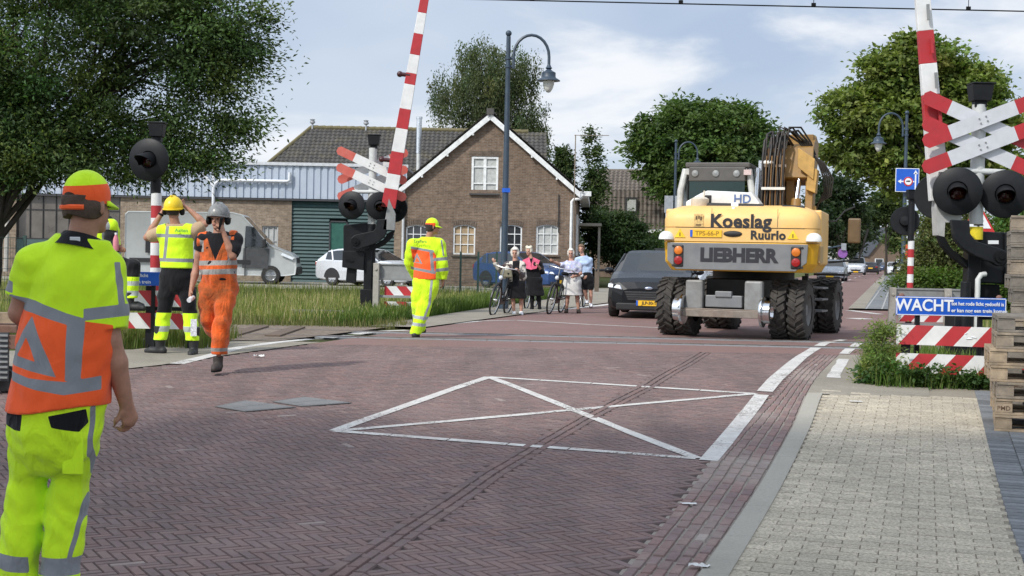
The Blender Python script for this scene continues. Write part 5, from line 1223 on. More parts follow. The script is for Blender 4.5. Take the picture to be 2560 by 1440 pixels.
def lorry_sign():
    b = Vector((L3.base.x,L3.base.y-0.2,0)); t = thing('lorry_route_sign','square blue lorry route sign with white arrows on the right lamp post','sign',b); c = L3(2264,451); w = 0.84
    sign_face('border',t,rect(c[0],c[1],w,w),M_LETTER,0.0); sign_face('board',t,rect(c[0],c[1],w-0.045,w-0.045),M_BLUES,-0.006)
    ax = c[0]+0.29
    m = MB(); m.prism(rect(ax,c[1]-0.05,0.05,0.62),0.014,0.02,FACE_CAM); m.prism([(ax-0.08,c[1]+0.22),(ax+0.08,c[1]+0.22),(ax,c[1]+0.36)],0.014,0.02,FACE_CAM)
    m.prism(rect(c[0],c[1]-0.05,0.5,0.045),0.014,0.019,FACE_CAM); m.prism([(c[0]-0.34,c[1]-0.05),(c[0]-0.22,c[1]-0.13),(c[0]-0.22,c[1]+0.03)],0.014,0.02,FACE_CAM); m.build('arrow',M_LETTER,t)
    sign_face('ring',t,circ(c[0]+0.03,c[1]-0.05,0.165),M_SRED,-0.021); sign_face('disc',t,circ(c[0]+0.03,c[1]-0.05,0.12),M_LETTER,-0.028)
    m = MB(); m.prism(rect(c[0]+0.045,c[1]-0.04,0.11,0.05),0.034,0.038,FACE_CAM); m.prism(rect(c[0]-0.03,c[1]-0.045,0.035,0.04),0.034,0.038,FACE_CAM); m.build('lorry_mark',M_SBLK,t)
    m = MB(); m.box((0,0.1,c[1]),(0.12,0.16,0.14)); m.build('clamp',M_PALEB,t)
    t = thing('small_sign','small white and red sign low on the right lamp post','sign',b); c = L3(2268,576)
    sign_face('board',t,rect(c[0]+0.08,c[1],0.30,0.62),M_LETTER,0.0); sign_face('ring',t,circ(c[0]+0.08,c[1]-0.12,0.13),M_SRED,-0.008); sign_face('red_panel',t,rect(c[0]+0.05,c[1]-0.75,0.3,0.5),M('orange_panel',(0.6,0.09,0.03),0.5),0.0)
    m = MB(); m.box((0,0.1,c[1]),(0.12,0.16,0.14)); m.box((0.0,0.1,c[1]-0.75),(0.12,0.16,0.1)); m.build('clamp',M_PALEB,t)
lorry_sign()
def triangle_sign():
    L = Loc(2472,29.0); t = thing('crossing_triangle_sign','white triangular rail crossing sign with a red rim behind the right machine box','sign',L.base)
    cx = L(2461,0)[0]; z0 = L(2461,580)[1]; a = 0.36; z1 = z0+a*1.732
    def tri(k, dz): return [(cx-a*k,z0+dz),(cx+a*k,z0+dz),(cx,z0+dz+a*k*1.732)]
    sign_face('rim',t,tri(1,0),M_SRED,0.0); sign_face('board',t,tri(0.76,0.075),M_LETTER,-0.008)
    m = MB(); m.box((cx,-0.02,z0+0.21),(0.045,0.006,0.26)); m.box((cx,-0.022,z0+0.24),(0.2,0.006,0.03)); m.box((cx,-0.022,z0+0.15),(0.2,0.006,0.03)); m.build('fence_mark',M_SBLK,t)
    m = MB(); m.cyl((cx,0.03,-0.05),(cx,0.03,z1-0.1),0.038); m.build('post',M_GALV,t)
triangle_sign()
def far_sign():
    L = Loc(2108,120.0); t = thing('traffic_light','dark traffic light mast with a long arm and purple round sign down the street','traffic light',L.base)
    m = MB(); m.cyl((0,0,0),(0,0,L(0,575)[1]),0.14,0.1); c = L(2070,620); m.cyl((0,0,c[1]+0.25),(c[0],0,c[1]),0.08); m.build('mast',M_LAMP,t)
    m = MB(); c = L(2108,617); m.box((c[0],-0.2,c[1]),(0.4,0.2,0.6)); m.build('signal_box',M_PALEB,t)
    m = MB(); c = L(2106,633); m.prism(circ(c[0],c[1],0.42),0.1,0.12,FACE_CAM); m.build('round_sign',M('purple_sign',(0.25,0.10,0.35),0.5),t)
far_sign()
# --- overhead wire
def wire():
    d = 22.2; a, b = W(1000,-6,d), W(2640,30,d); t = thing('overhead_wire','thin dark overhead railway wire crossing the top of the sky','wire',((a.x+b.x)/2,d,a.z))
    o = t.location; m = MB(); n = 24
    m.tube([Vector(a).lerp(b,i/n)-o for i in range(n+1)],0.011,n=6); l = Vector((-14,d,a.z+0.06)); m.tube([l-o,a-o],0.011,n=6); m.tube([b-o,Vector((14,d+0.3,b.z+0.04))-o],0.011,n=6); m.build('contact_wire',M_BLACKM,t)
    for px,py in ((1331,2),(1702,9),(2034,16),(2421,25)):
        q = W(px,py,d)-o; m = MB(); m.box(q+Vector((0,0,0.03)),(0.07,0.03,0.05)); m.tube([q,q+Vector((0.0,0,1.2))],0.006,n=5); m.build('dropper',M_BLACKM,t)
    m = MB(); m.tube([Vector((-14,d,a.z+1.3))-o,Vector((14,d,a.z+1.25))-o],0.012,n=6); m.build('carrier_wire',M_BLACKM,t)
wire()
# ------------------------------------------------------------------ cars, van, excavator
def paint(name, c, rough=0.28, metal=0.2):
    return M(name,c,rough,metal,var=0.06,scale=3,dirt=tuple(x*0.75+0.012 for x in as_col(c)),dirt_amt=0.25,**{'Specular IOR Level':0.3,'Coat Weight':0.15,'Coat Roughness':0.05})
M_TYRE = M('tyre_rubber',(0.018,0.018,0.018),0.85,var=0.3,scale=14,dirt=(0.075,0.065,0.055),dirt_amt=0.4)
M_RIM = M('alloy_rim',(0.34,0.35,0.36),0.3,0.8)
M_CARGLASS = M('car_glass',(0.018,0.022,0.025),0.04,var=0.1,**{'Specular IOR Level':0.8})
M_PLAST = M('black_plastic',(0.015,0.015,0.016),0.6)
M_LAMPG = M('lamp_glass',(0.70,0.74,0.78),0.1,var=0.1)
M_TAIL = M('tail_red',(0.33,0.015,0.015),0.2)
M_ORANGE = M('indicator_orange',(0.62,0.17,0.02),0.25)
M_PLATEY = M('plate_yellow',(0.80,0.47,0.02),0.5,var=0.04)
def wheel(parent, c, r, w, mirror=1, rim=M_RIM):
    Mx = Matrix.Translation(c) @ Matrix.Rotation(R(90)*mirror,4,'Y')
    m = MB(); m.lathe([(r*0.62,-w/2),(r*0.9,-w/2),(r*0.98,-w*0.38),(r,-w*0.2),(r,w*0.2),(r*0.98,w*0.38),(r*0.9,w/2),(r*0.62,w/2)],Mx,n=28,cap=False)
    wh = m.build('wheel',M_TYRE,parent); m = MB(); m.lathe([(r*0.64,w*0.42),(r*0.6,w*0.46),(r*0.55,w*0.25),(r*0.1,w*0.28),(0.0,w*0.32)],Mx,n=28,cap=False)
    for k in range(5):
        a = 2*math.pi*k/5; m.add([Mx@Vector(p) for p in ((r*.1*math.cos(a+.6),r*.1*math.sin(a+.6),w*.3),(r*.1*math.cos(a-.6),r*.1*math.sin(a-.6),w*.3),(r*.6*math.cos(a-.14),r*.6*math.sin(a-.14),w*.44),(r*.6*math.cos(a+.14),r*.6*math.sin(a+.14),w*.44))],[(0,1,2,3)])
    m.build('rim',rim,wh)
def car(label, loc, rz, col, name='parked_car', kind='hatch', group=None, detail=True, roof_rack=False, plate=None, head_on=None):
    """front of the car is local -y; origin on the ground at the middle"""
    t = thing(name,label,'car' if kind != 'van' else 'van',loc,rz,group)
    if kind == 'van':
        Lc, Wc, Hc = 4.9, 1.92, 1.95
        st = [(-2.45,.70,.30,.62,.80,.0,0),(-2.38,.84,.22,.72,.98,.0,0),(-2.1,.92,.20,.80,1.08,.0,0),(-1.55,.95,.20,.95,1.18,.0,0),(-1.45,.95,.20,1.05,1.22,1.24,1),(-0.75,.96,.20,1.08,1.15,1.86,1),(-0.55,.96,.20,1.08,1.15,1.92,2),(0.4,.96,.20,1.10,1.15,1.95,2),(1.6,.96,.20,1.12,1.16,1.94,2),(2.3,.94,.22,1.12,1.16,1.90,3),(2.42,.92,.30,1.05,1.12,1.25,3),(2.45,.86,.34,.9,1.0,.0,0)]
        wx, wr = (-1.62,1.45), 0.33
    elif kind == 'sedan':
        Lc, Wc, Hc = 4.6, 1.82, 1.43
        st = [(-2.3,.62,.28,.50,.62,.0,0),(-2.22,.80,.20,.58,.72,.0,0),(-1.9,.88,.18,.68,.80,.0,0),(-1.2,.90,.18,.82,.93,.0,0),(-1.0,.90,.18,.88,.96,.98,1),(-0.2,.91,.18,.90,.96,1.38,1),(-0.05,.91,.18,.90,.96,1.41,2),(0.5,.91,.18,.92,.97,1.42,2),(1.0,.91,.18,.94,.98,1.36,2),(1.75,.89,.20,.95,1.0,1.06,3),(2.1,.86,.22,.92,1.0,.0,0),(2.25,.78,.30,.75,.92,.0,0),(2.3,.66,.34,.6,.7,.0,0)]
        wx, wr = (-1.42,1.35), 0.32
    else:
        Lc, Wc, Hc = 4.4, 1.84, 1.48
        st = [(-2.2,.58,.28,.50,.60,.0,0),(-2.13,.80,.20,.60,.74,.0,0),(-1.9,.89,.18,.70,.83,.0,0),(-1.5,.92,.18,.80,.92,.0,0),(-1.15,.92,.18,.86,.98,.0,0),(-0.98,.92,.18,.90,.99,1.01,1),(-0.22,.92,.18,.92,.98,1.42,1),(-0.05,.92,.18,.92,.98,1.46,2),(0.5,.92,.18,.94,.99,1.48,2),(1.2,.92,.18,.96,1.0,1.44,2),(1.65,.90,.20,.98,1.02,1.36,3),(2.05,.86,.24,.94,1.0,1.03,3),(2.15,.82,.30,.80,.92,.0,0),(2.2,.72,.34,.6,.7,.0,0)]
        wx, wr = (-1.36,1.28), 0.325
    rings = []; hw_top = 0.72
    for (y,w,z0,zs,zb,zr,tp) in st:
        if zr <= 0: zr = zb+0.035; wt = w*0.80; wg = w*0.93; zg = zb+0.012
        else:
            f = min(1,max(0,(zr-zb)/(Hc-zb))); wt = w*(0.80-0.12*f); wg = w*(0.93-0.19*f); zg = zr-0.06*f-0.005
        half = [(w*0.80,z0),(w*0.97,z0+0.06),(w,zs*0.62),(w*0.995,zs),(w*0.945,zb),(wg,zg),(wt,zr),(wt*0.5,zr+0.02)]
        rings.append([Vector((x,y,z)) for x,z in half]+[Vector((-x,y,z)) for x,z in reversed(half)])
    body, ws, sw, rw, sw2 = MB(), MB(), MB(), MB(), MB(); n = 16
    for i in range(len(rings)-1):
        a, b = st[i][6], st[i+1][6]
        for k in range(n):
            k2 = (k+1)%n; q = [rings[i][k],rings[i][k2],rings[i+1][k2],rings[i+1][k]]
            top = k in (6,7,8); sidew = k in (4,10); edge = k in (5,9)
            if a == 1 and b == 1 and (top or edge): tgt = ws
            elif a == 3 and b == 3 and (top or edge): tgt = rw
            elif sidew and a >= 1 and b >= 1 and not (a == 3 and b == 3): tgt = sw if k == 4 else sw2
            else: tgt = body
            tgt.add(q,[(0,1,2,3)],0,None,None,True)
    for rr,fl in ((rings[0],1),(rings[-1],0)): body.add(rr,[tuple(range(n)) if fl else tuple(range(n-1,-1,-1))])
    P = paint('paint_'+'_'.join('%d'%int(c*999) for c in as_col(col)),col)
    bo = body.build('body',P,t); bo.data.set_sharp_from_angle(angle=R(55))
    for (mb,nm) in ((ws,'windscreen'),(rw,'rear_window'),(sw,'side_window'),(sw2,'side_window')):
        if mb.f: mb.build(nm,M_CARGLASS,t)
    # pillars stand a little proud of the side glass
    hw = st[6][1]
    for sx in (-1,1):
        for yy in ((-0.9,-0.18),(0.42,0.46),(1.25,1.45)):
            pts = []
            for y in yy:
                i = max(k for k in range(len(st)) if st[k][0] <= y); f = (y-st[i][0])/(st[i+1][0]-st[i][0]); pts.append(y)
            zb = 0.98; zt = Hc-0.09
            wb_, wt_ = hw*0.955, hw*0.76
            a = Vector((sx*wb_,yy[0],zb)); b = Vector((sx*wt_,yy[1],zt)); m = MB(); m.tube([a,b],0.035,n=6); m.build('pillar',P,t)
    m = MB(); yf = st[0][0]; wf = st[1][1]
    m.box((0,yf+0.07,0.26),(wf*1.75,0.2,0.16)); bp = m.build('bumper',M_PLAST,t,bevel=0.03)
    m = MB(); m.prism([(-wf*0.55,-0.11),(wf*0.55,-0.11),(wf*0.66,0.09),(-wf*0.66,0.09)],0,0.05,Matrix.Translation((0,yf+0.03,0.50)) @ FACE_CAM); g = m.build('grille',M_PLAST,t,bevel=0.01)
    if detail:
        b = MB()
        for k in range(4): b.box((0,yf-0.022,0.42+k*0.05),(wf*1.1+k*0.05,0.012,0.008))
        b.build('grille_bar',M('dark_chrome',(0.16,0.165,0.17),0.3,0.8),g)
        lg = MB(); lg.ell((0,yf-0.02,0.66),(0.085,0.02,0.035)); lg.build('badge',M('badge_silver',(0.45,0.5,0.6),0.2,0.7),t)
        for sx in (-1,1):
            b = MB(); b.prism([(-0.17,-0.06),(0.15,-0.10),(0.13,0.03),(-0.12,0.05)],0,0.03,Matrix.Translation((sx*wf*0.80,yf+0.10,0.36)) @ Matrix.Rotation(sx*R(35),4,'Z') @ FACE_CAM); b.build('fog_lamp',M_PLAST,t,bevel=0.008)
    for sx in (-1,1):
        m = MB(); Mx = Matrix.Translation((sx*wf*0.86,yf+0.085,0.655)) @ Matrix.Rotation(sx*R(38),4,'Z') @ Matrix.Rotation(R(-25),4,'X') @ FACE_CAM
        q = [(-sx*0.17,-0.045),(sx*0.23,-0.01),(sx*0.25,0.08),(-sx*0.10,0.045)]; q = q if sx > 0 else q[::-1]
        m.prism(q,0,0.06,Mx); h = m.build('headlight',M_LAMPG,t,bevel=0.012)
        m = MB(); yb = st[-2][0]; m.box((sx*st[-2][1]*0.86,yb-0.03,0.86),(0.22,0.16,0.15),rot=(0,0,-sx*R(18))); m.build('tail_light',M_TAIL,t,bevel=0.02)
        m = MB(); m.ell((sx*(hw+0.10),-0.78,1.02),(0.11,0.08,0.07)); m.box((sx*(hw+0.0),-0.78,0.99),(0.14,0.05,0.04)); m.build('mirror',P,t)
        for wy in wx: wheel(t,(sx*(hw-0.10),wy,wr),wr,0.21,sx)
        for wy in wx:
            a = MB(); pr = [(wr*1.16*math.cos(R(a_)),wr*1.16*math.sin(R(a_))) for a_ in range(0,181,12)]
            a.prism([(p[0],p[1]) for p in pr],0,0.012,Matrix(((0,0,sx,sx*(hw-0.006)),(1,0,0,wy),(0,1,0,wr),(0,0,0,1))))
            a.build('wheel_arch',M_PLAST,t)
    for (yy,zz,s_) in ((yf-0.035,0.34,-1),(st[-1][0]+0.03,0.78 if kind != 'sedan' else 0.72,1)):
        m = MB(); m.box((0,yy,zz),(0.52,0.02,0.115)); pl = m.build('number_plate',M_PLATEY,t)
        if plate and s_ == -1:
            m = MB(); m.box((-0.24,yy-0.012,zz),(0.04,0.004,0.11)); m.build('plate_band',M_BLUES,pl); text_part('plate_letters',plate,0.095,M_SBLK,pl,TM(0.02,yy-0.0125,zz),0.002,0.002,spacing=0.95)
    if roof_rack:
        m = MB()
        for sx in (-1,1): m.tube([(sx*0.58,-0.05,Hc+0.02),(sx*0.60,0.0,Hc+0.08),(sx*0.60,1.3,Hc+0.07),(sx*0.58,1.4,Hc-0.02)],0.022)
        for yy in (0.15,1.0): m.box((0,yy,Hc+0.10),(1.35,0.07,0.03))
        m.build('roof_rack',M_PLAST,t)
    if detail and head_on:
        m = MB()
        for sx in (-1,1):
            m.ell((sx*0.36,0.25,1.06),(0.20,0.09,0.27)); m.ell((sx*0.36,0.25,1.34),(0.10,0.06,0.08))
        m.box((-0.33,-0.35,1.05),(0.14,0.012,0.07)); m.ell((0.36,0.06,1.02),(0.18,0.02,0.18)); m.build('seats',M('car_interior',(0.05,0.05,0.052),0.8),t)
    return t
def at_px(px, d): q = W(px,HZ(px)+1.3*F_PX/d,d); return (q.x,q.y,gz(d))
car('black hatchback with a yellow front plate waiting beside the excavator',at_px(1638,31.6),R(-10),(0.008,0.009,0.011),'black_car',plate='JLP-30-T',head_on=True)
car('white car with a black roof rack queued behind the black hatchback',at_px(1692,37.5),R(-14),(0.62,0.64,0.66),'white_car',roof_rack=True)
car('white hatchback parked nose right in front of the green roller door',at_px(930,53.5),R(60),(0.60,0.62,0.65),'white_car')
car('blue car parked in front of the brick house behind the cycling women',at_px(1310,54.5),R(44),(0.035,0.075,0.19),'blue_car')
FAR = 'cars along the far street'
car('dark nosed silver car oncoming right behind the excavator wheel',at_px(2081,96),R(-18),(0.42,0.44,0.46),'far_car','hatch',FAR)
car('silver white van oncoming in the far street',at_px(2141,150),R(-16),(0.55,0.58,0.62),'far_van','van',FAR)
car('dark sedan driving away beside the silver van',at_px(2177,163),R(164),(0.03,0.03,0.034),'far_car','sedan',FAR)
car('white car parked at the far right kerb beside a cyclist',at_px(2236,150),R(-12),(0.66,0.67,0.69),'far_car','hatch',FAR)
car('small dark blue car far away left of the parked white car',at_px(2214,215),R(-12),(0.04,0.06,0.11),'far_car','hatch',FAR)
car('small grey car far behind the dark sedan',at_px(2205,255),R(-14),(0.45,0.47,0.48),'far_car','hatch',FAR)
car('distant grey car hidden behind the silver van',at_px(2172,235),R(-15),(0.25,0.28,0.32),'far_car','hatch',FAR)
# --- big panel van parked broadside
def big_van():
    d = 54.0; t = thing('panel_van','large pale grey panel van parked nose right in front of the workshop','van',at_px(540,d),R(4)); s = F_PX/d
    x1 = (745-540)/s; x0 = x1-6.6; Wv = 2.0; P = paint('van_white',(0.45,0.47,0.465),0.35,0.1)
    prof = [(x0,0.45),(x0,2.62),(x0+0.12,2.74),(x1-2.5,2.78),(x1-2.15,2.70),(x1-1.05,1.55),(x1-0.95,1.48),(x1-0.25,1.22),(x1-0.06,1.05),(x1,0.72),(x1-0.04,0.40),(x1-0.5,0.34),(x0+0.1,0.34)]
    m = MB(); rings = []
    for y,k in ((-Wv/2,0.96),(-Wv/2-0.06,1.0),(Wv/2+0.06,1.0),(Wv/2,0.96)): rings.append([Vector((((x-x0-3.3)*(0.985 if k < 1 else 1)+x0+3.3),y,0.34+(z-0.34)*k)) for x,z in prof])
    m.loft(rings); m.build('body',P,t,bevel=0.05)
    m = MB()
    yf = -Wv/2-0.075
    m.prism([(x1-2.02,1.45),(x1-1.08,1.45),(x1-1.65,2.22),(x1-1.98,2.26)],-yf-0.012,-yf+0.0,FACE_CAM); m.build('side_window',M_CARGLASS,t)
    m = MB(); m.prism([(x1-2.02,1.45),(x1-1.08,1.45),(x1-0.92,1.52),(x1-1.98,2.62)],0.0,0.0,FACE_CAM) if False else None
    a, b = Vector((x1-2.10,0,2.62)), Vector((x1-1.08,0,1.56)); nn = Vector((0.72,0,0.69))*0.02
    m = MB(); m.add([a+nn+Vector((0,-0.85,0)),a+nn+Vector((0,0.85,0)),b+nn+Vector((0,0.92,0)),b+nn+Vector((0,-0.92,0))],[(0,1,2,3)]); m.build('windscreen',M_CARGLASS,t)
    m = MB(); m.box((x1-2.0,-1.02,1.05),(0.015,0.16,1.5)); m.prism([(x1-2.1,0.62),(x1-1.1,0.62),(x1-1.05,1.4),(x1-2.05,1.4)],-yf-0.008,-yf,FACE_CAM); dr = m.build('door',M('van_dark_door',(0.06,0.062,0.065),0.4),t)
    m = MB(); m.box((x1-1.25,-1.22,1.6),(0.14,0.22,0.34)); m.build('mirror',M_PLAST,t,bevel=0.04)
    m = MB(); m.box((x1-0.02,0,0.55),(0.16,2.0,0.3)); m.build('bumper',M_PLAST,t,bevel=0.05)
    m = MB(); m.box((x1-0.04,0,0.95),(0.06,1.2,0.22)); m.build('grille',M_PLAST,t,bevel=0.02)
    for sy in (-1,1):
        m = MB(); m.prism([(x1-0.62,1.16),(x1-0.16,0.98),(x1-0.10,1.06),(x1-0.55,1.24)],0,0.05,Matrix.Translation((0,sy*(Wv/2+0.06)-(0.0 if sy<0 else 0.05),0)) @ FACE_CAM if sy > 0 else Matrix.Translation((0,-Wv/2-0.06,0)) @ FACE_CAM); m.build('headlight',M_LAMPG,t)
        for wx_ in (x1-1.0,x0+1.35):
            Mx = Matrix.Translation((wx_,sy*(Wv/2-0.05),0.37)) @ Matrix.Rotation(R(90)*sy*-1,4,'X'); r, w = 0.37, 0.24
            q = MB(); q.lathe([(r*.6,-w/2),(r*.92,-w/2),(r,-w*.3),(r,w*.3),(r*.92,w/2),(r*.6,w/2)],Mx,n=24,cap=False); wh = q.build('wheel',M_TYRE,t); q = MB(); q.lathe([(r*.62,w*.4),(r*.5,w*.2),(0,w*.3)],Mx,n=24,cap=False); q.build('rim',M_RIM,wh)
    m = MB(); m.box((x0+1.3,yf-0.004,1.42),(1.0,0.01,0.55)); m.build('side_panel',M('van_black_panel',(0.02,0.02,0.022),0.35),t)
    m = MB(); m.box(((x0+x1)/2-0.8,yf-0.01,0.86),(4.6,0.03,0.16)); m.build('trim_strip',M_PLAST,t)
big_van()
# --- wheeled road-rail excavator
def excavator():
    d0 = 24.3; c0 = at_px(1880,d0); t = thing('excavator','yellow wheeled road rail excavator seen from behind with its arm folded high','excavator',c0,R(-17))
    YEL = M('machine_yellow',(0.82,0.50,0.16),0.5,var=0.10,scale=2.5,dirt=(0.55,0.38,0.19),dirt_amt=0.45); YEL2 = M('machine_yellow_deep',(0.80,0.43,0.015),0.42,var=0.1,dirt=(0.4,0.25,0.08),dirt_amt=0.35)
    GRY = M('machine_grey',(0.17,0.175,0.18),0.5,var=0.14,scale=4,dirt=(0.26,0.25,0.23),dirt_amt=0.35); DK = M('machine_black',(0.015,0.015,0.015),0.6,dirt=(0.07,0.055,0.04),dirt_amt=0.35)
    RUST = M('worn_steel',(0.24,0.21,0.18),0.6,0.3,var=0.3,dirt=(0.16,0.09,0.05),dirt_amt=0.6); SIL = M('polished_steel',(0.62,0.63,0.64),0.2,1.0,var=0.1); HOSE = M('rubber_hose',(0.012,0.012,0.012),0.55,dirt=(0.09,0.055,0.03),dirt_amt=0.5)
    GREYW = M('cab_grey',(0.50,0.50,0.47),0.45,dirt=(0.3,0.29,0.26),dirt_amt=0.4)
    s = F_PX/23.0
    # tail: y (back) at -2.05; heights measured in the photograph
    tx0, tx1, yb, yf = -1.27, 1.27, -2.05, 0.15
    zg0, zg1, zy1 = 1.12, 1.60, 2.05
    def tailring(z, inset, rb):
        """rounded plan outline at height z"""
        x0, x1, y0 = tx0+inset, tx1-inset, yb+inset*1.2; p = []
        for k in range(7): a = R(180+15*k); p.append(Vector((x0+rb+rb*math.cos(a), y0+rb+rb*math.sin(a), z)))
        for k in range(7): a = R(270+15*k); p.append(Vector((x1-rb+rb*math.cos(a), y0+rb+rb*math.sin(a), z)))
        return p+[Vector((x1,yf,z)),Vector((x0,yf,z))]
    m = MB(); m.loft([tailring(zg1+0.235,0.012,0.24),tailring(zg1+0.24,0.0,0.24),tailring(1.97,0.0,0.24),tailring(2.07,0.03,0.24),tailring(2.14,0.09,0.24),tailring(2.20,0.24,0.26),tailring(2.225,0.44,0.3)]); hood = m.build('engine_hood',YEL,t,bevel=0.0)
    m = MB(); m.loft([tailring(zg1,0.0,0.24),tailring(zg1+0.228,0.0,0.24)]); m.build('counterweight_band',YEL,t,bevel=0.006)
    m = MB(); m.loft([tailring(zg0,0.10,0.3),tailring(zg0+0.14,0.02,0.26),tailring(zg1-0.008,0.0,0.24)]); cw = m.build('counterweight',YEL2,t,bevel=0.01)
    # grey panel across the counterweight
    m = MB(); Fm = Matrix.Translation((0,yb-0.012,0)) @ FACE_CAM
    m.prism([(-1.02,zg0+0.02),(0.92,zg0+0.02),(1.10,zg0+0.16),(1.12,zg1-0.02),(-1.17,zg1-0.02),(-1.17,zg0+0.17)],0,0.03,Fm); gp = m.build('rear_panel',GRY,t,bevel=0.008)
    yp = yb-0.046
    text_part('lettering','LIEBHERR',0.30,M_SBLK,gp,TM(0.0,yp,1.375),0.016,0.003,sx=0.98,spacing=1.0)
    for sx in (-1,1):
        x = -0.98 if sx < 0 else 0.93
        m = MB(); m.box((x,yp+0.01,1.36),(0.17,0.05,0.37)); h = m.build('tail_light',DK,t,bevel=0.03)
        for (z,mt,nm) in ((1.45,M_ORANGE,'indicator'),(1.285,M_TAIL,'brake_light')): m = MB(); m.lathe([(0.072,0),(0.065,0.02),(0.03,0.032),(0,0.035)],Matrix.Translation((x,yp-0.016,z)) @ FACE_CAM,cap=False); m.build(nm,mt,h)
    y2 = yb-0.005
    text_part('lettering','Koeslag',0.305,M_SBLK,hood,TM(0.02,y2,1.935),0.010,0.003,spacing=1.04)
    text_part('lettering','Ruurlo',0.195,M_SBLK,t,TM(0.47,y2,1.715),0.007,0.005,spacing=1.06)
    m = MB(); m.box((-0.54,y2-0.006,1.735),(0.52,0.016,0.12)); pl = m.build('number_plate',M_PLATEY,t)
    m = MB(); m.box((-0.78,y2-0.016,1.735),(0.04,0.006,0.115)); m.build('plate_band',M_BLUES,pl); text_part('plate_letters','TPS-66-P',0.105,M('plate_ink',(0.30,0.16,0.01),0.5),pl,TM(-0.52,y2-0.015,1.733),0.002,0.001)
    m = MB(); m.ell((-0.10,y2,1.735),(0.155,0.03,0.05)); m.build('grab_recess',DK,t)
    for x in (-0.97,0.87):
        m = MB(); m.prism([(x-0.09,1.665),(x+0.09,1.665),(x,1.81)],0,0.008,Matrix.Translation((0,y2,0)) @ FACE_CAM); wsg = m.build('warning_triangle',M('warn_yellow',(0.85,0.55,0.02),0.5),t)
        m = MB(); m.box((x,y2-0.011,1.715),(0.014,0.004,0.06)); m.build('warning_mark',M_SBLK,wsg)
    m = MB(); m.box((-0.665,y2-0.003,1.95),(0.15,0.008,0.21)); st_ = m.build('sticker',M('sticker_tan',(0.62,0.42,0.16),0.6,var=0.4,scale=30),hood)
    m = MB(); 
    for (x,z,w_,h_) in ((-0.70,1.99,0.03,0.06),(-0.66,2.0,0.025,0.05),(-0.625,1.98,0.03,0.06),(-0.665,1.875,0.09,0.022)): m.box((x,y2-0.009,z),(w_,0.004,h_))
    m.build('sticker_mark',M('sticker_ink',(0.12,0.07,0.03),0.6),st_)
    for sx in (-1,1):
        m = MB(); m.lathe([(0.13,0.0),(0.13,0.03),(0.11,0.09),(0.06,0.13),(0,0.14)],Matrix.Translation((sx*1.20,yb+0.02,zg1+0.03))); m.build('marker_lamp',M('lamp_white',(0.72,0.72,0.70),0.3),t)
    m = MB(); m.prism([(-0.62,0.0),(0.38,0.0),(0.34,0.13),(-0.60,0.15)],0,0.02,Matrix.Translation((0,yb+0.30,2.13)) @ Matrix.Rotation(R(-38),4,'X') @ FACE_CAM); m.build('vent_grille',DK,t,bevel=0.006)
    m = MB(); m.prism([(0.62,0.0),(1.08,0.0),(1.0,0.12),(0.66,0.14)],0,0.02,Matrix.Translation((0,yb+0.26,2.11)) @ Matrix.Rotation(R(-38),4,'X') @ FACE_CAM); m.build('vent_grille',DK,t,bevel=0.006)
    m = MB(); m.box((-0.12,yb+0.34,2.20),(0.12,0.12,0.12)); m.box((-0.12,yb+0.18,2.13),(0.05,0.1,0.1)); m.build('rear_camera',M_LETTER,t,bevel=0.015)
    # white HD box, beacon
    m = MB(); P = [(-0.86,0.0),(0.36,0.0),(0.38,0.06),(0.24,0.24),(-0.50,0.27),(-0.62,0.22),(-0.86,0.08)]
    m.prism(P,0,0.55,Matrix.Translation((-0.12,yb+1.1,2.20)) @ FACE_CAM); hb = m.build('white_box',M('box_white',(0.70,0.70,0.68),0.5,dirt=(0.5,0.48,0.44),dirt_amt=0.3),t,bevel=0.02)
    text_part('lettering','HD',0.20,M('hd_blue',(0.08,0.14,0.32),0.5),hb,TM(-0.03,yb+0.545,2.325),0.003,0.003)
    m = MB(); m.prism([(-0.55,0.04),(-0.30,0.04),(-0.30,0.19),(-0.40,0.19)],0,0.01,Matrix.Translation((-0.25,yb+0.548,2.20)) @ FACE_CAM); m.build('box_opening',DK,hb)
    m = MB(); m.lathe([(0.13,0),(0.15,0.03),(0.15,0.15),(0.10,0.18),(0,0.185)],Matrix.Translation((-0.72,yb+0.42,2.17))); m.tube([(-0.66,yb+0.42,2.3),(-0.65,yb+0.42,2.46)],0.015); m.build('beacon',M('beacon_white',(0.62,0.55,0.45),0.5),t)
    # cab: frame posts, roof, panes
    cx0, cx1, cy0, cy1, cz0, cz1 = -1.24, 0.06, -0.75, 0.95, 1.60, 2.98
    m = MB()
    for (x,y) in ((cx0,cy0),(cx1,cy0),(cx0,cy1),(cx1,cy1)):
        m.tube([(x,y,cz0),(x+(0.03 if x < -0.5 else -0.03),y,2.5),(x+(0.10 if x < -0.5 else -0.10),y+(0.08 if y < 0 else -0.1),cz1-0.1)],0.06,n=8)
    for y in (cy0+0.05,cy1-0.08): m.box(((cx0+cx1)/2,y,cz1-0.14),(1.06,0.09,0.12))
    m.box(((cx0+cx1)/2,cy0,1.85),(1.24,0.08,0.52)); m.box((cx0,0.1,1.78),(0.08,1.7,0.4)); m.box((cx1,0.1,1.78),(0.08,1.7,0.4))
    m.box((cx0+0.06,0.2,2.5),(0.05,0.06,1.1)); cab = m.build('cab_frame',GREYW,t,bevel=0.012)
    m = MB(); m.box(((cx0+cx1)/2+0.02,0.1,cz1-0.03),(1.12,1.75,0.09)); m.box(((cx0+cx1)/2+0.02,cy0-0.02,cz1-0.19),(0.98,0.08,0.25)); m.build('cab_roof',M('roof_grey_brown',(0.085,0.078,0.07),0.6),t,bevel=0.02)
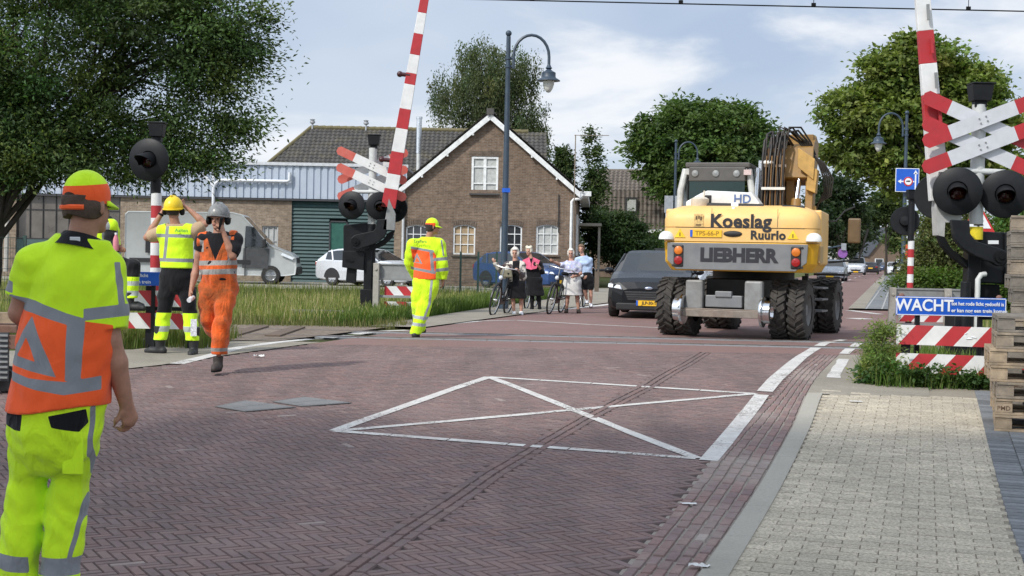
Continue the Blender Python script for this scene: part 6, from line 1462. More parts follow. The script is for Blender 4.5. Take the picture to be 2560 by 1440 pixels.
    for k in range(3): m = MB(); x = (cx0+cx1)/2-0.36+k*0.36; m.lathe([(0.06,0),(0.055,0.02),(0,0.03)],Matrix.Translation((x,cy0-0.062,cz1-0.18)) @ FACE_CAM,cap=False); m.build('work_lamp',M_GALV,cab)
    m = MB(); m.box((cx1-0.10,cy0-0.07,cz1-0.16),(0.13,0.05,0.09)); m.build('roof_lamp',M('lamp_pink',(0.55,0.42,0.40),0.4),cab)
    m = MB(); m.box(((cx0+cx1)/2+0.02,cy0-0.035,2.44),(0.96,0.015,0.64)); m.build('rear_pane',M('cab_glass',(0.012,0.03,0.028),0.12,**{'Specular IOR Level':0.4}),cab)
    m = MB(); m.box((cx0+0.03,0.1,2.42),(0.015,1.45,0.95)); m.box((cx1-0.03,0.1,2.42),(0.015,1.45,0.95)); m.build('side_pane',M('cab_glass'),cab)
    m = MB(); m.ell((-0.75,0.1,2.05),(0.26,0.14,0.42)); m.ell((-0.75,0.1,2.52),(0.15,0.09,0.12)); m.build('cab_seat',DK,cab)
    m = MB(); m.box((0.12,-0.4,2.4),(0.05,0.05,1.3)); m.cyl((0.10,-0.78,2.1),(0.12,-0.70,2.9),0.04); m.build('exhaust',SIL,t)
    # boom
    bx0 = 0.62
    m = MB()
    def plate(pts, x0, x1): 
        a = sum(pts[i][0]*pts[(i+1)%len(pts)][1]-pts[(i+1)%len(pts)][0]*pts[i][1] for i in range(len(pts)))
        P_ = pts if a > 0 else pts[::-1]
        m.prism(P_,x0,x1,Matrix(((0,0,1,0),(1,0,0,0),(0,1,0,0),(0,0,0,1))))
    plate([(-0.55,1.75),(-0.05,1.75),(0.20,2.6),(0.10,3.05),(-0.45,3.0),(-0.42,2.4)],0.40,0.52); plate([(-0.55,1.75),(-0.05,1.75),(0.20,2.6),(0.35,3.1),(-0.35,3.0),(-0.42,2.4)],0.98,1.14)
    plate([(-0.45,2.85),(0.05,2.72),(0.75,3.2),(0.85,3.62),(0.30,3.72),(-0.25,3.45)],0.48,1.12); m.box((0.78,0.32,3.62),(0.6,0.5,0.22))
    m.box((0.64,-0.10,2.30),(0.18,0.32,1.3))
    bo = m.build('boom',M('boom_yellow',(0.26,0.14,0.03),0.55,var=0.25,dirt=(0.22,0.13,0.05),dirt_amt=0.6),t,bevel=0.015)
    m = MB(); m.prism([(0.82,3.05),(1.16,2.80),(1.18,3.2),(0.82,3.42)],0,0.03,Matrix.Translation((0,-0.50,0)) @ FACE_CAM); m.prism([(1.0,2.62),(1.2,2.55),(1.24,3.0),(1.05,3.08)],0,0.4,Matrix.Translation((0,-0.1,0)) @ FACE_CAM); m.cyl((0.96,-0.2,2.25),(1.2,-0.2,2.25),0.07); m.build('boom_plate',M('boom_yellow_pale',(0.50,0.30,0.08),0.5,var=0.2,dirt=(0.25,0.15,0.06),dirt_amt=0.5),bo,bevel=0.01)
    m = MB(); m.cyl((0.80,-0.62,2.05),(0.80,-0.50,2.42),0.11); c_ = m.build('lift_cylinder',M('boom_yellow'),bo); m = MB(); m.cyl((0.80,-0.50,2.40),(0.86,-0.30,3.02),0.055); m.build('cylinder_rod',SIL,c_)
    m = MB()
    for k in range(13):
        x = 0.10+k*0.036; y = -0.68+0.05*((k*7)%3)
        pts = [(x+0.02,y,1.85),(x+rnd.uniform(-.02,.02),y-0.02,2.3),(x+rnd.uniform(-.02,.02),y,2.75),(x+rnd.uniform(-.03,.03),y+0.03,3.2),(x+rnd.uniform(-.02,.06),y+0.10,3.55+0.12*math.sin(k*1.7)),(x+0.06,y+0.35,3.66+0.1*math.sin(k)),(x+0.16,y+0.6,3.45)]
        m.tube(pts,0.025,n=6)
    for k in range(6):
        a = rnd.uniform(0,0.3); m.tube([(0.30+k*0.05,-0.45,3.4),(0.36+k*0.05,-0.42,3.72+0.1*(k%2)),(0.55+k*0.06,-0.35,3.70+0.06*(k%3)),(0.80+k*0.05,-0.2,3.55),(1.05+k*0.02,-0.15,3.3)],0.022,n=6)
    for k in range(5):
        m.tube([(1.02,-0.2,3.45-0.03*k),(1.22+0.03*k,-0.18,3.15),(1.34+0.05*k,-0.16,2.85),(1.36+0.035*k,-0.14,2.6-0.02*k),(1.24,-0.12,2.38),(1.16,-0.1,2.1)],0.018,n=6)
    m.build('hoses',HOSE,bo)
    m = MB()
    for k in range(4): x = 0.16+k*0.11; m.tube([(x,-0.70,1.85),(x,-0.70,2.45),(x+0.01,-0.69,3.0),(x+0.02,-0.66,3.25)],0.014,n=6)
    m.build('steel_pipes',M('brown_pipe',(0.22,0.115,0.035),0.5,var=0.3,dirt=(0.1,0.06,0.03),dirt_amt=0.6),bo)
    bo.scale = (0.80,1,0.90); bo.location = (0.60*0.20,0,1.9*0.10)
    m = MB(); m.box((0.33,-0.60,3.06),(0.52,0.10,0.05)); m.build('hose_clamp',RUST,bo); m = MB(); m.box((0.34,-0.76,2.62),(0.50,0.035,0.05)); m.build('hose_clamp',M('clamp_white',(0.68,0.67,0.62),0.5),bo); m = MB(); m.ell((0.2,-0.62,3.12),(0.16,0.06,0.05)); m.build('clamp_bracket',M('clamp_white'),bo)
    m = MB(); m.box((0.32,-0.52,2.6),(0.46,0.06,1.6)); m.build('hose_plate',M('rust_brown',(0.13,0.075,0.035),0.8,var=0.4,scale=10),bo)
    # mirror on its bent arm at the right
    m = MB(); m.tube([(1.2,-0.2,2.0),(1.42,-0.1,2.02),(1.55,0,2.2),(1.72,0.1,2.28)],0.014,n=6); m.tube([(1.3,0.0,1.3),(1.8,0.2,1.35),(1.95,0.2,1.9)],0.02,n=6); ma = m.build('mirror_arm',DK,t); m = MB(); m.box((1.72,0.1,1.86),(0.22,0.07,0.44)); m.build('mirror',M('mirror_back',(0.13,0.08,0.035),0.5),ma,bevel=0.03)
    # chassis turned a little further than the tail
    ch = Matrix.Rotation(R(-7),4,'Z')
    cm = MB(); 
    cm.box(ch@Vector((0,0.1,0.82)),(0.95,2.9,0.34),rot=(0,0,R(-7))); cm.lathe([(0.72,0.95),(0.72,1.16)],n=28); cm.box(ch@Vector((0,-1.5,0.55)),(1.3,0.3,0.3),rot=(0,0,R(-7)))
    chs = cm.build('chassis',DK,t,bevel=0.02)
    for sx in (-1,1):
        m = MB(); c = ch@Vector((sx*0.50,-1.92,0.72)); m.box(c,(0.30,0.16,0.50),rot=(0,0,R(-7)))
        m.build('support_leg',M('support_grey',(0.22,0.225,0.22),0.5,var=0.15,dirt=(0.12,0.10,0.08),dirt_amt=0.5),chs,bevel=0.035)
    m = MB(); m.box(ch@Vector((0,-1.9,0.62)),(0.62,0.14,0.2),rot=(0,0,R(-7))); m.box(ch@Vector((0,-1.95,0.74)),(0.28,0.1,0.1),rot=(0,0,R(-7))); m.build('tow_block',GRY,chs,bevel=0.015)
    m = MB(); m.box(ch@Vector((0,-2.02,0.42)),(1.36,0.14,0.12),rot=(0,0,R(-7))); m.box(ch@Vector((0,-2.06,0.49)),(1.30,0.05,0.02),rot=(0,0,R(-7))); ra = m.build('rail_axle',RUST,chs,bevel=0.012)
    for sx in (-1,1):
        Mx = ch @ Matrix.Translation((sx*0.72,-2.02,0.47)) @ Matrix.Rotation(R(90)*sx,4,'Y')
        m = MB(); m.lathe([(0.0,-0.07),(0.24,-0.07),(0.25,-0.05),(0.25,-0.03),(0.19,-0.01),(0.185,0.09),(0.12,0.10),(0.10,0.05),(0,0.05)],Mx,n=28); m.build('rail_wheel',SIL,ra)
    # wheels: twin at the back, with chevron lugs
    def big_wheel(x, y, name='wheel', twin=True):
        first = None
        for k,off in enumerate((0.0,0.31) if twin else (0.0,)):
            sx = 1 if x > 0 else -1; cx_ = x-sx*off; r, w = 0.50, 0.27
            Mx = ch @ Matrix.Translation((cx_,y,0.50)) @ Matrix.Rotation(R(90)*sx,4,'Y')
            m = MB(); m.lathe([(r*.52,-w/2),(r*.86,-w/2),(r*.93,-w*.42),(r*.94,0),(r*.93,w*.42),(r*.86,w/2),(r*.52,w/2)],Mx,n=36,cap=False)
            for i in range(22):
                for hs in (-1,1):
                    a = 2*math.pi*(i+(0.5 if hs > 0 else 0))/22; vs = []
                    for (z,da) in ((0.0,0.10),(hs*w*0.52,-0.10)):
                        for (rr,dd) in ((r*.90,-0.062),(r*.90,0.062),(r*1.0,0.045),(r*1.0,-0.045)): vs.append((rr*math.cos(a+da+dd),rr*math.sin(a+da+dd),z))
                    m.add(vs,[(0,1,2,3),(7,6,5,4),(0,4,5,1),(1,5,6,2),(2,6,7,3),(3,7,4,0)],0,Mx)
            wh = m.build(name,M('tractor_tyre',(0.028,0.026,0.024),0.9,var=0.3,scale=10,dirt=(0.12,0.105,0.09),dirt_amt=0.6,bump=0.4),t)
            if k == 0:
                m = MB(); m.lathe([(r*.54,w*.45),(r*.5,w*.40),(r*.45,w*.1),(r*.2,w*.12),(r*.18,w*.35),(0,w*.38)],Mx,n=28,cap=False); m.build('hub',M('hub_grey',(0.16,0.16,0.155),0.6,dirt=(0.09,0.075,0.06),dirt_amt=0.6),wh)
    big_wheel(1.14,-1.30); big_wheel(-1.10,-1.30); big_wheel(1.10,1.45); big_wheel(-1.10,1.45)
    m = MB()
    for k in range(3): m.box(ch@Vector((1.12,0.05,0.45+k*0.20)),(0.30,0.5,0.03),rot=(0,0,R(-7)))
    m.box(ch@Vector((1.0,-0.25,0.65)),(0.06,0.05,0.9),rot=(0,0,R(-7))); m.build('step',GRY,chs)
    m = MB(); m.box(ch@Vector((1.2,0.95,1.08)),(0.55,0.5,0.04),rot=(0,R(0),R(-7))); m.build('mudguard',DK,chs)
    m = MB()
    for k in range(4): m.box(ch@Vector((1.05,-0.62,0.45+k*0.18)),(0.10,0.04,0.14),mi=k%2,rot=(0,0,R(-7)))
    m.build('hazard_strip',[YEL2,DK],chs)
    for sx in (-1,1):
        m = MB(); m.box((sx*1.18,yb+1.2,zg1+0.10),(0.22,1.6,0.9)); m.build('side_cover',YEL,t,bevel=0.03)
    m = MB()
    for x in (-0.45,0.62): m.box((x,yb-0.001,2.0),(0.006,0.008,0.30))
    m.box((0,yb-0.0015,zg1+0.236),(2.1,0.008,0.008)); m.build('panel_gap',DK,hood)
    for sx in (-1,1):
        for z in (1.2,1.52): m = MB(); m.cyl((sx*1.05-0.02,yp-0.0,z),(sx*1.05-0.02,yp+0.02,z),0.022,n=8); m.build('bolt',DK,gp)
    m = MB(); m.box((1.27,yb+0.55,1.42),(0.05,0.6,0.28)); m.build('side_panel',M('panel_tan',(0.50,0.33,0.13),0.5,dirt=(0.3,0.2,0.1),dirt_amt=0.4),t,bevel=0.01)
excavator()
# ------------------------------------------------------------------ people: bodies grown as one surface from a posed skeleton
def V3(*a): return np.array(a,float)
def unit(v): v = np.asarray(v,float); return v/(np.linalg.norm(v)+1e-9)
class Body:
    """list of soft primitives; each is a tapered limb or an ellipsoid"""
    def __init__(s): s.p = []
    def limb(s, a, b, ra, rb, fw=None, sq=1.0, stop=None): s.p.append(('c',np.asarray(a,float),np.asarray(b,float),ra,rb,None if fw is None else unit(fw),sq,stop)); return s
    def stopped(s, c, dv):
        b = Body(); b.p = [q[:7]+((c,dv),) if q[0] == 'c' else q for q in s.p]; return b
    def ball(s, c, rad, lat=None, up=None):
        rad = rad if isinstance(rad,(tuple,list)) else (rad,)*3
        up = unit(up if up is not None else (0,0,1)); lat = unit(lat if lat is not None else (1,0,0)); lat = unit(lat-up*lat.dot(up)); fw = np.cross(up,lat)
        s.p.append(('e',np.asarray(c,float),np.array(rad,float),np.stack([lat,fw,up]))); return s
    def grown(s, d, sel=None):
        b = Body()
        for q in s.p:
            if q[0] == 'c': b.p.append((q[0],q[1],q[2],q[3]+d,q[4]+d,q[5],q[6],q[7]))
            else: b.p.append((q[0],q[1],q[2]+d,q[3]))
        return b
    def __add__(s, o): b = Body(); b.p = s.p+o.p; return b
def prim_d(q, P):
    if q[0] == 'c':
        a,b,ra,rb,fw,sq,stop = q[1:]; ba = b-a; L2 = ba.dot(ba)+1e-9; pa = P-a; t = np.clip(pa@ba/L2,0,1); r = pa-t[...,None]*ba
        if fw is not None: f = r@fw; r = r+fw*(f*(1/sq-1))[...,None]
        d = np.sqrt((r*r).sum(-1))-(ra+(rb-ra)*t)
        return d if stop is None else np.maximum(d,(P-stop[0])@stop[1])
    c,rad,fr = q[1:]; l = ((P-c)@fr.T)/rad; return (np.sqrt((l*l).sum(-1))-1)*rad.min()
def bbox(q):
    if q[0] == 'c': r = max(q[3],q[4]); return np.minimum(q[1],q[2])-r, np.maximum(q[1],q[2])+r
    r = q[2].max(); return q[1]-r, q[1]+r
def wrinkle(P, amp, seed, sc=1.0):
    g = np.random.default_rng(seed); o = np.zeros(P.shape[:-1]); w = P.copy()
    w[...,0] += 0.03*np.sin(P[...,2]*17*sc+seed); w[...,2] += 0.03*np.sin(P[...,0]*21*sc+seed*2)
    for k in range(5):
        d = g.normal(size=3); d /= np.linalg.norm(d); o += np.sin((w@d)*g.uniform(26,64)*sc+g.uniform(0,6))*g.uniform(0.4,1)
    return o*amp/2.2
def grow(body, res, k=0.02, cut=None, hollow=None, wr=None):
    """signed distance field on a grid, then a net of quads over its zero level"""
    bb = [bbox(q) for q in body.p]; lo = np.min([b[0] for b in bb],0)-0.05; hi = np.max([b[1] for b in bb],0)+0.05
    n = np.ceil((hi-lo)/res).astype(int)+1; ax = [lo[i]+np.arange(n[i])*res for i in range(3)]
    D = np.full(n,0.08,np.float64)
    for q,b in zip(body.p,bb):
        m = k+0.03; i0 = np.maximum(0,np.floor((b[0]-m-lo)/res).astype(int)); i1 = np.minimum(n,np.ceil((b[1]+m-lo)/res).astype(int)+1)
        sl = tuple(slice(i0[i],i1[i]) for i in range(3)); g = np.stack(np.meshgrid(*[ax[i][sl[i]] for i in range(3)],indexing='ij'),-1)
        d = prim_d(q,g); e = D[sl]; h = np.clip(0.5+0.5*(d-e)/k,0,1) if k > 0 else (d < e)*0.0
        D[sl] = (d*(1-h)+e*h-k*h*(1-h)) if k > 0 else np.minimum(d,e)
    if wr or cut:
        g = np.stack(np.meshgrid(*ax,indexing='ij'),-1)
        if wr:
            near = np.abs(D) < 0.06; D[near] += wrinkle(g[near],wr[0],wr[1],wr[2] if len(wr) > 2 else 1.0)
        if cut: D = np.maximum(D,cut(g))
    return nets(D,lo,res)
def nets(D, lo, res):
    S = D < 0; n = D.shape; c = np.zeros(tuple(x-1 for x in n),np.int8)
    for dx in (0,1):
        for dy in (0,1):
            for dz in (0,1): c += S[dx:n[0]-1+dx,dy:n[1]-1+dy,dz:n[2]-1+dz]
    act = (c > 0) & (c < 8); idx = -np.ones(act.shape,np.int64); ii = np.argwhere(act); idx[act] = np.arange(len(ii))
    acc = np.zeros((len(ii),3)); cnt = np.zeros(len(ii)); cor = [(a,b,d) for a in (0,1) for b in (0,1) for d in (0,1)]
    for p in range(8):
        for q in range(p+1,8):
            if sum(abs(cor[p][t]-cor[q][t]) for t in range(3)) != 1: continue
            a = D[ii[:,0]+cor[p][0],ii[:,1]+cor[p][1],ii[:,2]+cor[p][2]]; b = D[ii[:,0]+cor[q][0],ii[:,1]+cor[q][1],ii[:,2]+cor[q][2]]
            x = (a < 0) != (b < 0); t = np.where(x,a/(a-b+1e-12),0); pt = np.array(cor[p])+t[:,None]*(np.array(cor[q])-np.array(cor[p])); acc[x] += pt[x]; cnt[x] += 1
    Vv = lo+(ii+acc/np.maximum(cnt,1)[:,None])*res; F = []
    for a in range(3):
        b, d = (a+1)%3, (a+2)%3; s0 = [slice(None)]*3; s1 = [slice(None)]*3; s0[a] = slice(0,-1); s1[a] = slice(1,None)
        e = S[tuple(s0)] != S[tuple(s1)]; fl = S[tuple(s0)]; pos = np.argwhere(e); ok = (pos[:,b] > 0)&(pos[:,d] > 0)&(pos[:,b] < n[b]-1)&(pos[:,d] < n[d]-1); pos = pos[ok]
        if not len(pos): continue
        q = []
        for (ob,od) in ((-1,-1),(0,-1),(0,0),(-1,0)): w = pos.copy(); w[:,b] += ob; w[:,d] += od; q.append(idx[w[:,0],w[:,1],w[:,2]])
        q = np.stack(q,1); f = fl[pos[:,0],pos[:,1],pos[:,2]]; q[~f] = q[~f][:,::-1]; F.append(q)
    return Vv, np.concatenate(F)
def poly_sd(X, Z, poly):
    """signed distance to a polygon in the x, z plane, negative inside"""
    d = np.full(X.shape,1e9); ins = np.zeros(X.shape,bool); n = len(poly)
    for i in range(n):
        ax_,az = poly[i]; bx_,bz = poly[(i+1)%n]; ex,ez = bx_-ax_,bz-az; wx,wz = X-ax_,Z-az; t = np.clip((wx*ex+wz*ez)/(ex*ex+ez*ez+1e-12),0,1)
        d = np.minimum(d,np.hypot(wx-t*ex,wz-t*ez)); c = ((az > Z) != (bz > Z)) & (X < (bx_-ax_)*(Z-az)/(bz-az+1e-12)+ax_); ins ^= c
    return np.where(ins,-d,d)
def cloth(name, base, layers=(), rough=0.85, weave=420, var=0.08, bump=0.25, extra=None, fold=0.0):
    if name in _mats: return _mats[name]
    n = NB(name); c = n.ramp(n.noise(7,5,0.6),[(0.3,tuple(x*(1-var) for x in as_col(base))),(0.7,tuple(min(1,x*(1+var)) for x in as_col(base)))])
    if extra: c = n.mix(n.ramp(n.noise(extra[1],7,0.72,dist=0.5),[(extra[2],0.0),(extra[2]+0.22,extra[3])]),c,extra[0])
    for (a,col) in layers: c = n.mix(n.math('LESS_THAN',n.attr(a),0.0),c,col)
    n.color(c); n.set(rough=rough,spec=0.15); n.b.inputs['Sheen Weight'].default_value = 0.15
    f1 = n.noise(9,4,0.55,dist=1.2); f2 = n.noise(weave,2,0.5); mp = n.N.new('ShaderNodeMapping'); mp.inputs['Scale'].default_value = (1.0,1.0,0.38); mp.inputs['Rotation'].default_value = (0.3,0.5,0.2); n.L.new(n.tc(),mp.inputs[0]); f3 = n.noise(9,4,0.5,vec=mp.outputs[0],dist=1.6)
    n.bump(n.math('ADD',n.math('ADD',n.math('MULTIPLY',f1,0.25),n.math('MULTIPLY',f3,1.0)),n.math('MULTIPLY',f2,0.03)),bump*1.5,0.035)
    _mats[name] = n.m; return n.m
def skin(name, c):
    if name in _mats: return _mats[name]
    n = NB(name); n.color(n.ramp(n.noise(22,5,0.65),[(0.3,tuple(x*0.84 for x in c)),(0.7,tuple(x*1.12 for x in c))])); n.set(rough=0.55,spec=0.35); n.b.inputs['Subsurface Weight'].default_value = 0.08; n.b.inputs['Subsurface Radius'].default_value = (0.02,0.008,0.005); n.bump(n.noise(160,4,0.6),0.12,0.003)
    _mats[name] = n.m; return n.m
YELV, ORGV, GRYV = (0.62,0.93,0.025), (0.95,0.125,0.030), (0.25,0.26,0.275)
SKIN_T = skin('tanned_skin',(0.40,0.205,0.135)); SKIN_P = skin('pale_skin',(0.52,0.29,0.21))
BLKC = (0.010,0.010,0.012)
M_EYE = M('eye_dark',(0.03,0.025,0.02),0.2); M_LIP = M('lips',(0.30,0.10,0.085),0.5)
def hand_prims(b, wrist, elbow, curl=0.6, thumb=None, k=1.0, out=None, spread=1.0):
    """palm, four curled fingers of unequal length and a thumb off the side"""
    w = np.asarray(wrist); d = unit(w-np.asarray(elbow)); side = unit(thumb if thumb is not None else (0,-1,0)); side = unit(side-d*side.dot(d)); nrm = np.cross(d,side) if out is None else unit(out)
    nrm = unit(nrm-d*nrm.dot(d)-side*0)
    b.limb(w-d*0.01,w+d*0.03*k,0.026*k,0.030*k,nrm,0.75); b.ball(w+d*0.055*k,(0.040*k,0.021*k,0.050*k),lat=side,up=d)
    for i in range(4):
        L = (0.070,0.080,0.075,0.058)[i]*k; o = w+d*(0.088+0.004*(1.5-abs(i-1.5)))*k+side*(0.027-0.018*i)*k*spread; a = curl
        p1 = o+unit(d*math.cos(a)+nrm*math.sin(a))*L*0.5; p2 = p1+unit(d*math.cos(a*2.1)+nrm*math.sin(a*2.1))*L*0.5
        b.limb(o-d*0.015*k,p1,0.0098*k,0.0090*k); b.limb(p1,p2,0.0090*k,0.0075*k)
    o = w+d*0.03*k+side*0.03*k; p1 = o+unit(d*0.7+side*0.7+nrm*0.3)*0.038*k; p2 = p1+unit(d*0.9+side*0.1+nrm*0.5)*0.030*k
    b.limb(o,p1,0.0125*k,0.0105*k); b.limb(p1,p2,0.0105*k,0.0085*k)
class Person:
    """joints come from the photograph at the person's own distance; fwd is where the chest faces, look where the face turns"""
    def __init__(s, label, px, d, H, fwd, look=None, res=0.010, skinm=SKIN_T, zb=None, lean=0.0):
        s.L = Loc(px,d,zb); s.t = thing('person',label,'person',s.L.base); s.H = H; s.k = H/1.80; s.fw = unit(V3(*fwd,0)); s.lat = unit(np.cross(s.fw,(0,0,1))); s.lk = unit(V3(*(look or fwd),0)) if len(look or fwd) == 2 else unit(V3(*look)); s.res = res; s.skin = skinm; s.J = {}
        s.body, s.torso, s.legs, s.arms, s.headp, s.hands = Body(),Body(),Body(),Body(),Body(),Body()
    def j(s, **kw):
        for n,v in kw.items(): x,z = s.L(v[0],v[1]); s.J[n] = V3(x,v[2] if len(v) > 2 else 0.0,z)
        return s
    def make(s, waist=1.0, female=False, bulk=1.0, arm=1.0, curl=(0.7,0.7), thumbs=None, hands=True, leg=1.0, outs=None):
        J,k = s.J,s.k; hp = (J['hipa']+J['hipb'])/2; nk = J['neck']; up = unit(nk-hp); tl = np.linalg.norm(nk-hp); fw = unit(s.fw-up*s.fw.dot(up)); lat = np.cross(fw,up)
        T = s.torso; at = lambda f,o=0.0: hp+up*tl*f+fw*o
        T.limb(at(-0.05,-0.01),at(0.16),0.150*k*waist*bulk,0.150*k*waist*bulk,fw,0.74); T.limb(at(0.16),at(0.42),0.150*k*waist*bulk,0.152*k*waist*bulk,fw,0.72); T.limb(at(0.42),at(0.72),0.152*k*waist*bulk,0.168*k*bulk,fw,0.68); T.limb(at(0.72),at(0.86),0.168*k*bulk,0.125*k*bulk,fw,0.66)
        if not female: T.ball(at(0.30,0.05*k),(0.12*k*waist,0.10*k*waist,0.16*k),lat,up)
        else:
            for sx in (-1,1): T.ball(at(0.66,0.085*k)+lat*sx*0.065*k,(0.062*k,0.062*k,0.066*k),lat,up)
        for a in 'ab':
            sh,el,wr_ = J['sh'+a],J['el'+a],J['wr'+a]; T.limb(at(0.90),sh,0.062*k,0.066*k*arm)
            s.arms.limb(sh,sh+(el-sh)*0.55,0.060*k*arm,0.052*k*arm); s.arms.limb(sh+(el-sh)*0.55,el,0.052*k*arm,0.042*k*arm); s.arms.limb(el,el+(wr_-el)*0.35,0.043*k*arm,0.045*k*arm); s.arms.limb(el+(wr_-el)*0.35,wr_,0.045*k*arm,0.029*k*arm)
            if hands: hand_prims(s.hands,wr_,el,curl[0] if a == 'a' else curl[1],(thumbs or {}).get(a),k,(outs or {}).get(a))
            h,kn,an = J['hip'+a],J['kn'+a],J['an'+a]; s.legs.limb(h,h+(kn-h)*0.5,0.092*k*leg,0.076*k*leg); s.legs.limb(h+(kn-h)*0.5,kn,0.076*k*leg,0.056*k*leg); s.legs.limb(kn,kn+(an-kn)*0.35,0.055*k*leg,0.057*k*leg); s.legs.limb(kn+(an-kn)*0.35,an,0.057*k*leg,0.036*k*leg)
        # neck and head with brow, nose, chin, lips and ears
        hd = J['head']; f = s.lk; u = unit(V3(0,0,1)-f*f[2]); l = np.cross(f,u); B = s.headp; kk = k*(1.0 if not female else 0.95); s.hk = kk
        B.limb(at(0.93),hd-u*0.05*kk-f*0.02*kk,0.062*k,0.056*k)
        B.ball(hd+u*0.025*kk-f*0.015*kk,(0.077*kk,0.097*kk,0.098*kk),l,u); B.ball(hd-u*0.045*kk+f*0.025*kk,(0.060*kk,0.068*kk,0.078*kk),l,u); B.limb(hd+f*0.085*kk-u*0.01*kk,hd+f*0.108*kk-u*0.035*kk,0.011*kk,0.014*kk); B.ball(hd+f*0.066*kk-u*0.103*kk,(0.030*kk,0.022*kk,0.020*kk),l,u)
        B.limb(hd+f*0.078*kk+u*0.012*kk-l*0.035*kk,hd+f*0.078*kk+u*0.012*kk+l*0.035*kk,0.012*kk,0.012*kk); B.limb(hd+f*0.082*kk-u*0.067*kk-l*0.018*kk,hd+f*0.082*kk-u*0.067*kk+l*0.018*kk,0.010*kk,0.010*kk)
        for sx in (-1,1): B.ball(hd+l*sx*0.078*kk-f*0.01*kk-u*0.02*kk,(0.010*kk,0.020*kk,0.032*kk),l,u)
        s.hd,s.hf,s.hu,s.hl = hd,f,u,l; s.up,s.lt,s.fwt,s.at,s.hp = up,lat,fw,at,hp
        # feet under the skin
        for a in 'ab':
            an = J['an'+a]; td = J.get('to'+a); td = unit((td-an)*np.array([1,1,0])) if td is not None else s.fw; s.legs.limb(an-V3(0,0,0.03)*k,an+td*0.15*k-V3(0,0,0.06)*k,0.038*k,0.028*k); s.J['td'+a] = td
        return s
    def pelvis(s, g=0.012):
        b = Body(); b.p = s.torso.p[0:2]; return b.grown(g)
    def sleeve(s, a, t, g):
        i = 0 if a == 'a' else 4; sh,el = s.J['sh'+a],s.J['el'+a]; dv = unit(el-sh); b = Body(); b.p = s.arms.p[i:i+2]; return b.grown(g).stopped(sh+(el-sh)*t,dv)
    def skin_mesh(s, bare_legs=False):
        lg = s.legs if bare_legs else s.legs.grown(-0.014)
        b = s.torso.grown(-0.022)+s.arms+s.hands+s.headp+lg; b = b.grown(-0.004); V,F = grow(b,s.res,0.016); o = np_obj('body',V,F,s.skin,s.t,smooth=True)
        m = MB(); kk = s.hk
        for sx in (-1,1): m.ell(s.hd+s.hf*0.083*kk-s.hu*0.008*kk+s.hl*sx*0.031*kk,(0.012*kk,0.008*kk,0.007*kk),n=8,m=6)
        m.build('eyes',M_EYE,s.t); m = MB(); m.ell(s.hd+s.hf*0.090*kk-s.hu*0.068*kk,(0.020*kk,0.006*kk,0.006*kk),n=8,m=6); m.build('mouth',M_LIP,s.t); return o
    def wear(s, name, body, mat, grow_by=0.012, cut=None, wr=None, k=0.02, res=None, layers=None):
        V,F = grow(body.grown(grow_by),res or s.res,k,cut,None,wr); at_ = {n:f(V) for n,f in (layers or {}).items()}
        return np_obj(name,V,F,mat,s.t,smooth=True,attrs=at_)
    def pl(s, pts): return s.L.poly(pts)
    def px_layer(s, polys, holes=(), side=None):
        P_ = [s.pl(p) for p in polys]; H_ = [s.pl(p) for p in holes]
        def f(V):
            d = np.min([poly_sd(V[:,0],V[:,2],p) for p in P_],0)
            for h in H_: d = np.maximum(d,-poly_sd(V[:,0],V[:,2],h))
            return d
        return f
    def upper(s, a):           # the sleeve part of an arm
        b = Body(); b.p = s.arms.p[:4] if a == 'a' else s.arms.p[4:]; return b
    def leg_of(s, a): n = len(s.legs.p); b = Body(); b.p = s.legs.p[0:4] if a == 'a' else s.legs.p[4:8]; return b
    def shoes(s, mat, name='shoe', h=0.0, sole=None):
        for a in 'ab':
            an,td,k = s.J['an'+a],s.J['td'+a],s.k; g = an-V3(0,0,0.085*k); b = Body(); b.limb(g+V3(0,0,0.045)*k-td*0.045*k,g+td*0.12*k+V3(0,0,0.04)*k,0.047*k,0.044*k,None); b.limb(g+td*0.12*k+V3(0,0,0.04)*k,g+td*0.185*k+V3(0,0,0.033)*k,0.044*k,0.034*k); b.limb(an-V3(0,0,0.03)*k,an+V3(0,0,0.03+h)*k,0.050*k,0.052*k+0.1*h*k)
            gz_ = g[2]; V,F = grow(b,min(s.res,0.009),0.02,cut=lambda G_: np.maximum(gz_-0.003-G_[...,2],G_[...,2]-(an[2]+(0.02+h)*k))); sh = np_obj(name,V,F,mat,s.t,smooth=True)
            m = MB(); q = []
            sd_ = np.cross(td,(0,0,1))
            for i in range(16): t_ = 2*math.pi*i/16; q.append((math.cos(t_),math.sin(t_)))
            ring = lambda z,e: [Vector(g+td*(0.070*k+(0.142*k+e)*c)+sd_*(0.050*k+e)*sn+V3(0,0,z)) for c,sn in q]
            m.loft([ring(-0.004,0),ring(0.018*k,0.003)]); m.build('sole',sole or M_BLACKM,sh)
    def hair(s, mat, cuts, puff=0.012, wr=(0.006,3,1.4), extra=None, name='hair'):
        b = Body(); kk = s.hk; b.ball(s.hd+s.hu*0.025*kk-s.hf*0.02*kk,(0.079*kk+puff,0.098*kk+puff,0.100*kk+puff),s.hl,s.hu); b.ball(s.hd-s.hu*0.03*kk-s.hf*0.045*kk,(0.070*kk+puff,0.065*kk+puff,0.075*kk+puff),s.hl,s.hu)
        for e in (extra or []): b.p += e.p
        hd,f,u,kk = s.hd,s.hf,s.hu,s.hk
        return s.wear(name,b,mat,0.0,cut=lambda G_: cuts((G_-hd)@f/kk,(G_-hd)@u/kk,(G_-hd)@s.hl/kk),wr=wr,res=min(s.res,0.009))
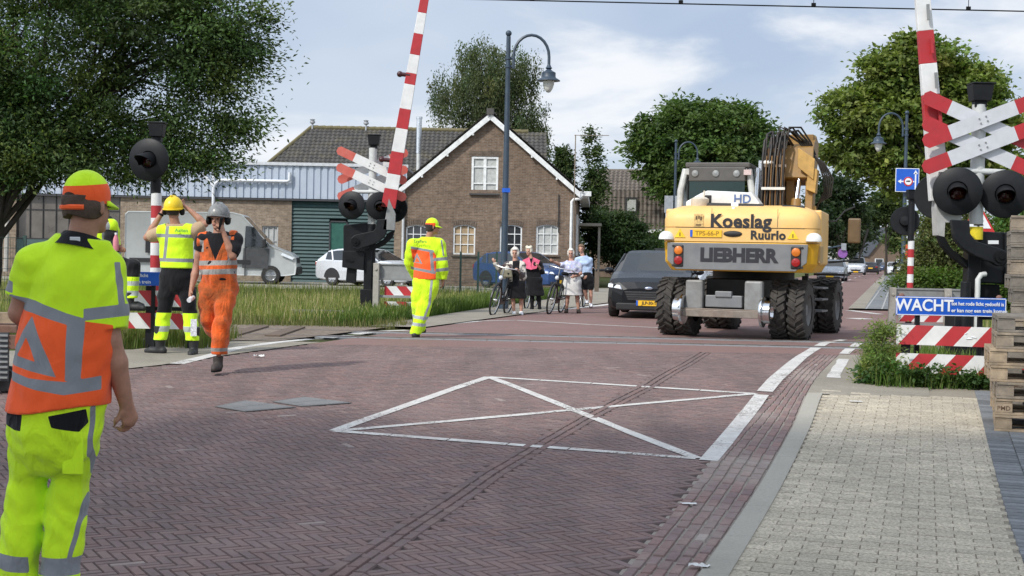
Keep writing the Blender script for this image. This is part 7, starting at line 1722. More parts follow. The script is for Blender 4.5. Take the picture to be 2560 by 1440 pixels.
    def cap(s, name, mat, brim_dir, layers=None, brimmat=None, back_hole=False, puff=0.003):
        kk = s.hk; hd,u = s.hd,s.hu; f = unit(V3(*brim_dir)); c = hd+u*0.030*kk-s.hf*0.012*kk; b = Body(); b.ball(c,(0.080*kk+puff,0.100*kk+puff,0.100*kk+puff),s.hl,u)
        V,F = grow(b,min(s.res,0.007),0.0001,cut=lambda G_: (-0.004*kk)-(G_-hd)@u-0.026*np.clip(-((G_-hd)@f)/0.1,0,1)); at_ = {n:g(V) for n,g in (layers or {}).items()}
        o = np_obj(name,V,F,mat,s.t,smooth=True,attrs=at_)
        l = np.cross(f,u); m = MB(); r0 = []; r1 = []; r2 = []
        for i in range(13):
            a = R(-72+12*i); e = f*math.cos(a)*(0.103*kk+puff)+l*math.sin(a)*(0.084*kk+puff); r0.append(c-u*0.020*kk+e*0.96); r1.append(c-u*(0.036+0.010*math.cos(a))*kk+e*0.96+f*0.068*kk*max(0,math.cos(a*1.2)))
        m.loft([r0,r1],closed=False,caps=False); br = m.build('brim',brimmat or mat,o); sd_ = br.modifiers.new('solid','SOLIDIFY'); sd_.thickness = 0.006; return o
    def helmet(s, name, mat, puff=0.030, visor=None, ear=True):
        kk = s.hk; hd,u,f,l = s.hd,s.hu,s.hf,s.hl; c = hd+u*0.035*kk-f*0.010*kk; b = Body(); b.ball(c,(0.082*kk+puff,0.104*kk+puff,0.102*kk+puff*1.0),l,u); b.limb(c+u*(0.098*kk+puff)-f*0.08,c+u*(0.098*kk+puff)+f*0.06,0.012,0.012)
        V,F = grow(b,min(s.res,0.008),0.02,cut=lambda G_: (0.004*kk)-(G_-hd)@u+0.03*np.clip(((G_-hd)@f)/0.1,-0.6,0.8)); o = np_obj(name,V,F,mat,s.t,smooth=True)
        m = MB(); ring = [Vector(c-u*0.025*kk+f*math.cos(R(a))*(0.110*kk+puff)+l*math.sin(R(a))*(0.088*kk+puff)+u*(0.03*math.cos(R(a))*0.6)) for a in range(0,361,15)]; m.tube(ring,0.009,n=6,caps=False); m.build('rim',mat,o)
        if ear:
            for sx in (-1,1):
                m = MB(); m.lathe([(0.0,0.0),(0.042,0.0),(0.046,0.015),(0.040,0.035),(0.0,0.04)],Matrix.Translation(hd+l*sx*(0.088*kk+0.005)-u*0.025*kk) @ Matrix((tuple(l*sx),tuple(f),tuple(u))).transposed().to_4x4() @ Matrix.Rotation(R(90),4,'Y')); m.build('ear_cup',M_BLACKM,o)
        return o
# ---- 1. the traffic controller in the left foreground, back to us
def man_near():
    p = Person('big man in yellow and orange short sleeved shirt and cap, back turned, nearest the viewer',150,5.6,1.84,(0.20,1),(0.42,0.9),res=0.0065)
    p.j(head=(222,508),neck=(208,585,-0.01),sha=(92,668),shb=(256,676),ela=(46,782,0.02),wra=(62,850,0.24),elb=(280,850,-0.03),wrb=(308,1010,0.04),hipa=(92,1050),hipb=(192,1050),kna=(62,1235,0.02),knb=(168,1235,0.02),ana=(38,1500,-0.02),anb=(146,1500,-0.02),toa=(20,1500,0.3),tob=(160,1500,0.3))
    p.make(waist=1.18,bulk=1.06,arm=1.12,curl=(0.9,0.95),thumbs={'b':(-0.5,-0.6,0.0),'a':(1,0,0)},leg=0.90,outs={'b':(-0.9,0.35,0)})
    p.skin_mesh(); L = p.L; z = lambda py: L(150,py)[1]; x = lambda px: L(px,800)[0]
    # polo shirt
    sl = p.sleeve('a',0.66,0.014)+p.sleeve('b',0.86,0.015)
    tb = p.torso.grown(0.004); hem = p.hp+p.up*(z(1010)-p.hp[2]); tb.limb(hem-p.up*0.04,hem+p.up*0.22,0.202,0.172,p.fwt,0.80)
    seta, setb = p.J['ela'],p.J['elb']; da,db = unit(p.J['ela']-p.J['sha']),unit(p.J['elb']-p.J['shb']); ca,cb = p.J['sha']+da*0.245,p.J['shb']+db*0.315
    xm = 0.0; nk = p.J['neck']; axm = lambda G_: (G_-p.hp)@p.lt
    def cut(G_):
        d = z(1018)+0.02*np.sin(G_[...,0]*9)-G_[...,2]
        d = np.maximum(d,np.minimum((G_-nk)@p.up+0.012, 0.125-np.linalg.norm((G_-nk)[...,:2],axis=-1)))
        return d
    lay = {'grey':p.px_layer([[(36,734),(109,749),(161,767),(193,779),(240,793),(236,815),(201,809),(161,797),(101,779),(38,767)],[(197,800),(240,800),(228,946),(193,944)],[(14,914),(60,928),(101,938),(193,946),(270,934),(270,968),(193,978),(121,966),(14,938)],[(103,787),(22,904),(173,935)],[(236,769),(345,756),(345,786),(236,798)],[(296,655),(307,655),(321,764),(311,764)],[(10,690),(46,704),(46,732),(10,722)]],[[(89,839),(60,885),(118,898)]]),
           'orange':p.px_layer([[(0,755),(109,765),(193,795),(243,800),(300,810),(300,1060),(0,1060)]]),}
    org0 = lay['orange']; lay['orange'] = lambda V: np.maximum(org0(V),np.where((V@np.array([0,0,0]))==0,np.minimum(1,(np.abs((V-p.hp)@p.lt)-0.30)),0))
    sh = p.wear('shirt',tb+sl,cloth('hivis_shirt',YELV,(('orange',ORGV),('grey',GRYV)),bump=0.22),0.012,cut,(0.006,5,1.2),0.011,layers=lay)
    m = MB(); rings = []
    for i,(r_,o_,zz) in enumerate(((0.070,0,-0.060),(0.068,0,-0.018),(0.074,0,-0.008),(0.090,-0.010,-0.030),(0.108,-0.020,-0.062))):
        rings.append([Vector(nk+p.lt*math.cos(R(a))*r_*1.05+p.fwt*(math.sin(R(a))*r_*0.95+o_*0.4)+V3(0,0,zz-0.018*math.sin(R(a)))) for a in range(0,360,15)])
    m.loft(rings,caps=False); m.build('collar',cloth('black_collar',BLKC),sh); m = MB(); m.box(nk-p.fwt*0.098+V3(0.02,0,-0.024),(0.04,0.006,0.018),rot=(R(20),0,0)); m.build('collar_label',M_LETTER,sh)
    # trousers
    def tcut(G_): return np.maximum(G_[...,2]-z(990),0.20-G_[...,2])
    tl = p.legs.grown(0.017); tl.p = tl.p[:8]+p.pelvis(0.006).p
    for a in 'ab': kn,an = p.J['kn'+a],p.J['an'+a]; tl.limb(kn,an,0.080,0.078)
    lay = {'grey':p.px_layer([[(246,1008),(256,1008),(246,1100),(236,1190),(214,1280),(188,1400),(178,1400),(204,1280),(226,1190),(237,1100)],[(-40,1368),(84,1384),(84,1424),(-40,1404)],[(96,1384),(240,1388),(240,1432),(96,1428)]]),
           'black':p.px_layer([[(22,1012),(82,1028),(80,1068),(60,1066),(26,1056)],[(152,1030),(238,1014),(240,1048),(222,1070),(160,1058)]])}
    b0 = lay['black']; lay['black'] = lambda V: np.where(V[:,1] < p.hp[1]+0.02,b0(V),1.0)
    tr = p.wear('trousers',tl,cloth('hivis_trousers',YELV,(('grey',GRYV),('black',BLKC)),bump=0.5,var=0.1),0.0,tcut,(0.0055,9,1.25),0.022,layers=lay)
    m = MB(); m.box((L(205,1130)[0],-0.115,L(205,1130)[1]),(0.085,0.014,0.15)); m.build('leg_pocket',cloth('hivis_pocket',YELV),tr,bevel=0.006)
    p.shoes(M('boot_black',(0.02,0.02,0.02),0.6),'boot',0.08)
    # cap and hair
    c1 = p.hd; cl = {'orange':lambda V: (V-c1)@p.hu-0.078-0.012*((V-c1)@p.hf)/0.1,'hole':lambda V: np.maximum(np.hypot(((V-c1)@p.hl)*1.0,((V-c1)@p.hu-0.006)*1.15)-0.040,(V-c1)@p.hf)}
    p.cap('cap',cloth('hivis_cap',YELV,(('orange',ORGV),('hole',(0.045,0.03,0.022)))),p.hf,cl,cloth('hivis_brim',YELV))
    m = MB(); cc = c1-p.hu*0.020; m.tube([cc+p.hl*math.sin(R(a))*0.090-p.hf*math.cos(R(a))*0.120 for a in range(-40,41,10)],0.011,n=6); m.build('cap_strap',cloth('orange_strap',ORGV),p.t)
    p.hair(M('brown_hair',(0.075,0.048,0.032),0.8,var=0.3,scale=40,bump=0.5),lambda f,u,l: np.maximum(np.maximum(f-0.02,-0.048-u-0.3*np.abs(l)),u-0.03),0.003)
man_near()
# ---- 2. man with both hands on his yellow helmet
def man_helmet():
    p = Person('worker in yellow vest and black trousers lifting both hands to his yellow helmet',432,17.0,1.86,(0.1,1),(0.15,1),res=0.0095)
    p.j(head=(434,524),neck=(440,560),sha=(402,582),shb=(482,580),ela=(366,594,0.02),wra=(404,528,0.06),elb=(512,560,0.02),wrb=(468,522,0.06),hipa=(424,692),hipb=(460,692),kna=(408,785,0.03),knb=(473,785,0.03),ana=(400,868),anb=(484,872),toa=(372,880,0.05),tob=(486,885,-0.25))
    p.make(waist=1.05,bulk=1.04,curl=(0.7,0.7),thumbs={'a':(0.3,-1,0),'b':(-0.3,-1,0)},leg=1.02); p.skin_mesh(); L = p.L; z = lambda py: L(430,py)[1]
    # tan shirt sleeves beneath
    p.wear('shirt',p.torso+p.sleeve('a',0.85,0.008)+p.sleeve('b',0.85,0.008),cloth('tan_shirt',(0.42,0.30,0.19)),0.014,lambda G_: np.maximum(z(650)-G_[...,2],np.minimum((G_-p.J['neck'])@p.up,0.1-np.linalg.norm((G_-p.J['neck'])[...,:2],axis=-1))),(0.005,4),0.03)
    def vcut(G_):
        d = z(670)-G_[...,2]; d = np.maximum(d,np.abs((G_-p.hp)@p.lt)-0.215); d = np.maximum(d,np.minimum((G_-p.J['neck'])@p.up+0.03,0.13-np.linalg.norm((G_-p.J['neck'])[...,:2],axis=-1))); return d
    gl = p.px_layer([[(420,546),(429,546),(427,600),(421,646),(412,646),(418,600)],[(480,550),(488,550),(494,600),(492,650),(484,650),(487,600)],[(380,584),(520,588),(520,596),(380,593)],[(380,644),(520,648),(520,657),(380,653)]])
    vest = p.wear('vest',p.torso,cloth('hivis_vest',YELV,(('grey',GRYV),)),0.030,vcut,(0.006,7,0.8),0.03,layers={'grey':gl})
    text_part('vest_lettering','Aalten',0.062,M('green_print',(0.05,0.28,0.06),0.6),vest,TM(L(462,580)[0],-0.172,L(462,577)[1]),0.001,0.001)
    def tcut(G_): return np.maximum(G_[...,2]-z(664),z(850)-G_[...,2])
    tl = Body(); tl.p = p.legs.grown(0.022).p[:8]+p.pelvis(0.016).p
    for a in 'ab': tl.limb(p.J['kn'+a],p.J['an'+a],0.080,0.082)
    ly = {'yellow':lambda V: np.maximum(V[:,2]-z(782),-9+V[:,2]*0),'grey':lambda V: np.abs(V[:,2]-z(822))-0.035}
    tr = p.wear('trousers',tl,cloth('black_hivis_trousers',BLKC,(('yellow',YELV),('grey',(0.42,0.45,0.42))),var=0.2,bump=0.4),0.0,tcut,(0.008,6,0.8),0.03,layers=ly)
    m = MB(); q = L(489,818); m.box((q[0],-0.10,q[1]),(0.075,0.012,0.21)); m.build('leg_label',M('label_white',(0.62,0.62,0.66),0.6,var=0.4,scale=60),tr)
    p.shoes(M('boot_black'),'boot',0.24)
    p.helmet('helmet',M('helmet_yellow',(0.82,0.58,0.015),0.35,var=0.06)); p.hair(M('dark_hair',(0.03,0.022,0.018),0.8,var=0.3,scale=40),lambda f,u,l: np.maximum(np.maximum(f-0.02,-0.07-u),u-0.03),0.003)
    m = MB(); q = p.J['wra']+(p.J['ela']-p.J['wra'])*0.12; dv = unit(p.J['ela']-p.J['wra']); m.cyl(q-dv*0.012,q+dv*0.012,0.036); m.build('watch',M_BLACKM,p.t)
man_helmet()
# ---- 3. man in orange overalls on the phone, walking towards us
def man_orange():
    p = Person('man in dirty orange overalls and grey helmet walking while talking on a phone',548,14.8,1.80,(-0.12,-1),(-0.25,-1),res=0.0085)
    p.j(head=(546,546),neck=(545,585),sha=(506,602),shb=(588,600),ela=(490,668,0.03),wra=(482,722,-0.06),elb=(586,640,-0.10),wrb=(566,584,-0.13),hipa=(526,720),hipb=(566,720),kna=(520,800,0.02),knb=(560,802,-0.10),ana=(546,868,0.22),anb=(547,906,-0.04),toa=(540,880,-0.1),tob=(546,915,-0.4))
    p.J['ana'][2] += 0.04
    p.make(waist=1.08,bulk=1.05,curl=(0.9,1.0),thumbs={'a':(0.3,-1,0),'b':(-0.4,-0.5,0.3)},outs={'b':(-1,0.3,0),'a':(1,0,0)},leg=1.05); p.skin_mesh(); L = p.L; z = lambda py: L(548,py)[1]
    s1 = p.sleeve('b',0.9,0.008); s2 = p.sleeve('a',0.35,0.004)
    nk = p.J['neck']; p.wear('black_shirt',p.torso+s1+s2,cloth('black_polo',BLKC,var=0.2),0.014,lambda G_: np.maximum(z(700)-G_[...,2],np.minimum((G_-nk)@p.up-0.01,0.09-np.linalg.norm((G_-nk)[...,:2],axis=-1))),(0.004,4),0.03)
    # overalls: bib with a deep V, wide legs
    tl = Body(); tl.p = p.legs.grown(0.030).p[:8]+p.torso.grown(0.026).p
    for a in 'ab': tl.limb(p.J['kn'+a],p.J['an'+a]*0.85+p.J['kn'+a]*0.15,0.088,0.080)
    vx, vz = L(545,650)
    def ocut(G_):
        d = (z(885))-G_[...,2]; d = np.maximum(d,np.minimum(np.abs((G_-p.hp)@p.lt)-0.205,(G_[...,2]-z(690))))
        v = (G_[...,2]-vz)-np.abs(G_[...,0]-vx)*2.4; d = np.maximum(d,np.minimum(v,-(G_[...,1]-0.02)*1.0+0.0)); d = np.maximum(d,np.minimum((G_-nk)@p.up+0.005,0.12-np.linalg.norm((G_-nk)[...,:2],axis=-1))); return d
    zz = p.J['anb'][2]; ly = {'grey':p.px_layer([[(490,652),(610,650),(610,662),(490,664)],[(490,674),(610,671),(610,684),(490,687)],[(504,592),(513,592),(514,630),(505,630)],[(574,590),(581,590),(582,652),(575,652)],[(527,868),(575,868),(575,877),(527,877)],[(527,887),(575,887),(575,896),(527,896)]])}
    p.wear('overalls',tl,cloth('orange_overalls',(0.90,0.14,0.025),(('grey',(0.30,0.29,0.27)),),var=0.15,bump=0.6,extra=((0.22,0.08,0.028),2.6,0.38,0.85)),0.0,ocut,(0.012,12,0.7),0.022,layers=ly)
    p.shoes(M('boot_brown',(0.045,0.035,0.03),0.7),'boot',0.05)
    p.helmet('helmet',M('helmet_grey',(0.16,0.16,0.155),0.3,var=0.3,scale=20,dirt=(0.55,0.55,0.53),dirt_amt=0.3),0.034)
    m = MB(); q = p.J['wrb']+V3(-0.03,-0.03,0.10); m.box(q,(0.02,0.07,0.14),rot=(R(10),R(12),0)); m.build('phone',M_BLACKM,p.t,bevel=0.004)
    m = MB(); q = p.J['wra']+V3(-0.0,-0.06,-0.10); m.cyl(q-V3(0.0,0.05,0.02),q+V3(0.02,0.05,0.01),0.026); m.build('paper_roll',M_LETTER,p.t)
man_orange()
# ---- 4. man perched on the barrier behind the near man
def man_sitting():
    p = Person('man in black jacket perched on the left barrier holding a pink drink bottle',300,17.4,1.80,(0.75,-0.6),(0.8,-0.5),res=0.0105)
    p.j(head=(252,508),neck=(258,545),sha=(242,562,0.10),shb=(282,566,-0.12),ela=(240,620,0.05),wra=(262,640,-0.15),elb=(288,618,-0.2),wrb=(312,622,-0.30),hipa=(262,662,0.05),hipb=(276,664,-0.08),kna=(335,668,-0.10),knb=(350,664,-0.30),ana=(330,752,-0.16),anb=(344,756,-0.36),toa=(370,760,-0.2),tob=(380,762,-0.4))
    p.make(waist=1.05,thumbs={'a':(0,-1,0.3),'b':(0,-0.2,1)},curl=(1.0,1.2),outs={'b':(-0.2,1,0)}); p.skin_mesh(); L = p.L; z = lambda py: L(300,py)[1]
    jk = Body(); jk.p = p.torso.p+p.arms.p; nk = p.J['neck']
    p.wear('jacket',jk,cloth('black_jacket',BLKC,var=0.2),0.020,lambda G_: np.maximum(z(690)-G_[...,2],np.minimum((G_-nk)@p.up-0.02,0.09-np.linalg.norm((G_-nk)[...,:2],axis=-1))),(0.006,3),0.03)
    ly = {'grey':lambda V: np.minimum(np.abs(np.abs((V-p.hp)@p.lt)-0.10)-0.02,np.abs(V[:,2]-z(628))-0.025)}
    p.wear('vest',p.torso,cloth('hivis_vest_open',YELV,(('grey',GRYV),)),0.036,lambda G_: np.maximum(np.maximum(z(668)-G_[...,2],np.minimum(0.07-np.abs((G_-p.hp)@p.lt),-((G_-p.hp)@p.fwt))),np.maximum(np.abs((G_-p.hp)@p.lt)-0.20,(G_-nk)@p.up+0.03)),(0.005,7),0.03,layers=ly)
    tl = Body(); tl.p = p.legs.grown(0.024).p[:8]+p.pelvis(0.012).p
    for a in 'ab': tl.limb(p.J['kn'+a],p.J['an'+a],0.08,0.08)
    ly = {'yellow':lambda V: np.maximum(V[:,2]-z(690),-1+0*V[:,2]),'grey':lambda V: np.minimum(np.abs(V[:,2]-z(706))-0.028,np.abs(V[:,2]-z(730))-0.03)}
    p.wear('trousers',tl,_mats['black_hivis_trousers'],0.0,lambda G_: np.maximum(z(742)-G_[...,2],G_[...,2]-z(640)),(0.009,6,0.8),0.03,layers=ly); p.shoes(M('boot_black'),'boot',0.12)
    p.cap('cap',_mats['hivis_brim'],p.hf); p.hair(M('dark_hair'),lambda f,u,l: np.maximum(np.maximum(f-0.02,-0.07-u),u-0.03),0.003)
    b = thing('drink_bottle','clear bottle of pink drink in the sitting man\'s hand','bottle',Vector(p.L.base)+Vector((L(312,606)[0],-0.39,L(312,622)[1]-0.03))); m = MB(); m.lathe([(0.033,0),(0.036,0.02),(0.036,0.13),(0.030,0.16),(0.014,0.20),(0.014,0.215)],n=16); m.build('bottle',M('pink_plastic',(0.62,0.22,0.26),0.15,var=0.1),b); m = MB(); m.cyl((0,0,0.205),(0,0,0.228),0.016); m.build('cap',M_LETTER,b)
man_sitting()
# ---- 5. second traffic controller on the crossing
def man_controller():
    p = Person('traffic controller in full yellow hi-vis with orange back panel walking across the rails',1062,21.2,1.82,(0.45,1),(1,0.35),res=0.0105)
    p.j(head=(1082,566),neck=(1070,595),sha=(1034,612),shb=(1098,612),ela=(1022,655,0.12),wra=(1034,690,0.26),elb=(1106,660,-0.03),wrb=(1107,700,0.04),hipa=(1050,708),hipb=(1080,708),kna=(1044,765,0.05),knb=(1062,765,-0.05),ana=(1048,820,0.22),anb=(1039,830,-0.08),toa=(1056,830,0.4),tob=(1046,838,0.2))
    p.make(waist=1.15,bulk=1.05,arm=1.1,curl=(0.8,0.7),leg=1.06); p.skin_mesh(); L = p.L; z = lambda py: L(1062,py)[1]; nk = p.J['neck']
    jk = Body(); jk.p = p.torso.p+p.arms.grown(0.014).p; jk.limb(p.hp,p.hp+p.up*0.2,0.175,0.165,p.fwt,0.78)
    og0 = p.px_layer([[(1022,638),(1030,618),(1085,628),(1092,640),(1092,700),(1022,700)]]); og = lambda V: np.maximum(og0(V),np.abs((V-p.hp)@p.lt)-0.20)
    gr = p.px_layer([[(1028,616),(1086,626),(1086,632),(1028,622)],[(1075,630),(1083,630),(1088,684),(1080,684)],[(1026,666),(1090,678),(1090,685),(1026,673)],[(1043,632),(1031,655),(1058,660)],[(1086,645),(1125,642),(1125,650),(1086,653)],[(1090,672),(1125,668),(1125,676),(1090,680)],[(1102,600),(1106,600),(1112,640),(1108,640)]],[[(1043,643),(1037,654),(1051,656)]])
    j_ = p.wear('jacket',jk,cloth('hivis_jacket',YELV,(('orange',ORGV),('grey',GRYV)),bump=0.4),0.020,lambda G_: np.maximum(np.maximum(z(698)-G_[...,2],np.minimum((G_-nk)@p.up-0.015,0.10-np.linalg.norm((G_-nk)[...,:2],axis=-1))),-1e3),(0.009,5,0.8),0.035,layers={'orange':og,'grey':gr})
    text_part('jacket_lettering','Traffers',0.07,M('ink_dark',(0.03,0.05,0.03),0.6),j_,TM(L(1052,606)[0],-0.166,L(1052,604)[1],R(-20)),0.001,0.001)
    tl = Body(); tl.p = p.legs.grown(0.028).p[:8]+p.pelvis(0.012).p
    for a in 'ab': tl.limb(p.J['kn'+a],p.J['an'+a],0.092,0.085)
    gr = p.px_layer([[(1078,700),(1084,700),(1078,760),(1062,800),(1057,800),(1072,760)],[(1020,785),(1075,792),(1075,800),(1020,793)],[(1020,803),(1075,810),(1075,818),(1020,811)]])
    p.wear('trousers',tl,cloth('hivis_trousers_far',YELV,(('grey',(0.42,0.44,0.46)),),bump=0.5),0.0,lambda G_: np.maximum(G_[...,2]-z(690),np.minimum(z(832),0.06)-G_[...,2]+0*G_[...,2]),(0.012,8,0.7),0.04,layers={'grey':gr}); p.shoes(M('boot_black'),'boot',0.04)
    c1 = p.hd; p.cap('cap',cloth('hivis_cap_far',YELV,(('orange',ORGV),)),p.hf,{'orange':lambda V: np.maximum((V-c1)@p.hu-0.052,(V-c1)@p.hf-0.02)},_mats['hivis_brim']); p.hair(M('dark_hair'),lambda f,u,l: np.maximum(np.maximum(f-0.02,-0.075-u),u-0.03),0.003)
man_controller()
# ---- women with bicycles
def woman(label, px, d, J, fwd=(-0.1,-1), look=None, H=1.63, top=None, topmat=None, skirt=None, skirtmat=None, hairmat=None, hairlong=-0.12, shoe=M_LETTER, sleeves=2, layers=None, curl=(1.0,1.0), tophem=None, topgrow=0.018, flare=0.05, socks=None, bulk=1.0, puff=0.014):
    p = Person(label,px,d,H,fwd,look,res=0.0125,skinm=SKIN_P); p.j(**J); p.make(waist=1.12,female=True,bulk=bulk,curl=curl,thumbs={'a':(0.5,-0.6,0.6),'b':(-0.5,-0.6,0.6)}); p.skin_mesh(True); L = p.L; z = lambda py: L(px,py)[1]; nk = p.J['neck']
    tb = Body(); tb.p = p.torso.p+(p.arms.p[0:sleeves]+p.arms.p[4:4+sleeves])
    p.wear(top,tb,topmat,topgrow,lambda G_: np.maximum(z(tophem)-G_[...,2],np.minimum((G_-nk)@p.up-0.0,0.10-np.linalg.norm((G_-nk)[...,:2],axis=-1))),(0.006,4),0.03,layers=layers(p) if layers else None)
    if skirt:
        b = Body(); w0 = z(skirt[0]); w1 = z(skirt[1]); c = p.hp.copy(); b.limb(V3(c[0],c[1],w0),V3(c[0]+skirt[2],c[1],w1),0.165*bulk,0.165*bulk+flare,p.fwt,0.8); b.ball(p.hp,(0.19*bulk,0.15*bulk,0.16),p.lt,p.up)
        p.wear('skirt',b,skirtmat,0.012,lambda G_: np.maximum(np.maximum(w1-G_[...,2],G_[...,2]-w0),-1e3),(0.010,6,0.6),0.03)
    p.hair(hairmat,lambda f,u,l: np.maximum(np.where(f > 0.035,0.075-u,-1.0),hairlong-u),puff,extra=None); p.shoes(shoe,'shoe',0.0)
    if socks:
        b = Body(); b.p = p.legs.p[:8]; p.wear('stockings',b,socks,0.006,lambda G_: G_[...,2]-z(skirt[1])+0.0-0.1)
    return p
M_WHITEH = M('white_hair',(0.66,0.63,0.57),0.8,var=0.15,scale=40,bump=0.5); M_BROWNH = M('light_brown_hair',(0.16,0.10,0.06),0.8,var=0.3,scale=30,bump=0.5)
def glasses(p):
    m = MB(); kk = p.hk
    for sx in (-1,1): m.tube([p.hd+p.hf*0.094*kk-p.hu*0.008*kk+p.hl*(sx*0.032+0.022*math.cos(R(a)))*kk+p.hu*0.017*math.sin(R(a))*kk for a in range(0,361,45)],0.003,n=5,caps=False)
    m.build('glasses',M('glasses_frame',(0.10,0.06,0.05),0.3),p.t)
def women():
    blk = cloth('black_dress',BLKC,var=0.3); 
    n = NB('patched_knit'); v = n.noise(9,2,0.5,dist=0.4); n.color(n.ramp(v,[(0.47,(0.64,0.60,0.52)),(0.53,(0.10,0.085,0.085))],'LINEAR')); n.set(rough=0.9); n.bump(n.noise(60,3,0.6),0.4,0.01); _mats['patched_knit'] = n.m
    w1 = woman('white haired woman in a black dress and spotted white cardigan pushing a bicycle',1292,30.4,dict(head=(1287,632),neck=(1287,652),sha=(1269,664),shb=(1304,664),ela=(1262,688,-0.1),wra=(1238,656,-0.26),elb=(1308,692,-0.05),wrb=(1296,676,-0.22),hipa=(1284,712),hipb=(1300,712),kna=(1282,748),knb=(1303,748),ana=(1285,780),anb=(1303,780),toa=(1282,786,-0.4),tob=(1306,786,-0.4)),top='dress_top',topmat=blk,skirt=(700,746,0.0),skirtmat=blk,hairmat=M_WHITEH,tophem=705,sleeves=1,puff=0.03)
    nk = w1.J['neck']; cb = Body(); cb.p = w1.torso.p+w1.arms.p; z = lambda py: w1.L(1292,py)[1]; xc = w1.L(1290,680)[0]
    w1.wear('cardigan',cb,_mats['patched_knit'],0.032,lambda G_: np.maximum(np.maximum(z(724)-G_[...,2],np.minimum(0.075-np.abs(G_[...,0]-xc),-(G_[...,1]-0.0))),(G_-nk)@w1.up+0.0),(0.008,5),0.03); glasses(w1)
    b = thing('handbag','olive grey handbag hanging at the white haired woman\'s arm','bag',Vector(w1.L.base)+Vector((w1.L(1266,676)[0],-0.30,w1.L(1266,676)[1]-0.12))); m = MB(); m.box((0,0,0.05),(0.29,0.11,0.17),taper=(0.8,0.6)); m.build('bag_body',cloth('olive_bag',(0.20,0.185,0.13)),b,bevel=0.035,seg=3); m = MB(); m.tube([(-0.12,0,0.14),(-0.07,0,0.24),(0.05,0,0.25),(0.12,0,0.14)],0.014,n=6); m.build('strap',cloth('brown_strap',(0.08,0.04,0.04)),b)
    w2 = woman('woman in a black dress and white cap with a pink shawl over her shoulders',1334,33.2,dict(head=(1322,628),neck=(1328,646),sha=(1314,658),shb=(1348,658),ela=(1310,684,-0.05),wra=(1300,700,-0.2),elb=(1356,680,0.0),wrb=(1345,664,-0.2),hipa=(1328,702),hipb=(1344,702),kna=(1330,738),knb=(1346,738),ana=(1330,768),anb=(1349,770),toa=(1328,774,-0.4),tob=(1350,776,-0.4)),look=(-0.5,-1),top='dress_top',topmat=blk,skirt=(692,739,0.02),skirtmat=blk,hairmat=M('cap_white',(0.68,0.64,0.52),0.7,var=0.15),tophem=698,sleeves=3,shoe=M_BLACKM,socks=blk,hairlong=-0.04)
    nk = w2.J['neck']; m = MB()
    for sx in (-1,1): m.add([tuple(nk+V3(sx*0.05,-0.06,0.03)),tuple(nk+V3(sx*0.215,-0.07,-0.05)),tuple(nk+V3(sx*0.13,-0.165,-0.24)),tuple(nk+V3(0.0,-0.19,-0.27)),tuple(nk+V3(sx*0.01,-0.14,-0.12)),tuple(nk+V3(sx*0.05,0.10,0.03)),tuple(nk+V3(sx*0.21,0.10,-0.05)),tuple(nk+V3(0,0.16,-0.2))],[(0,1,2,3,4),(0,5,6,1),(5,7,6)])
    sw = m.build('shawl',cloth('pink_shawl',(0.72,0.13,0.22),var=0.4,bump=0.4),w2.t); so = sw.modifiers.new('solid','SOLIDIFY'); so.thickness = 0.02; m = MB(); m.ell(w2.hd+w2.hu*0.10+w2.hl*0.05,(0.04,0.03,0.04)); m.ell(w2.hd+w2.hu*0.10-w2.hl*0.05,(0.04,0.03,0.04)); m.build('cap_bow',M('cap_white'),w2.t)
    n = NB('blue_print'); v = n.noise(16,3,0.6); n.color(n.ramp(v,[(0.42,(0.62,0.64,0.70)),(0.55,(0.36,0.40,0.62)),(0.66,(0.60,0.50,0.58))])); n.set(rough=0.85); _mats['blue_print'] = n.m
    w3 = woman('white haired woman in a pale blue print top and long white apron pushing a bicycle',1430,31.8,dict(head=(1427,633),neck=(1428,652),sha=(1411,664),shb=(1447,664),ela=(1396,660,-0.12),wra=(1382,654,-0.28),elb=(1452,684,-0.04),wrb=(1436,690,-0.2),hipa=(1421,708),hipb=(1440,708),kna=(1419,744),knb=(1443,744),ana=(1416,774),anb=(1446,774),toa=(1412,782,-0.4),tob=(1449,782,-0.4)),top='print_top',topmat=_mats['blue_print'],skirt=(690,738,0.0),skirtmat=cloth('white_apron',(0.66,0.65,0.63)),hairmat=M_WHITEH,tophem=696,sleeves=1,shoe=M('sandal',(0.07,0.05,0.04),0.7),bulk=1.1,flare=0.04); glasses(w3)
    m = MB(); q = w3.L(1430,684); m.box((q[0],-0.175,q[1]),(0.30,0.03,0.035)); m.build('belt_bag',M_BLACKM,w3.t)
    w4 = woman('brown haired woman in a light blue blouse and black shorts walking behind the apron woman',1464,34.8,dict(head=(1453,622),neck=(1457,640),sha=(1444,651),shb=(1474,651),ela=(1442,674,0),wra=(1446,690,-0.15),elb=(1478,672,0.02),wrb=(1466,690,-0.12),hipa=(1458,696),hipb=(1474,696),kna=(1462,726),knb=(1477,730),ana=(1468,752,0.12),anb=(1477,760),toa=(1466,760,-0.3),tob=(1478,768,-0.4)),look=(-0.2,-1),top='blouse',topmat=cloth('light_blue_blouse',(0.42,0.53,0.72)),hairmat=M_BROWNH,tophem=684,sleeves=1,hairlong=-0.16,puff=0.02)
    tl = Body(); tl.p = w4.legs.p[:2]+w4.legs.p[4:6]; tl.limb(w4.hp-w4.up*0.03,w4.hp+w4.up*0.1,0.15,0.15,w4.fwt,0.8); z4 = lambda py: w4.L(1464,py)[1]; w4.wear('shorts',tl,blk,0.022,lambda G_: np.maximum(z4(724)-G_[...,2],G_[...,2]-z4(680)),(0.005,3),0.03)
women()
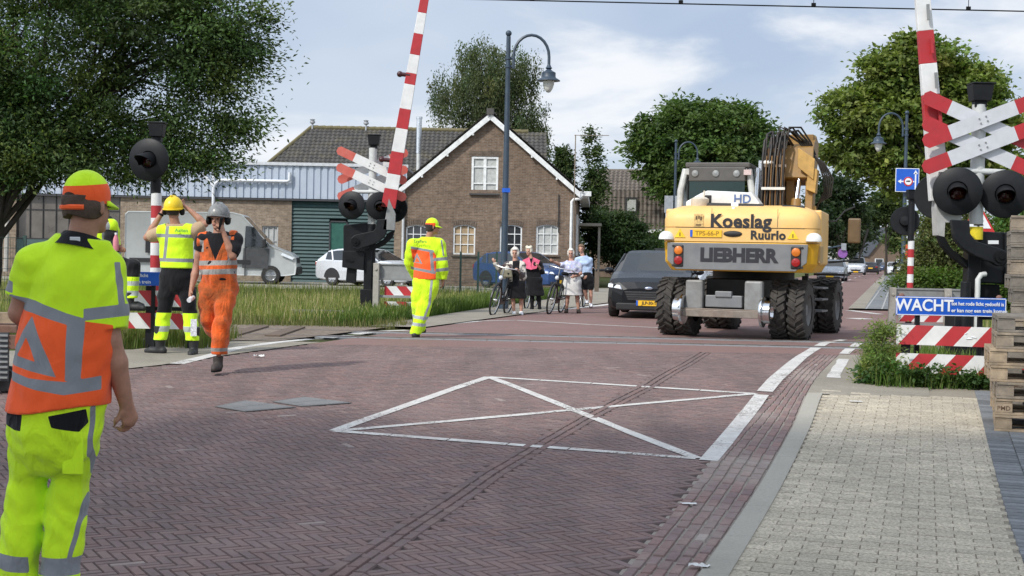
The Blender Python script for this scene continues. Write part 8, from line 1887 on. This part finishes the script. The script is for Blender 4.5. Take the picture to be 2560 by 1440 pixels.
# ------------------------------------------------------------------ bicycles, pallets, fences, covers, litter
def bicycle(label, loc, rz, lean, basket=True):
    t = thing('bicycle',label,'bicycle',loc,rz,'bicycles pushed by the women'); t.rotation_euler = (0,lean,rz)
    FR = M('bike_black',(0.015,0.016,0.018),0.35); CH = M('bike_chrome',(0.5,0.5,0.5),0.25,0.9)
    for y,nm in ((-0.56,'wheel'),(0.52,'wheel')):
        m = MB(); ring = [(0,y+0.345*math.cos(R(a)),0.345+0.345*math.sin(R(a))) for a in range(0,361,12)]; m.tube(ring,0.021,n=7,caps=False); w = m.build(nm,M_TYRE,t)
        m = MB(); ring = [(0,y+0.318*math.cos(R(a)),0.345+0.318*math.sin(R(a))) for a in range(0,361,12)]; m.tube(ring,0.010,n=5,caps=False); m.cyl((-0.04,y,0.345),(0.04,y,0.345),0.028)
        for a in range(0,360,24): m.cyl((0.02 if a%48 else -0.02,y,0.345),(0,y+0.315*math.cos(R(a)),0.345+0.315*math.sin(R(a))),0.0022,n=4)
        m.build('rim',CH,w)
        m = MB(); q = [(0,y+0.375*math.cos(R(a)),0.345+0.375*math.sin(R(a))) for a in range(10 if y < 0 else 0,171,10)]; m.tube(q,0.024,n=6); m.build('mudguard',FR,t)
    m = MB(); m.tube([(0,-0.56,0.345),(0,-0.44,0.68),(0,-0.40,0.86)],0.022,n=8); m.tube([(0,-0.40,0.80),(0,-0.22,0.42),(0,0.0,0.30)],0.022,n=8); m.tube([(0,0.0,0.30),(0,0.13,0.86)],0.018,n=8); m.tube([(0,-0.42,0.66),(0,-0.1,0.45),(0,0.06,0.52)],0.016,n=8)
    for sx in (-1,1): m.tube([(0,0.0,0.30),(sx*0.05,0.52,0.345)],0.012,n=6); m.tube([(0,0.10,0.72),(sx*0.05,0.52,0.345)],0.010,n=6)
    m.build('frame',FR,t)
    m = MB(); m.tube([(0,-0.40,0.86),(0,-0.39,1.05)],0.014,n=7); m.tube([(-0.30,-0.18,1.02),(-0.26,-0.32,1.07),(0,-0.42,1.06),(0.26,-0.32,1.07),(0.30,-0.18,1.02)],0.012,n=7); m.build('handlebar',CH,t)
    m = MB(); m.ell((0,0.20,0.93),(0.09,0.14,0.045)); m.ell((0,0.08,0.925),(0.035,0.10,0.03)); m.build('saddle',M_BLACKM,t)
    m = MB(); m.box((0,0.0,0.31),(0.03,0.44,0.16)); m.cyl((-0.14,0.0,0.16),(0.14,0.0,0.44),0.012); m.build('chain_case',FR,t,bevel=0.02)
    m = MB(); m.box((0,0.50,0.74),(0.13,0.36,0.02)); m.tube([(0.06,0.55,0.73),(0.06,0.54,0.36)],0.006,n=5); m.build('carrier',FR,t)
    m = MB(); m.ell((0,-0.50,0.84),(0.045,0.05,0.05)); m.build('headlamp',M_LAMPG,t)
    if basket: m = MB(); m.box((0,-0.60,0.98),(0.32,0.22,0.20),taper=(1.1,1.1)); m.build('front_bag',M('pannier_pale',(0.42,0.40,0.36),0.8),t,bevel=0.03)
    return t
bicycle('black bicycle held by the woman in the spotted cardigan',at_px(1249,30.1),R(-16),R(11),False)
bicycle('black bicycle half hidden behind the woman with the pink shawl',at_px(1326,34.2),R(-12),R(5),False)
bicycle('black bicycle held by the woman in the long white apron',at_px(1387,31.5),R(-16),R(11),False)
bicycle('bicycle half hidden beside the woman in black shorts',at_px(1452,35.2),R(-10),R(5),False)
# --- pallets
WOODS = [M('pallet_wood_a',(0.36,0.27,0.175),0.85,world=True,var=0.45,scale=7,dirt=(0.18,0.155,0.13),dirt_amt=0.5,bump=0.4,bscale=40),M('pallet_wood_b',(0.27,0.215,0.155),0.85,world=True,var=0.45,scale=7,dirt=(0.15,0.14,0.125),dirt_amt=0.6,bump=0.4,bscale=40),M('pallet_wood_grey',(0.19,0.165,0.135),0.9,world=True,var=0.45,scale=7,dirt=(0.11,0.105,0.095),dirt_amt=0.6,bump=0.4,bscale=40)]
ORD = ['lowest','second','third','fourth','fifth','sixth','seventh','eighth','ninth','tenth','eleventh','twelfth','topmost']
def pallet_proto(w, mark=None):
    t = thing('pallet','wooden pallet','pallet'); one = lambda nm,c,sz,bv: MB().box(c,sz).build(nm,w,t,bevel=bv)
    for k,(y,wd) in enumerate(((0.06,0.145),(0.225,0.1),(0.40,0.145),(0.575,0.1),(0.74,0.145))): one('top_board',(0.6,y,0.133),(1.2,wd,0.022),0.003)
    for x in (0.07,0.6,1.13): one('cross_board',(x,0.4,0.1115),(0.145,0.8,0.021),0.003)
    for x in (0.0725,0.6,1.1275):
        for y in (0.75,0.4,0.05):
            k_ = one('block',(x,y,0.0615),(0.145,0.10 if y != 0.4 else 0.145,0.078),0.004)
            if x < 0.1 and y < 0.1 and mark: text_part('stamp',mark,0.05,M('stamp_ink',(0.12,0.07,0.04),0.8),k_,TM(0.0725,-0.0005,0.058),0.0003)
    for y in (0.05,0.4,0.75): one('bottom_board',(0.6,y,0.011),(1.2,0.1 if y != 0.4 else 0.145,0.021),0.003)
    return t
protos = [pallet_proto(WOODS[0]),pallet_proto(WOODS[1]),pallet_proto(WOODS[2])]; used = set()
def put_pallet(kind, loc, rz, label, group):
    src = protos[kind]
    if kind in used: t = copy_thing(src)
    else: used.add(kind); t = src
    if label.startswith('second') and 'low' in label: text_part('stamp','PMD',0.055,M('stamp_ink',(0.12,0.07,0.04),0.8),t,TM(0.0725,-0.0005,0.058),0.0003)
    t.location = loc; t.rotation_euler = (0,0,rz); t['label'] = label; t['group'] = group
b0 = G(2486,1079); b1 = W(2524,770,13.5)
for k,kd in enumerate((0,0,1,0,0,1,2)):
    put_pallet(kd,(b0.x+rnd.uniform(-.02,.03)-(0.05 if k in (3,4) else 0),b0.y+rnd.uniform(-.02,.02),gz(b0.y)+0.004+k*0.1455),R(-17+rnd.uniform(-2,2)),ORD[k if k < 6 else 12]+' pallet of the low stack at the right edge','low stack of pallets')
for k in range(13):
    put_pallet(2 if k not in (12,5,9) else 1,(b1.x+rnd.uniform(-.03,.03),b1.y+rnd.uniform(-.02,.02),gz(13.5)+k*0.1455),R(-18+rnd.uniform(-3,3)),ORD[k]+' pallet of the tall grey stack behind the low stack','tall stack of pallets')
# --- drain covers
def cover(px, label):
    P = [G(*q) for q in px]; c = sum(P,Vector())/4; t = thing('drain_cover',label,'drain cover',c+Vector((0,0,0.004))); m = MB(); a,b,cc,d = [q-c for q in P]
    for q in (a,b,cc,d): q.z = gz(q.y+c.y)-c.z
    m.add([a,d,cc,b]+[q+Vector((0,0,0.006)) for q in (a,d,cc,b)],[(3,2,1,0),(4,5,6,7),(0,1,5,4),(1,2,6,5),(2,3,7,6),(3,0,4,7)]); m.build('plate',M('cast_steel',(0.125,0.125,0.122),0.6,0.2,var=0.2,scale=18,dirt=(0.13,0.12,0.115),dirt_amt=0.5),t)
    m = MB(); n = 13
    for i in range(n):
        f = (i+0.5)/n
        for g0,g1 in ((0.06,0.48),(0.52,0.94)):
            p = a.lerp(b,f)*(1-g0)+d.lerp(cc,f)*g0; q = a.lerp(b,f)*(1-g1)+d.lerp(cc,f)*g1; m.tube([p+Vector((0,0,.004)),q+Vector((0,0,.004))],0.0055,n=5)
    m.build('ribs',M('cast_steel_worn',(0.19,0.19,0.187),0.5,0.3,var=0.2),t)
cover([(537,1018),(611,1003),(740,1020),(614,1031)],'left grey ribbed steel drain cover set in the red bricks')
cover([(681,1006),(760,994),(879,1009),(755,1018)],'right grey ribbed steel drain cover set in the red bricks')
# --- litter
def litter(px, py, sz, label, flat=0.4):
    p = G(px,py); r = random.Random(px); m = MB(); n, k = 8, 5; vs = []; fs = []
    for i in range(n):
        for j in range(k): vs.append(((i/(n-1)-0.5)*sz*2+r.uniform(-.1,.1)*sz,(j/(k-1)-0.5)*sz+r.uniform(-.12,.12)*sz,max(0.002,0.01+r.uniform(0,flat)*sz*0.5)))
    for i in range(n-1):
        for j in range(k-1): o = i*k+j; fs.append((o,o+1,o+k+1,o+k))
    m.add(vs,fs); tag(m.build('litter',M('crumpled_paper',(0.66,0.66,0.64),0.6,var=0.2,scale=20),loc=p+Vector((0,0,.002)),fix=False),label,'litter')
litter(648,894,0.07,'crumpled white wrapper on the road near the orange man',0.9); litter(1748,1422,0.055,'crumpled white paper scrap by the kerb at the bottom edge',0.7); litter(1722,1263,0.05,'thin white paper strip on the red gutter bricks',0.1); litter(2140,1006,0.06,'flat white scrap on the pale paving by the weeds',0.1)
# --- fences
def mesh_fence(label, a, b, h, n, cell=0.10):
    a, b = Vector(a), Vector(b); t = thing('mesh_fence',label,'fence',a); v = b-a; L_ = v.length; G_ = M('fence_green',(0.022,0.055,0.045),0.5)
    for i in range(n+1): m = MB(); p = v*(i/n); m.box(p+Vector((0,0,h/2+0.02)),(0.06,0.06,h+0.08)); m.build('post',G_,t)
    m = MB(); k = int(L_/0.055)
    for i in range(k): p = v*((i+0.5)/k); m.tube([p+Vector((0,0,0.05)),p+Vector((0,0,h))],0.0032,n=4,caps=False)
    for j in range(int(h/0.2)+1): z = 0.06+j*0.2; m.tube([Vector((0,0,z)),v+Vector((0,0,z))],0.0045,n=4,caps=False)
    m.build('wire_mesh',G_,t)
q0, q1 = at_px(1030,46), at_px(1240,41)
mesh_fence('dark green wire mesh fence in front of the brick house',q0,q1,1.35,5)
q0, q1 = at_px(-180,25), at_px(60,26.5)
mesh_fence('dark green wire mesh fence at the far left beside the track',q0,q1,1.45,3)
def knee_fence():
    q0, q1 = Vector(at_px(1488,52)), Vector(at_px(1640,56)); t = thing('rail_fence','low dark rail fence on brown posts beside the bush','fence',q0); v = q1-q0
    for f in (0.02,0.28,0.6,0.95): m = MB(); m.box(v*f+Vector((0,0,0.42)),(0.16,0.16,0.86)); m.build('post',M('brown_post',(0.13,0.10,0.075),0.9,bump=0.3),t)
    m = MB(); m.tube([Vector((0,0,0.82)),v+Vector((0,0,0.82))],0.05); m.build('rail',M_BLACK,t)
knee_fence()
def beam():
    p = G(822,797); t = thing('timber_beam','long grey weathered timber beam lying at the edge of the grass','beam',p,R(-3)); m = MB(); m.box((0,0,0.09),(1.45,0.16,0.16)); m.build('timber',M('weathered_timber',(0.17,0.16,0.145),0.9,var=0.3,bump=0.5),t,bevel=0.012); m = MB(); m.box((-0.73,0,0.10),(0.03,0.14,0.14)); m.build('white_end',M_LETTER,t)
beam()
def trolley():
    p = W(8,800,13.0); z0 = gz(13.0); t = thing('track_trolley','rusty track trolley with a ribbed grey tread panel at the left edge','trolley',(p.x,13.0,z0)); s = 1.0
    m = MB(); m.box((-0.35,0.2,0.62),(1.0,0.5,0.07)); m.box((-0.35,-0.03,0.50),(1.0,0.06,0.14)); m.build('deck',M('rusty_deck',(0.15,0.075,0.05),0.85,var=0.4,dirt=(0.3,0.25,0.2),dirt_amt=0.3),t,bevel=0.008)
    m = MB(); m.box((0.03,-0.05,0.36),(0.09,0.03,0.46))
    for k in range(9): m.tube([(-0.005,-0.075,0.16+k*0.05),(0.075,-0.075,0.16+k*0.05)],0.012,mi=1,n=6)
    m.build('tread_panel',[M('rubber_grey',(0.05,0.055,0.06),0.6),M_GALV],t)
    for x in (-0.65,0.0): m = MB(); Mx = Matrix.Translation((x,0.1,0.13)) @ Matrix.Rotation(R(90),4,'X'); m.lathe([(0,-0.04),(0.13,-0.04),(0.13,0.0),(0.11,0.01),(0.11,0.07),(0,0.07)],Mx); m.build('wheel',M('trolley_iron',(0.035,0.032,0.03),0.6),t)
    m = MB(); m.box((-0.25,0.15,0.72),(0.7,0.12,0.10),rot=(0,0,0.1)); m.build('plank',WOODS[0],t); m = MB(); m.box((-0.36,-0.06,0.28),(0.62,0.02,0.40)); m.build('side_board',WOODS[1],t)
trolley()
def cyclist():
    d = 146; q = at_px(2238,d); bicycle('dark bicycle ridden away in front of the far white car',q,R(170),0,False)
    p = Person('far cyclist in dark clothes riding beside the parked white car',2238,d,1.75,(0.25,1),(0.25,1),res=0.028); s = p.L.s/100
    X = lambda x,z,y=0: V3(x,y,z)
    p.J = dict(head=X(0,1.62),neck=X(0,1.44),sha=X(-.19,1.38),shb=X(.19,1.38),ela=X(-.25,1.15,.15),wra=X(-.25,1.06,.38),elb=X(.25,1.15,.15),wrb=X(.25,1.06,.38),hipa=X(-.1,.95),hipb=X(.1,.95),kna=X(-.12,.62,.30),knb=X(.12,.75,.34),ana=X(-.12,.22,.05),anb=X(.12,.42,.08),toa=X(-.12,.2,.3),tob=X(.12,.4,.3))
    p.make(); p.skin_mesh(); j = Body(); j.p = p.torso.p+p.arms.p; p.wear('jacket',j,_mats['black_jacket'],0.02,None,None); l = Body(); l.p = p.legs.p[:8]; p.wear('trousers',l,_mats['black_polo'],0.02,None,None); p.shoes(M_BLACKM); p.hair(M('dark_hair'),lambda f,u,l: np.maximum(np.maximum(f-0.02,-0.07-u),u-0.2),0.006)
cyclist()
